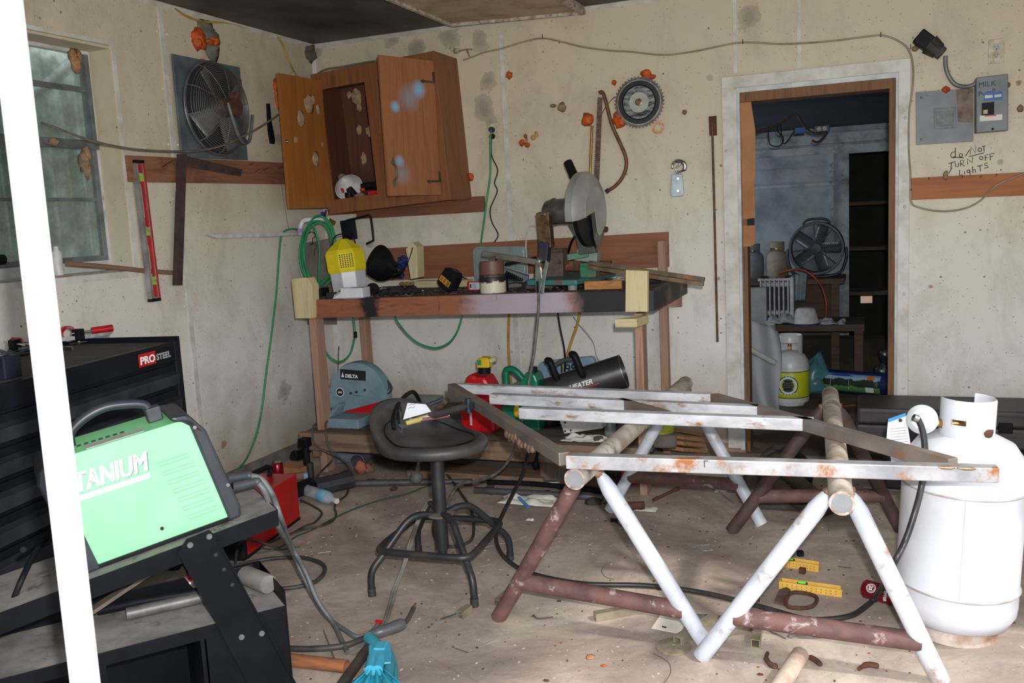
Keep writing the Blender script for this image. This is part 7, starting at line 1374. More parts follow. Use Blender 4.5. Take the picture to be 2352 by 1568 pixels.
b = B(); rnd = random.Random(2); b.tube([ct(-20, 800, .006), ct(10, 808, .012), ct(35, 820, .01), ct(20, 806, .03), ct(45, 812, .01), ct(80, 806, .006), ct(60, 803, .02), ct(30, 816, .008)], .006, 6, sub=5); one(b, 'teal_strap', mat('strap_teal', (74, 98, 108), (56, 76, 86), 9, .8), 'crumpled teal strap on the chest at the left', 'strap')
c = ct(15, 868); b = B(T(c) @ Rz(.2)); b.box((-.05, -.04, 0), (.03, .04, .075)); b.lathe([(.026, .076), (.026, .08), (0, .08)], 20, T(-.012, 0, 0)); one(b, 'blue_black_box', mat('navy_black', (24, 28, 46), (34, 38, 56), 9, .4), 'navy black square container on the chest at the left edge', 'container', .004)
# ================================================================ WELDING CART
cA = V((1.8, -3.15, .35)); cu = V((.626, .78, 0)).normalized(); cn = V((-.78, .626, 0)).normalized()   # cu along to the right, cn away from the camera
CW = Matrix(((cu.x, cn.x, 0, cA.x), (cu.y, cn.y, 0, cA.y), (0, 0, 1, 0), (0, 0, 0, 1)))   # local: s along, n depth, z height
r0 = thing('welding_cart', 'black steel welding cart with a sloping top tray', 'cart', CW @ V((-.3, .14, 0)))
CM = mat('cart_black', (9, 11, 16), (15, 17, 23), 9, .5, .0, spec=.12, c3=(140, 142, 150), lo3=.74, hi3=.78, sc3=30); DUSTY = mat('dusty_tray', (140, 134, 130), (104, 99, 96), 9, .85, c3=(66, 62, 60), lo3=.58, hi3=.68, sc3=14)
def cbx(s0, s1, n0, n1, z0_, z1_): return B(CW).box((s0, n0, z0_), (s1, n1, z1_))
CL = -.82; DP = .28
b = cbx(CL, 0, 0, DP, .343, .349); b.build('lower_shelf', DUSTY, r0)
b = cbx(CL, 0, -.002, .0, .315, .352); b.box((CL, DP, .315), (0, DP+.003, .395)); b.box((0, -.002, .0+.05), (.003, DP, .395)); b.build('shelf_rim', CM, r0, .001)
b = cbx(-.22, 0, 0, .003, .02, .34); b.build('front_cheek', CM, r0); b = cbx(-.235, -.225, 0, .26, .02, .34); b.build('divider', CM, r0); b = cbx(CL, -.0, .255, .26, .06, .34); b.build('rear_panel', CM, r0); b = cbx(CL, 0, 0, DP, .045, .05); b.build('bottom_shelf', DUSTY, r0)
b = cbx(CL-.01, CL, 0, DP, .02, .34); b.build('side_panel', CM, r0); b = cbx(-.49, -.47, -.003, .02, .02, .32); b.build('upright', CM, r0)
def slp(s): return .631+.167*s      # the tray's near edge
tr = [(s, n, slp(s)+dz) for dz in (-.006, 0) for s, n in ((CL, 0), (.0, 0), (.0, DP), (CL, DP))]
b = B(CW); b.hexa([tr[0], tr[1], tr[2], tr[3], tr[4], tr[5], tr[6], tr[7]]); b.build('top_tray', DUSTY, r0)
b = B(CW); b.hexa([(CL, -.003, slp(CL)-.055), (-.0, -.003, slp(0)-.045), (-.0, 0, slp(0)-.045), (CL, 0, slp(CL)-.055), (CL, -.003, slp(CL)), (0, -.003, slp(0)), (0, 0, slp(0)), (CL, 0, slp(CL))]); b.hexa([(CL, DP, slp(CL)-.05), (0, DP, slp(0)-.045), (0, DP+.003, slp(0)-.045), (CL, DP+.003, slp(CL)-.05), (CL, DP, slp(CL)), (0, DP, slp(0)), (0, DP+.003, slp(0)), (CL, DP+.003, slp(CL))]); b.box((0, 0, slp(0)-.045), (.003, DP, slp(0)+.0)); b.build('tray_rim', CM, r0)
def brace(n0):
    b = B(CW); 
    def W2(px, py): P = onP(px, py, n0); return P
    t = [(-.262, slp(-.262)-.004), (-.17, slp(-.17)+.002), (-.035, .11), (.03, -.0), (-.075, -.0), (-.13, .16)]
    b.prism([(x, z) for x, z in [(-.27, .572), (-.245, .605), (-.185, .617), (-.165, .585), (.05, .01), (-.07, .01)]], 0, .003, frame((0, n0-.008, 0), (1, 0, 0), (0, 0, 1))); br = b.build('brace', CM, r0)
    b = B(CW); b.beam((-.168, n0-.012, .585), (.047, n0-.012, .01), .016, .003, (.936, 0, .35)); b.build('flange', CM, br)
    b = B(CW)
    for s, z in ((-.238, .588), (-.188, .6), (-.13, .3), (-.075, .295)): b.cyl((s, n0-.016, z), (s, n0-.008, z), .008, n=10)
    b.build('bolt', mat('bolt_grey', (120, 122, 126), (80, 82, 86), 20, .4, .6), br)
    b = B(CW)
    for s, z in ((-.175, .545), (-.158, .5), (-.14, .452)): b.cyl((s, n0-.0115, z), (s, n0-.0105, z), .0055, n=10)
    b.build('hole', INK, br)
brace(0); brace(DP+.012)
for s in (CL+.06, -.06): b = B(CW); b.cyl((s, .02, .03), (s, .06, .03), .03); b.build('wheel', BLK, r0)
# welder on the tray: local frame along the slope
def slope_frame(s0, n0, lift=0): e = (cu+V((0, 0, .167))).normalized(); o = CW @ V((s0, n0, 0)); o.z = slp(s0)+lift; up_ = e.cross(cn); up_ = up_ if up_.z > 0 else -up_; return Matrix(((e.x, cn.x, up_.x, o.x), (e.y, cn.y, up_.y, o.y), (e.z, cn.z, up_.z, o.z), (0, 0, 0, 1)))
WF = slope_frame(-.62, .045, .001)       # x along, y depth, z up
GW = mat('welder_green', (138, 226, 158), (130, 218, 150), 4, .4); r0 = thing('green_welder', 'bright green welder with white lettering on the sloping cart tray', 'welder', WF @ V((.25, .1, 0)))
x0, x1, h_, dpt_ = .045, .515, .262, .20
PB = lambda px, py: WF.inverted() @ (lambda d: CP+d*((WF.to_3x3() @ V((0, 1, 0))).dot(WF @ V((0, 0, 0))-CP)/(WF.to_3x3() @ V((0, 1, 0))).dot(d)))(ray(px, py))
br_, tr_, = PB(521, 1165), PB(430, 962)
b = B(WF); ytop = tr_.z; xb, xt = br_.x, tr_.x
xl = PB(222, 1290).x; xlt = xl-(xb-xt)*.95; prof = [(xl, .012), (xb, .012), (xt, ytop-.004), (xt-.004, ytop), (xlt, ytop), (xlt-.002, ytop-.01)]
b.prism([(x, z) for x, z in prof], -dpt_, 0, frame((0, 0, 0), (1, 0, 0), (0, 0, 1))); b.build('green_case', GW, r0, .006)
b = B(WF); b.box((xl-.02, .0, 0), (xb+.02, dpt_, .014)); b.build('base_strip', BLK, r0, .003)
bz = .030
b = B(WF); b.prism([(xb-.004, .0), (xb+bz, .0), (xb+bz+.006, .03), (xt+bz+.008, ytop-.045), (xt+.005, ytop+.012), (xt-.045, ytop+.018), (xt-.03, ytop), (xt-.001, ytop-.01)], -dpt_-.006, .006, frame((0, 0, 0), (1, 0, 0), (0, 0, 1))); fb = b.build('front_bezel', mat('bezel_slate', (38, 42, 50), (50, 54, 62), 9, .4), r0, .01)
b = B(WF); b.prism([(xl-.035, .0), (xl+.004, .0), (xlt+.002, ytop-.01), (xlt+.01, ytop+.012), (xlt-.03, ytop-.02), (xlt-.04, ytop-.05), (xl-.04, .03)], -dpt_-.006, .006, frame((0, 0, 0), (1, 0, 0), (0, 0, 1))); b.build('rear_bezel', mat('bezel_slate', (1, 1, 1)), r0, .01)
b = B(WF); hz_ = ytop; hA_, hB_ = PB(195, 1010).x, PB(355, 960).x; hA_ = xlt+.06; hB_ = xt-.075
b.tube([(hA_, .1, hz_), (hA_+.008, .1, hz_+.035), (hA_+.05, .1, hz_+.062), ((hA_+hB_)/2, .1, hz_+.074), (hB_-.05, .1, hz_+.066), (hB_-.01, .1, hz_+.052), (hB_, .1, hz_+.03), (hB_+.012, .1, hz_)], .013, 10, sub=5); b.box((hB_-.012, .082, hz_), (hB_+.028, .118, hz_+.04)); b.build('carry_handle', mat('bezel_slate', (1, 1, 1)), r0, .005)
b = B(WF)
for k in range(7):
    z = .215-k*.0275; xs_ = PB(360, 1040).x+.0+k*.006; b.tube([(xs_-.005, -.0015, z), (xs_+.075, -.0015, z)], .0058, 8)
b.build('louvres', GW, r0)
b = B(WF); q = PB(372, 1213); b.cyl((q.x, 0, q.z), (q.x, -.003, q.z), .005, n=10); b.build('screw', INK, r0); b = B(WF); q = PB(447, 978)
for q in (PB(446, 980), PB(522, 1112)): b.cyl((q.x+.0, -.006, q.z), (q.x+.0, -.009, q.z), .005, n=10)
b.build('bezel_screw', CHR, fb)
# lettering placed on the near face
q0, q1 = PB(343, 1078), PB(186, 1137); xx1, zz1 = q0.x, q0.z
tf = WF @ frame((xx1, -.0012, zz1), (1, 0, 0), (0, 0, 1)); OUTL = mat('print_navy', (40, 44, 110), (30, 34, 90), 9, .5)
text('brand_print', 'TITANIUM', .072, tf @ T(.0018, -.0018, -.0006), OUTL, r0, 0, .0002, .28, 'RIGHT', .67); text('brand_print', 'TITANIUM', .072, tf @ T(0, 0, .0004), WTXT, r0, 0, .0002, .28, 'RIGHT', .66); [text('brand_print', 'TITANIUM', .072, tf @ T(-q_, q_*.4, .0004), WTXT, r0, 0, .0002, .28, 'RIGHT', .66) for q_ in (.002, .004)]
b = B(tf); b.prism([(-.19, -.021), (-.005, -.021), (.0, -.008), (-.19, -.008)], 0, .0006); b.build('underline', WTXT, r0)
b = B(WF); b.box((xlt+.09, .014, ytop), (xt-.11, .052, ytop+.0012)); lb_ = b.build('top_label', mat('label_silver', (186, 184, 178), (160, 156, 150), 30, .6), r0); b = B(WF); b.box((xlt+.09, .045, ytop+.0012), (.22, .055, ytop+.0018)); b.build('orange_band', mat('warn_orange', (216, 120, 66)), lb_)
b = B(WF)
for k in range(10): b.box((.15+k*.018, .06, ytop), (.16+k*.018, .085, ytop+.0018))
b.build('top_vents', mat('vent_green', (70, 110, 76)), r0)
# cables from the welder front
def plugc(px, py, px2, py2, k): 
    a = qw(px, py, k); c = qw(px2, py2, k); return a, c
dW = (WF @ V((xb, .05, .1))-CP).dot(_f)
def qw(px, py, k=0): return CP+ray(px, py)*(dW+k)
GCB = mat('lead_grey', (104, 106, 108), (78, 80, 82), 12, .5)
for i, (pl_, pts, lb) in enumerate([(((530, 1098), (572, 1092)), [qw(572, 1092, .1), qw(600, 1100, .1), qw(625, 1135, .1), qw(645, 1190, .1), Z(668, 1250, .3), Z(700, 1310, .2), Z(730, 1380, .1), Z(765, 1430, .03), Z(782, 1465, .012), Z(798, 1498, .01)], 'upper'),
        (((540, 1118), (590, 1106)), [qw(590, 1106, .05), qw(606, 1125, .05), qw(622, 1165, .08), qw(640, 1210, .1), Z(672, 1270, .25), Z(705, 1340, .12), Z(745, 1410, .03), Z(790, 1445, .012), Z(820, 1462, .01), Z(850, 1455, .01), Z(870, 1430, .01)], 'lower')]):
    r1 = thing('welding_lead', lb+' grey cable plugged into the front of the green welder', 'cable', pts[0]); b = B(); b.tube([qw(*pl_[0], .1-.05*i), qw(*pl_[1], .1-.05*i)], [.0145, .0125], 12); 
    for k in range(4): p = qw(pl_[1][0]-9+k*3, pl_[1][1]+2-k*.6, .1-.05*i); b.ball(tuple(p), .0135, 10)
    b.build('plug', mat('plug_slate', (66, 70, 74), (50, 54, 58), 14, .5), r1); b = B(); b.tube(pts, .0085, 10, sub=6); b.build('cable', GCB, r1)
cord('black_cable', [CW @ V((-.62, .0, .66)), Z(110, 1230, .62), Z(80, 1270, .6), Z(50, 1330, .56), Z(25, 1390, .5), Z(0, 1440, .45)], .0075, BLK, 'black cable curving down at the left edge in front of the chest')
# things on the lower shelf of the cart
gz = .3495; a = Z(290, 1410, gz+.02); c = Z(470, 1370, gz+.022)
P = [a.lerp(c, k/90) for k in range(91)]; b = B(); b.tube(P, [.0165*(1+.10*(k % 2)) for k in range(91)], 14); one(b, 'spring_hose', mat('spring_grey', (110, 108, 106), (78, 76, 74), 14, .5, .3), 'grey spring wound hose lying on the lower cart shelf', 'hose')
b = stick(c, Z(505, 1352, gz+.022), .0155, .0155); one(b, 'black_stub', mat('stub_dark', (52, 52, 54), (72, 70, 68), 14, .6), 'dark tube stub at the end of the spring wound hose', 'tube')
a, c = Z(548, 1315, gz+.052), Z(575, 1338, gz+.03); a, c = CW @ V((-.055, .23, gz+.03)), CW @ V((-.015, .11, gz+.03)); b = B(); b.lathe2(a, c, [(0, 0), (.026, .0), (.0285, .06), (.0285, .96), (.026, 1), (0, 1)], 26); one(b, 'dusty_canister', mat('dusty_can', (134, 128, 122), (104, 100, 96), 9, .7), 'dusty grey canister lying at the right end of the lower cart shelf', 'canister')
b = B(CW); b.box((-.16, .262, gz), (-.02, .276, gz+.045)); b.box((-.03, .2, gz+.0), (-.012, .276, gz+.03)); one(b, 'black_caddy', BLK, 'black tray end behind the dusty canister', 'tray', .003)
b = B(); b.tube([Z(225, 1402, gz+.02), Z(330, 1380, gz+.03), Z(440, 1362, gz+.035), Z(520, 1345, gz+.04)], .014, 8); one(b, 'black_pipe', BLKM, 'black pipe lying behind the spring wound hose', 'pipe')
b = B(); p = Z(435, 1340, gz+.03); b.cyl(p, p+V((.02, .03, .02)), .028, n=18); one(b, 'red_can', mat('red_can_m', (150, 30, 30), (190, 190, 190), 20, .3, .4), 'red and silver can end behind the cart brace', 'can')
b = B(CW); b.beam((-.5, .15, .40), (-.2, .20, .52), .03, .01); one(b, 'flat_bar', mat('bar_dusty', (96, 86, 74), (70, 64, 58), 9, .7), 'dusty flat bar slanting between the cart trays', 'bar')
b = B()
for (x, y) in ((376, 1380), (458, 1382)): b.ball(tuple(Z(x, y, gz+.004)), (.014, .01, .004), 10)
one(b.flat(), 'pale_chip', PAPER, 'small pale chip on the lower cart shelf', 'chip')
# yellow scraps and pipe at the bottom left of the floor
b = B(); b.tube([Z(30, 1568, .25), Z(155, 1528, .27)], .022, 14); one(b, 'worn_pipe', mat('worn_pipe_m', (120, 96, 84), (90, 76, 70), 14, .6, .3), 'worn pipe at the bottom left corner', 'pipe')
b = B(); b.beam(Z(60, 1535, .2), Z(160, 1490, .22), .03, .004); b.beam(Z(100, 1500, .2), Z(120, 1530, .2), .01, .02); one(b, 'yellow_bracket', YEL, 'yellow bracket pieces at the bottom left beside the post', 'bracket')
# ================================================================ RED WELDER
p0 = Z(570, 1283, 0); p1 = Z(690, 1192, 0)
rd = (p1-p0); rd.z = 0; RL = rd.length; rd.normalize(); rn = V((-rd.y, rd.x, 0)); rn = rn if rn.x < 0 else -rn
RH = next(z/1000 for z in range(100, 500) if ptopy(V((p1.x, p1.y, z/1000))) < 1088)
RW = Matrix(((rd.x, rn.x, 0, p0.x), (rd.y, rn.y, 0, p0.y), (0, 0, 1, 0), (0, 0, 0, 1)))
r0 = thing('red_welder', 'red and black welder on the floor behind the cart', 'welder', p0.lerp(p1, .5)); RWM = mat('welder_red', (190, 22, 26), (172, 16, 20), 4, .35, c3=(96, 56, 50), lo3=.7, hi3=.8)
b = B(RW).box((0, 0, .012), (RL, .24, RH)); b.build('red_case', RWM, r0, .005); b = B(RW).box((-.03, .0, .0), (.004, .24, RH-.01)); b.build('front_panel', BLK, r0, .004); b = B(RW).box((0, 0, 0), (RL, .24, .014)); b.build('base', BLK, r0)
b = B(RW); b.tube([(.03, .12, RH), (.04, .12, RH+.05), (RL-.06, .12, RH+.05), (RL-.045, .12, RH)], .013, 8, sub=3); b.build('carry_handle', BLK, r0)
nF = frame(RW @ V((.1, -.0015, RH*.5)), rd, (0, 0, 1))
b = B(nF); b.box((-.005, -.002, 0), (.085, .022, .001)); b.box((.012, -.03, 0), (.095, -.004, .001)); b.build('brand_border', WTXT, r0)
b = B(nF); b.box((-.003, .0, .001), (.083, .020, .0016)); b.build('brand_black', INK, r0); b = B(nF); b.box((.014, -.028, .001), (.093, -.006, .0016)); b.build('brand_red', RWM, r0); text('brand_print', 'LINCOLN', .018, nF @ T(0, .003, .002), WTXT, r0, .0004, .0002, .15); text('brand_print', 'ELECTRIC', .018, nF @ T(.016, -.0245, .002), WTXT, r0, .0004, .0002, .15)
b = B(RW); b.lathe([(0, .034), (.014, .034), (.016, .03)], 16, frame((0, .08, .06), (0, 1, 0), (0, 0, 1)) @ T(0, 0, -.0)); b.build('dial', mat('dial_grey', (150, 152, 158)), r0)
# ================================================================ FLOOR CLUTTER
def fl(px, py, z=0): return Z(px, py, z)
def fcord(name, pts, r, m_, label, cat='cord', n=8, sub=6): return cord(name, [fl(*p, r+.001) if len(p) == 2 else fl(*p) for p in pts], r, m_, label, sub, cat, n)
DKC = mat('dark_cable', (46, 44, 43), (70, 66, 62), 14, .55)
# cable ring behind the cart
fcord('cable_ring', [(500, 1310), (560, 1295), (620, 1283), (690, 1280), (735, 1292), (746, 1310), (728, 1333), (690, 1346), (640, 1352), (600, 1350)], .009, DKC, 'thick black cable making a loop behind the welding cart', 'cable')
fcord('black_cord', [(690, 1148), (712, 1158), (735, 1172), (738, 1182), (722, 1200), (700, 1208), (670, 1225), (640, 1235)], .0055, DKC, 'dark cord curling from the red welder to the right')
fcord('black_cord', [(797, 1100, .03), (800, 1118), (796, 1136), (775, 1152), (768, 1165), (772, 1180), (765, 1195), (740, 1207), (700, 1215), (650, 1232), (600, 1255)], .0055, DKC, 'dark cord running from the bench leg past the water bottle')
GCO = mat('dark_green_cord', (58, 78, 66), (46, 62, 54), 14, .6)
fcord('dark_green_cord', [(1000, 1112), (975, 1118), (940, 1132), (900, 1142), (860, 1152), (810, 1170), (770, 1188), (720, 1215), (680, 1232), (640, 1258), (590, 1270)], .004, GCO, 'thin dark green cord across the floor left of the stool')
fcord('dark_green_cord', [(520, 1200, .1), (560, 1235, .05), (600, 1258), (640, 1262), (690, 1255)], .004, GCO, 'thin green cord in front of the red welder')
fcord('black_cable', [(540, 1300), (545, 1262, .05), (560, 1238, .1), (600, 1245, .06), (640, 1260)], .006, DKC, 'dark cable rising in front of the red welder', 'cable')
fcord('torch_cable', [(640, 1488), (700, 1490), (760, 1487), (800, 1480), (830, 1468), (862, 1458)], .0105, DKC, 'thick black torch cable coming from under the cart', 'cable', 10)
r0 = thing('welding_torch', 'grey welding torch lying on the floor with a bent brass tip', 'torch', fl(890, 1440))
b = B(); b.tube([fl(848, 1458, .014), fl(870, 1452, .02), fl(905, 1440, .022), fl(925, 1432, .02)], [.014, .02, .021, .018], 12, sub=3); b.build('handle', mat('torch_grey', (96, 96, 98), (74, 74, 76), 12, .4), r0)
b = B(); b.tube([fl(922, 1434, .02), fl(935, 1424, .022), fl(942, 1412, .028), fl(950, 1396, .036)], .0085, 10, sub=4); b.build('neck', mat('neck_dark', (80, 76, 72), (60, 58, 56), 12, .5, .3), r0); b = B(); b.lathe2(fl(949, 1398, .035), fl(955, 1385, .043), [(0, 0), (.007, 0), (.007, .5), (.004, .6), (.004, 1), (0, 1)], 12); b.build('brass_tip', BRASS, r0)
b = B(); b.box(tuple(fl(862, 1430, .02)), tuple(fl(878, 1424, .03))); b.build('trigger', RED, r0)
fcord('black_cable', [(1010, 1180, .1), (998, 1195, .04), (994, 1215), (1000, 1235), (1020, 1250), (1045, 1255), (1080, 1242), (1088, 1215), (1082, 1170), (1060, 1135), (1035, 1100, .02), (1015, 1075, .06)], .007, DKC, 'black cable looping behind the stool legs', 'cable')
# teal stand in the foreground
r0 = thing('teal_stand', 'teal painted pipe bracket with teal cloth at the bottom of the photo', 'bracket', fl(870, 1520)); TLM = mat('teal_paint', (64, 150, 168), (50, 124, 138), 9, .5, c3=(150, 110, 84), lo3=.66, hi3=.72)
b = B(); b.pipe(fl(848, 1465, .03), fl(882, 1500, .03), .021, .016); b.build('pipe_end', TLM, r0); b = B(); b.beam(fl(862, 1490, .04), fl(888, 1490, .04), .05, .03); b.beam(fl(872, 1480, .045), fl(872, 1525, .05), .07, .006); b.build('saddle', mat('teal_bright', (72, 172, 200), (60, 150, 178), 9, .4), r0, .004)
b = B(); b.tube([fl(888, 1492, .03), fl(894, 1520, .03), fl(890, 1560, .03), fl(886, 1600, .03)], .017, 10, sub=3); b.tube([fl(900, 1500, .015), fl(908, 1535, .012), fl(906, 1600, .012)], .008, 8, sub=3); b.build('side_pipe', TLM, r0)
for x in (856, 872): b = B(); b.tube([fl(x, 1512, .055), fl(x-6, 1540, .055)], .018, 12); b.build('short_tube', mat('teal_bright', (1, 1, 1)), r0)
b = B(); b.grid(lambda u, v: fl(862+(v-.5)*(30+150*u), 1534+60*u, .05+.012*math.sin(v*26)*(1-u*.6)-.02*u), 8, 40, .002); b.build('teal_cloth', mat('teal_cloth_m', (36, 152, 172), (28, 130, 150), 12, .8), r0)
b = B(); b.pipe(fl(640, 1512, .022), fl(796, 1530, .022), .021, .017); one(b, 'rusty_pipe', mat('orange_rust', (160, 98, 56), (110, 76, 60), 9, .7, stretch=(1, 6, 6)), 'orange rusty pipe lying beside the cart at the bottom', 'pipe')
b = B(); b.tube([fl(846, 1488, .02), fl(780, 1580, .02)], .0175, 12); one(b, 'dark_bar', mat('dark_bar_m', (72, 62, 56), (52, 46, 44), 9, .6), 'dark steel bar left of the teal bracket', 'bar')
fcord('welding_rod', [(743, 1446), (770, 1518)], .0025, STL, 'thin grey rod leaning on the rusty pipe', 'rod')
# foreground pipe
b = B(); b.tube([fl(1838, 1503, .03), fl(1775, 1600, .035)], .026, 18); one(b, 'painted_pipe', mat('pipe_pale_y', (196, 182, 166), (164, 140, 124), 9, .55, c3=(206, 180, 90), lo3=.68, hi3=.74), 'pale painted pipe at the bottom edge under the right sawhorse', 'pipe')
# square tube offcuts
TUB = mat('tube_offcut', (176, 166, 142), (140, 130, 112), 9, .4, .5, stretch=(1, 1, 1), c3=(170, 122, 64), lo3=.6, hi3=.7)
def sqtube(a, c, s_, label, group=None):   # hollow square tube
    d = (c-a); L = d.length; m_ = frame(a, d, V((0, 0, 1)).cross(d)); b_ = B(m_); h = s_/2; t_ = s_*.1
    b_.box((0, -h, -h), (L, h, -h+t_)).box((0, -h, h-t_), (L, h, h)).box((0, -h, -h+t_), (L, -h+t_, h-t_)).box((0, h-t_, -h+t_), (L, h, h-t_)); b_.box((L*.4, -h+t_, -h+t_), (L*.6, h-t_, h-t_))
    return one(b_, 'square_tube_offcut', TUB, label, 'steel tube', 0, group)
def sq(x0, y0, x1, y1, s_, lb): sqtube(fl(x0, y0, s_/2+.001), fl(x1, y1, s_/2+.001), s_, lb)
sq(1056, 1412, 1078, 1396, .026, 'short square tube offcut beside the front right stool foot'); sq(1140, 1384, 1165, 1362, .022, 'small square tube offcut behind the brown sawhorse foot'); sq(1366, 1415, 1530, 1386, .028, 'long square tube offcut left of the white card')
sq(1556, 1472, 1640, 1420, .030, 'square tube offcut with its open end over the grinding disc'); sq(1660, 1452, 1718, 1436, .026, 'square tube offcut lying right of the two crossing sawhorse feet'); sq(1735, 1478, 1745, 1428, .028, 'square tube offcut pointing at the camera under the rusty cross pipe'); sq(1738, 1376, 1736, 1352, .028, 'dark square tube offcut behind the pale sawhorse leg')
b = B(); p = fl(1030, 1418, .004); b.beam(p+V((-.02, -.02, 0)), p+V((.05, .04, .012)), .012, .003); one(b, 'steel_shard', STL, 'thin steel shards beside the short tube offcut', 'shard')
# square nuts
for i, (x, y, lb) in enumerate(((1838, 1276, 'grey square steel nut behind the two yellow levels'), (1843, 1316, 'rusty square nut between the two yellow levels'))):
    s_ = .011; p = fl(x, y); b = B(T(p) @ Rz(.4+i)); b.box((-s_, -s_, 0), (s_, -s_+.003, .02)).box((-s_, s_-.003, 0), (s_, s_, .02)).box((-s_, -s_, 0), (-s_+.003, s_, .02)).box((s_-.003, -s_, 0), (s_, s_, .02)); one(b, 'square_nut', (BLKM, RUST)[i], lb, 'nut')
# yellow levels
YLV = mat('level_yellow', (222, 178, 84), (208, 160, 66), 12, .5)
def ylevel(x0, y0, x1, y1, label):
    a, c = fl(x0, y0), fl(x1, y1); d = c-a; L = d.length; d.normalize(); m_ = Matrix(((d.x, -d.y, 0, a.x), (d.y, d.x, 0, a.y), (0, 0, 1, 0), (0, 0, 0, 1))); r = thing('torpedo_level', label, 'level', a.lerp(c, .5))
    b = B(m_); b.box((0, 0, 0), (L, .006, .028)).box((0, .036, 0), (L*.96, .042, .028)).box((0, .006, .010), (L, .036, .014)).box((0, .006, .0), (.006, .036, .028)); b.box((L*.55, .014, .014), (L*.9, .018, .02)).box((L*.55, .026, .014), (L*.9, .03, .02)); b.build('body', YLV, r, .001)
    b = B(m_)
    for k in range(12): 
        for j in (.009, .019): b.cyl((L*(.06+k*.077), -.0006, j), (L*(.06+k*.077), 0, j), .0022, n=6)
    b.build('dots', mat('dots_brown', (150, 100, 40)), r); b = B(m_); b.box((L*.28, .008, .012), (L*.44, .034, .026)); v_ = b.build('vial_holder', INK, r, .002); b = B(m_); b.cyl((L*.3, .021, .0265), (L*.42, .021, .0265), .006, n=12); b.build('vial', mat('vial_lime', (110, 220, 70)), v_)
ylevel(1776, 1298, 1880, 1314, 'upper yellow torpedo level, partly behind the pale sawhorse leg'); ylevel(1789, 1352, 1934, 1372, 'lower yellow torpedo level on the floor')
# horseshoe frame, cleaver like scrap
b = B(); b.tube([fl(1815, 1362, .008), fl(1850, 1362, .008), fl(1876, 1372, .008), fl(1866, 1392, .008), fl(1830, 1396, .008), fl(1805, 1388, .008)], .007, 6, True, sub=3); one(b, 'rusty_loop', RUST, 'rusty oval iron loop below the lower yellow level', 'iron loop')
b = B(); poly(b, [fl(1806, 1352, .004), fl(1816, 1358, .004), fl(1800, 1390, .004), fl(1778, 1384, .004), fl(1790, 1358, .004)], (0, 0, .008)); one(b, 'rusty_flat', mat('rusty_flat_m', (110, 88, 80), (84, 68, 62), 14, .7, .3), 'rusty flat plate leaning on the oval iron loop', 'plate')
def shoe(pts, label, r=.009): b_ = B(); b_.tube([fl(x, y, .007) for x, y in pts], [r*.7, r, r, r*.7], 6, sub=4); one(b_, 'horseshoe_piece', RUST, label, 'horseshoe piece')
shoe([(1763, 1499), (1760, 1512), (1770, 1526), (1786, 1530)], 'rusty horseshoe piece left of the pale foreground pipe'); shoe([(1848, 1508), (1862, 1510), (1876, 1518), (1885, 1526)], 'rusty horseshoe piece right of the pale foreground pipe'); shoe([(1972, 1536), (1985, 1528), (2000, 1526), (2018, 1530)], 'rusty horseshoe piece farthest right on the floor')
# soda can
CANR = mat('can_maroon', (136, 20, 34), (116, 14, 28), 9, .25, .4); a, c = fl(1980, 1340, .034), fl(2052, 1368, .034)
ds = V((.115, -.055, 0)).normalized(); a = fl(1983, 1350, .031); c = a+ds*.115; r0 = thing('soda_can', 'maroon soda can with white lettering lying on the floor behind the tank leg', 'can', a)
b = B(); b.lathe2(a, c, [(.0, .02), (.02, .0), (.027, .02), (.0325, .08), (.0325, .9), (.027, .98)], 30); b.build('can_body', CANR, r0); b = B(); b.lathe2(c-ds*.003, c+ds*.001, [(.0, .3), (.025, .3), (.0285, 1), (.0285, 0)], 24); b.build('lid', CHR, r0)
w_ = V((-ds.y, ds.x, 0)); w_ = -w_ if w_.dot(CP-a) < 0 else w_; nrm = (w_+V((0, 0, .75))).normalized()
def canT(s_, k, off=.0005): ang = k/.0325; u2 = nrm; t2 = u2.cross(ds).normalized(); return a+ds*s_+u2*math.cos(ang)*(.0325+off)+t2*math.sin(ang)*(.0325+off)
b = B(); b.tube([canT(.04+.016*math.cos(q*PI/8), .016*math.sin(q*PI/8)) for q in range(16)], .0011, 5, True); b.tube([canT(.04+.012*math.cos(q*PI/8), .012*math.sin(q*PI/8)) for q in range(16)], .0008, 5, True); b.build('ring_print', WTXT, r0)
def cantext(s, size, s0, k0, rot):
    k = B(); cuv = bpy.data.curves.new('c', 'FONT'); cuv.body = s; cuv.size = size; cuv.offset = .0008; cuv.resolution_u = 2; cuv.align_x = 'CENTER'
    tmp = bpy.data.objects.new('t', cuv); COL.objects.link(tmp); bpy.context.view_layer.update(); me = bpy.data.meshes.new_from_object(tmp.evaluated_get(bpy.context.evaluated_depsgraph_get())); bpy.data.objects.remove(tmp)
    vs = [canT(s0+(v.co.x if not rot else v.co.y), k0+(v.co.y if not rot else -v.co.x), .0009) for v in me.vertices]; k.add(vs, [tuple(p.vertices) for p in me.polygons]); bpy.data.meshes.remove(me); return k.build('brand_print', WTXT, r0)
cantext('23', .016, .034, 0, True); cantext('DR PEPPER', .014, .088, .0, True)
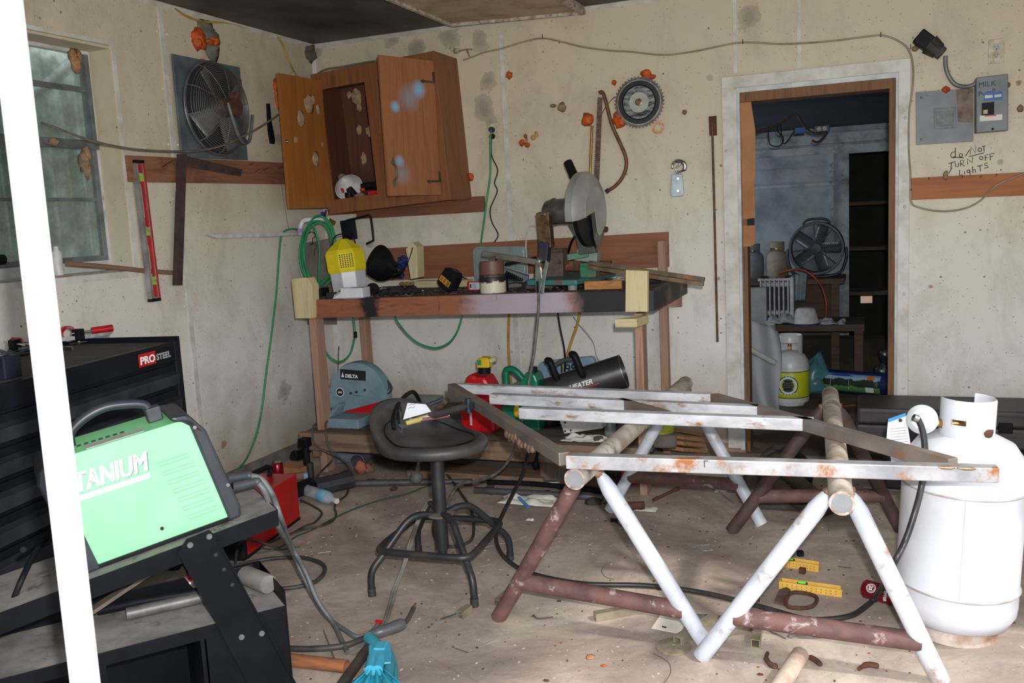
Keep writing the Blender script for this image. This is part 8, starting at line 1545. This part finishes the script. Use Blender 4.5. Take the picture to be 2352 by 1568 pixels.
# card, disc, papers
b = B(); poly(b, [fl(1496, 1443, .002), fl(1560, 1455, .002), fl(1578, 1428, .003), (fl(1558, 1408, .004)), fl(1522, 1404, .004)], (0, 0, .0015)); r1 = one(b, 'white_card', mat('card_white', (222, 216, 204), (210, 202, 188), 9, .8), 'creamy white hang card with a slot on the floor', 'card'); b = B(); poly(b, [fl(1520, 1440, .0037), fl(1530, 1442, .0037), fl(1531, 1439, .0037), fl(1521, 1437, .0037)], (0, 0, .0004)); b.build('slot', INK, r1)
p = fl(1547, 1487, .0); b = B(T(p)); b.lathe([(.008, .003), (.05, .003), (.056, .001), (.056, .006), (.05, .008), (.008, .008), (.008, .003)], 40); one(b, 'grinding_disc', mat('disc_tan', (134, 124, 104), (112, 102, 86), 30, .9), 'worn tan grinding disc on the floor under the tube offcut', 'grinding disc')
b = B(); rag(b, tuple(fl(1622, 1425)), .07, .035, .018, 91, 12, .0015); one(b, 'foil_scrap', mat('foil', (170, 168, 164), (110, 108, 106), 30, .3, .8), 'jagged scrap of thin metal behind the crossing sawhorse feet', 'metal scrap')
b = B(); rag(b, tuple(fl(1218, 1152)), .15, .07, .035, 95, 16, .0015); one(b, 'crumpled_paper', PAPER, 'crumpled white and blue paper sheet on the floor before the bench', 'paper')
b = B(); poly(b, [fl(1188, 1142, .04), fl(1194, 1140, .04), fl(1218, 1164, .01), fl(1210, 1167, .01)], (0, 0, .002)); one(b, 'blue_leaflet', mat('leaf_blue', (80, 140, 200)), 'blue edged leaflet on the crumpled paper', 'leaflet')
for i, (x, y, rx, ry, lb) in enumerate([(1218, 1195, .018, .012, 'small white scrap right of the stool legs'), (1480, 1170, .06, .03, 'grey paper under the far leg of the left sawhorse'), (1655, 1128, .03, .02, 'pale flat scrap before the right end of the bench'), (1435, 1163, .035, .02, 'pale yellow wood chip by the far pale sawhorse foot'), (1270, 1092, .03, .02, 'pale chip behind the sawhorse pipe')]):
    b = B(); rag(b, tuple(fl(x, y)), rx, ry, .012, 100+i, 8, .001); one(b, 'floor_scrap', PAPER if i != 3 else PINE, lb, 'scrap')
# white tray by the bench end
b = B(); a = Y(1583, 1075, -.62); c = Y(1670, 1082, -.6); b.hexa([(a.x, -.68, .03), (c.x, -.68, .03), (c.x, -.5, .03), (a.x, -.5, .03), (a.x-.01, -.69, .05), (c.x+.01, -.69, .05), (c.x+.01, -.49, .055), (a.x-.01, -.49, .055)]); b.box((a.x+.02, -.66, .0), (c.x-.02, -.52, .03)); one(b, 'white_tray', WHP, 'white foam tray on the floor at the right end of the bench', 'tray')
# wires on the floor
WIRE = mat('thin_wire', (196, 192, 184), (150, 146, 140), 20, .4, .6); DWR = mat('thin_dark_wire', (90, 76, 66), (70, 60, 54), 20, .6)
for i, (pts, r, m_, lb) in enumerate([([(1110, 1258), (1150, 1248), (1162, 1247), (1210, 1230)], .0025, WIRE, 'bright welding rod right of the stool'), ([(1573, 1247), (1590, 1256), (1605, 1252), (1615, 1248)], .0014, WIRE, 'curved bright wire in the middle of the floor'), ([(1630, 1250), (1604, 1254), (1612, 1264), (1634, 1264)], .0014, WIRE, 'looped bright wire beside the curved one'),
        ([(1755, 1440), (1778, 1453), (1805, 1466)], .002, STL, 'straight grey wire under the rusty cross pipe'), ([(1930, 1462), (1815, 1464), (1835, 1449), (1900, 1444)], .002, STL, 'bent grey wire below the rusty cross pipe'), ([(1225, 1412), (1236, 1420), (1270, 1417)], .003, DWR, 'small bent nail between the sawhorse feet'),
        ([(1045, 1488), (1075, 1498)], .0014, DWR, 'short dark wire in the left foreground'), ([(1925, 1300), (1955, 1304)], .0018, DWR, 'thin dark nail right of the yellow levels'), ([(1040, 1538), (1075, 1555), (1100, 1566)], .0012, WIRE, 'thin wire at the bottom edge of the floor'), ([(1100, 1485), (1140, 1470)], .0016, WIRE, 'short pale wire in front of the stool'), ([(1105, 1300), (1128, 1296)], .0014, WIRE, 'short bright wire behind the stool foot'),
        ([(1500, 1500), (1535, 1520), (1540, 1545), (1525, 1568)], .0009, DWR, 'hair thin wire curling below the grinding disc'), ([(1395, 1290), (1382, 1310), (1392, 1325), (1410, 1330)], .0009, DWR, 'hair thin wire curling behind the left sawhorse'), ([(730, 1270), (760, 1266)], .0012, WIRE, 'short bright wire beside the cable loop'), ([(640, 1370), (668, 1360)], .0012, WIRE, 'short bright wire in front of the cable loop'), ([(1640, 1120), (1685, 1155)], .002, STL, 'thin grey rod on the floor by the far sawhorse rail')]):
    fcord('floor_wire', pts, r, m_, lb, 'wire', 5, 4)
b = B(); p = fl(1262, 1200); 
for i, (x, y, lb) in enumerate(((1990, 1256, 'white chip right of the sawhorse'), (1355, 1508, 'tan leaf shaped chip in the foreground'), (1388, 1528, 'small orange chip in the foreground'), (1255, 1562, 'small brown chip at the bottom edge'), (1284, 1380, 'reddish chip between the feet of the left sawhorse'), (1747, 1548, 'dark brown chip left of the foreground pipe'))):
    b = B(); b.ball(tuple(fl(x, y, .003)), (.01+.006*(i in (1,)), .006+.01*(i == 1), .003), 8, jit=.5, seed=i); one(b, 'floor_chip', (PAPER, CBM, FOAM, RUST, RUST, RUST)[i], lb, 'chip')
# pliers like dark clip by the paper
b = B(); b.tube([fl(1408, 1196, .01), fl(1425, 1205, .01), fl(1445, 1222, .01), fl(1462, 1226, .01), fl(1452, 1215, .01), fl(1430, 1202, .01)], .0025, 6, sub=3); b.box(tuple(fl(1402, 1198)), tuple(fl(1420, 1190, .015))); one(b, 'wire_clip', BLKM, 'dark wire clip on the floor under the left sawhorse', 'clip'); b = B(); b.ball(tuple(fl(1430, 1190, .008)), (.025, .015, .01), 10, jit=.5); one(b, 'wood_chip', CBM, 'tan wood chip above the dark wire clip', 'chip')
# ------------- under the bench, from left to right
r0 = thing('water_bottle', 'empty clear water bottle with a blue label lying in front of the bench', 'bottle', fl(735, 1135)); a, c = fl(704, 1125, .033), fl(772, 1150, .028); m, t, bb = nt('clear_pet'); bb.inputs['Base Color'].default_value = (.8, .84, .88, 1); bb.inputs['Roughness'].default_value = .12; bb.inputs['Alpha'].default_value = .38
b = B(); b.lathe2(a, c, [(0, 0), (.028, .0), (.032, .04), (.030, .12), (.0325, .18), (.030, .26), (.0325, .34), (.031, .42), (.0325, .5), (.0325, .72), (.026, .82), (.013, .9), (.013, .96)], 26); b.build('bottle_wall', m, r0)
b = B(); b.lathe2(a.lerp(c, .5), a.lerp(c, .74), [(.033, 0), (.0336, .02), (.0336, .98), (.033, 1)], 26); b.build('label', mat('bottle_blue', (90, 180, 224), (130, 200, 236), 9, .4), r0); b = B(); b.lathe2(a.lerp(c, .95), c.lerp(a, -.03), [(0, 0), (.0145, 0), (.0145, 1), (0, 1)], 18); b.build('cap', WHP, r0)
a, c = fl(722, 1120, .045), Y(805, 1083, -1.0); c = fl(800, 1100, .045)+V((.02, .0, 0)); b = B(); b.pipe(a, c, .048, .043, 10).flat(); one(b, 'black_downspout', mat('spout_black', (44, 46, 50), (58, 60, 64), 9, .45), 'black square edged downspout elbow behind the water bottle', 'downspout')
b = B(); b.tube([fl(660, 1135, .04), fl(715, 1112, .045)], .04, 12); one(b, 'black_elbow', BLK, 'dark pipe piece between the red welder and the downspout', 'pipe')
b = B(); p = Y(713, 1080, -1.02); b.cyl((p.x, -1.02, 0), (p.x, -1.02, .105), .019); one(b, 'black_tube_stub', mat('stub_black', (50, 54, 56), (40, 43, 45), 9, .5), 'black tube stub standing in front of the left bench leg', 'tube stub')
b = B(); b.tube([Y(770, 1052, -.7), Y(812, 1050, -.6)], .035, 16); b.pipe(Y(820, 1060, -.72), Y(848, 1040, -.5), .045, .04); one(b, 'grey_pvc', mat('pvc_blue_grey', (128, 132, 146), (104, 108, 122), 9, .4), 'blue grey plastic pipes under the left of the bench', 'pipe')
b = B(); b.ball(tuple(Y(828, 1073, -.85)), (.04, .03, .035), 14, jit=.5, seed=4); one(b, 'brick_lump', mat('brick', (178, 106, 84), (150, 84, 66), 12, .95, bmp=.5), 'round piece of red brick under the bench left', 'brick'); b = B(); b.ball(tuple(Y(843, 1075, -.8)), (.035, .03, .03), 14, jit=.5, seed=9); one(b, 'brick_lump', mat('brick_dull', (150, 104, 88), (120, 80, 66), 12, .95), 'duller brick piece behind the round one', 'brick')
b = B(); b.box((0, 0, 0), (.16, .12, .07), T(Y(643, 1090, -1.0).x, -1.02, 0) @ Rz(-.1)); one(b, 'cardboard_box', CBM, 'small open cardboard box in the corner behind the red welder', 'box')
r0 = thing('dark_red_can', 'dark red soda can standing in the corner behind the red welder', 'can', Y(645, 1090, -1.25)); p = fl(640, 1110); b = B(T(p)); b.lathe([(0, 0), (.026, 0), (.033, .01), (.033, .11), (.027, .12)], 26); b.build('can_body', CANR, r0); b = B(T(p)); b.lathe([(0, .117), (.026, .119), (.028, .124), (.026, .121)], 24); b.build('lid', CHR, r0)
b = B(); p = Y(690, 1030, -1.0); b.tube([Y(675, 1046, -1.0), Y(690, 1044, -.95), Y(706, 1030, -.9)], .03, 10, sub=3); b.box((p.x-.03, -.98, p.z-.0), (p.x+.03, -.92, p.z+.05)); b.cyl((p.x, -.95, 0), (p.x, -.95, p.z), .02); one(b, 'black_clip_block', BLK, 'black plastic clip block beside the left end of the shelf', 'clip', .004)
b = B(); b.tube([fl(640, 1100, .035), fl(700, 1092, .03)], .022, 10); one(b, 'brown_roll', mat('roll_brown', (130, 104, 90), (100, 80, 68), 14, .9), 'brown rolled cloth behind the red welder', 'roll')
b = B(); b.cyl(fl(698, 1094, .03), fl(707, 1093, .03), .021); one(b, 'blue_cap', mat('cap_blue', (130, 170, 200)), 'light blue cap at the end of the brown roll', 'cap')
PGR = mat('pipe_grey', (112, 112, 118), (88, 86, 90), 9, .4, .6, c3=(150, 100, 70), lo3=.68, hi3=.76)
for i, (x0, y0, x1, y1, r, lb) in enumerate([(806, 1110, 1010, 1106, .018, 'grey steel pipe lying under the bench front behind the stool post'), (1012, 1106, 1085, 1105, .014, 'grey pipe end right of the stool post'), (1090, 1125, 1385, 1142, .017, 'long grey pipe on the floor before the bench right of the stool'), (1196, 1112, 1310, 1106, .013, 'bright short pipe behind the long one'), (1395, 1165, 1480, 1160, .02, 'dark red pipe end on the floor at the right bench leg')]):
    b = B(); a, c = fl(x0, y0, r+.001), fl(x1, y1, r+.001); b.tube([a, c], r, 16); one(b, 'steel_pipe', PGR if i < 4 else RUST, lb, 'pipe')
b = B(); b.tube([fl(1500, 1148, .02), fl(1560, 1120, .05)], .008, 8); one(b, 'rusty_bar', RUST, 'thin rusty bar leaning at the right bench leg', 'bar')
for i, (x0, x1, y0, y1, z0_, z1_, m_, lb) in enumerate([(.95, 1.75, -.86, -.70, .001, .045, OWD, 'flat weathered board under the bench middle'), (1.0, 1.95, -.66, -.30, .001, .1, mat('dark_slab', (66, 60, 56), (52, 47, 44), 5, .9), 'dark flat slab under the bench behind the weathered board'), (1.72, 1.86, -.82, -.60, .001, .12, wood('block_brown', (120, 94, 76), (88, 66, 52), 2), 'brown wood block standing under the bench right of the middle')]):
    b = bx((x0, y0, z0_), (x1, y1, z1_)); one(b, 'wood_board', m_, lb, 'board', .003)
b = B(); b.tube([(1.45, -.9, .02), (1.7, -.88, .02), (1.9, -.9, .02), (2.1, -.93, .02)], .014, 8, sub=3); one(b, 'black_hose', BLK, 'black hose along the bench front on the floor', 'hose')
b = B(); b.lathe([(0, 0), (.07, 0), (.075, .02), (.06, .04), (.06, .06), (0, .06)], 24, T(2.02, -.78, 0)); one(b, 'rusty_disc_stack', RUST, 'rusty round discs under the bench right of the middle', 'disc')
b = B(); b.box((2.13, -.72, 0), (2.22, -.64, .1)); one(b, 'red_box', RED, 'small red box under the bench by the right leg', 'box', .004)
p = Y(955, 1088, -1.1); r0 = thing('cable_connector', 'grey teardrop cable connector hanging under the shelf left of the stool post', 'connector', p); b = B(); b.tube([Y(962, 1055, -1.02), Y(960, 1075, -1.06), Y(957, 1090, -1.1), Y(955, 1104, -1.1)], [.008, .012, .032, .024], 12, sub=4); b.build('body', mat('conn_grey', (110, 108, 108), (92, 90, 90), 12, .6), r0); b = B(); b.tube([Y(985, 985, -.97), Y(978, 1010, -.97), Y(968, 1040, -1.0), Y(962, 1058, -1.02)], .006, 8, sub=4); b.build('cable', CABL, r0)
b = B(); b.box(tuple(Y(1214, 1060, -.95)), tuple(Y(1228, 1076, -.93)), None); 
r0 = thing('cable_bunch', 'bunched black cable end hanging over the shelf front', 'cable', Y(1235, 1010, -.95)); b = B(); b.tube([Y(1250, 1005, -.93), Y(1240, 1020, -.96), Y(1234, 1042, -.96), Y(1232, 1060, -.96)], .008, 8, sub=4); b.build('cable', BLK, r0); b = B(); b.ball(tuple(Y(1231, 1066, -.96)), (.016, .014, .022), 10, jit=.6); b.build('knot', BLK, r0)
# litter under the bench: each piece its own thing, seeded but kept near where the photo shows it
rnd = random.Random(11); LM_ = [mat('litter_a', (120, 92, 74), (88, 68, 56), 20, .9), mat('litter_b', (70, 62, 56), (52, 46, 42), 20, .9), mat('litter_c', (168, 150, 128), (140, 122, 100), 20, .9), RUST]
cols = ['brown', 'dark', 'pale', 'rusty']; zones = [('left', .55, 1.1), ('middle', 1.1, 1.7), ('right', 1.7, 2.3)]
for zn, xa, xb_ in zones:
    for k in range(10):
        i = k % 4; x, y = rnd.uniform(xa, xb_), rnd.uniform(-1.1, -.88) if k % 2 else rnd.uniform(-.6, -.2); s_ = rnd.uniform(.012, .035); b = B(); b.ball((x, y, s_*.4), (s_*1.3, s_, s_*.5), 8, jit=.7, seed=k+int(xa*10)); o = one(b, 'litter_piece', LM_[i], '%s bit of debris on the floor under the %s of the bench' % (cols[i], zn), 'debris', group='%s debris under the %s of the bench' % (cols[i], zn))
# fine grit over the floor: nobody could count it
b = B(); rnd = random.Random(21)
for k in range(1500):
    x, y = rnd.uniform(.4, 4.1), rnd.uniform(-3.3, -.2); s_ = rnd.uniform(.001, .0035); p = T(x, y, .0004) @ Rz(rnd.uniform(0, 6)); b.cur = rnd.choice((0, 0, 1, 2)); b.box((-s_*rnd.uniform(1, 3), -s_, 0), (s_, s_, .0015), p)
b.build('floor_grit', [mat('grit_pale', (196, 186, 170), (170, 158, 140), 9, .9), mat('grit_dark', (66, 52, 44), (52, 42, 36), 9, .9), mat('grit_rust', (140, 84, 56), (110, 66, 46), 9, .9)], None, 0, 'pale and dark grit and chips scattered over the concrete floor', 'grit', None, 'stuff', (2, -2, 0))
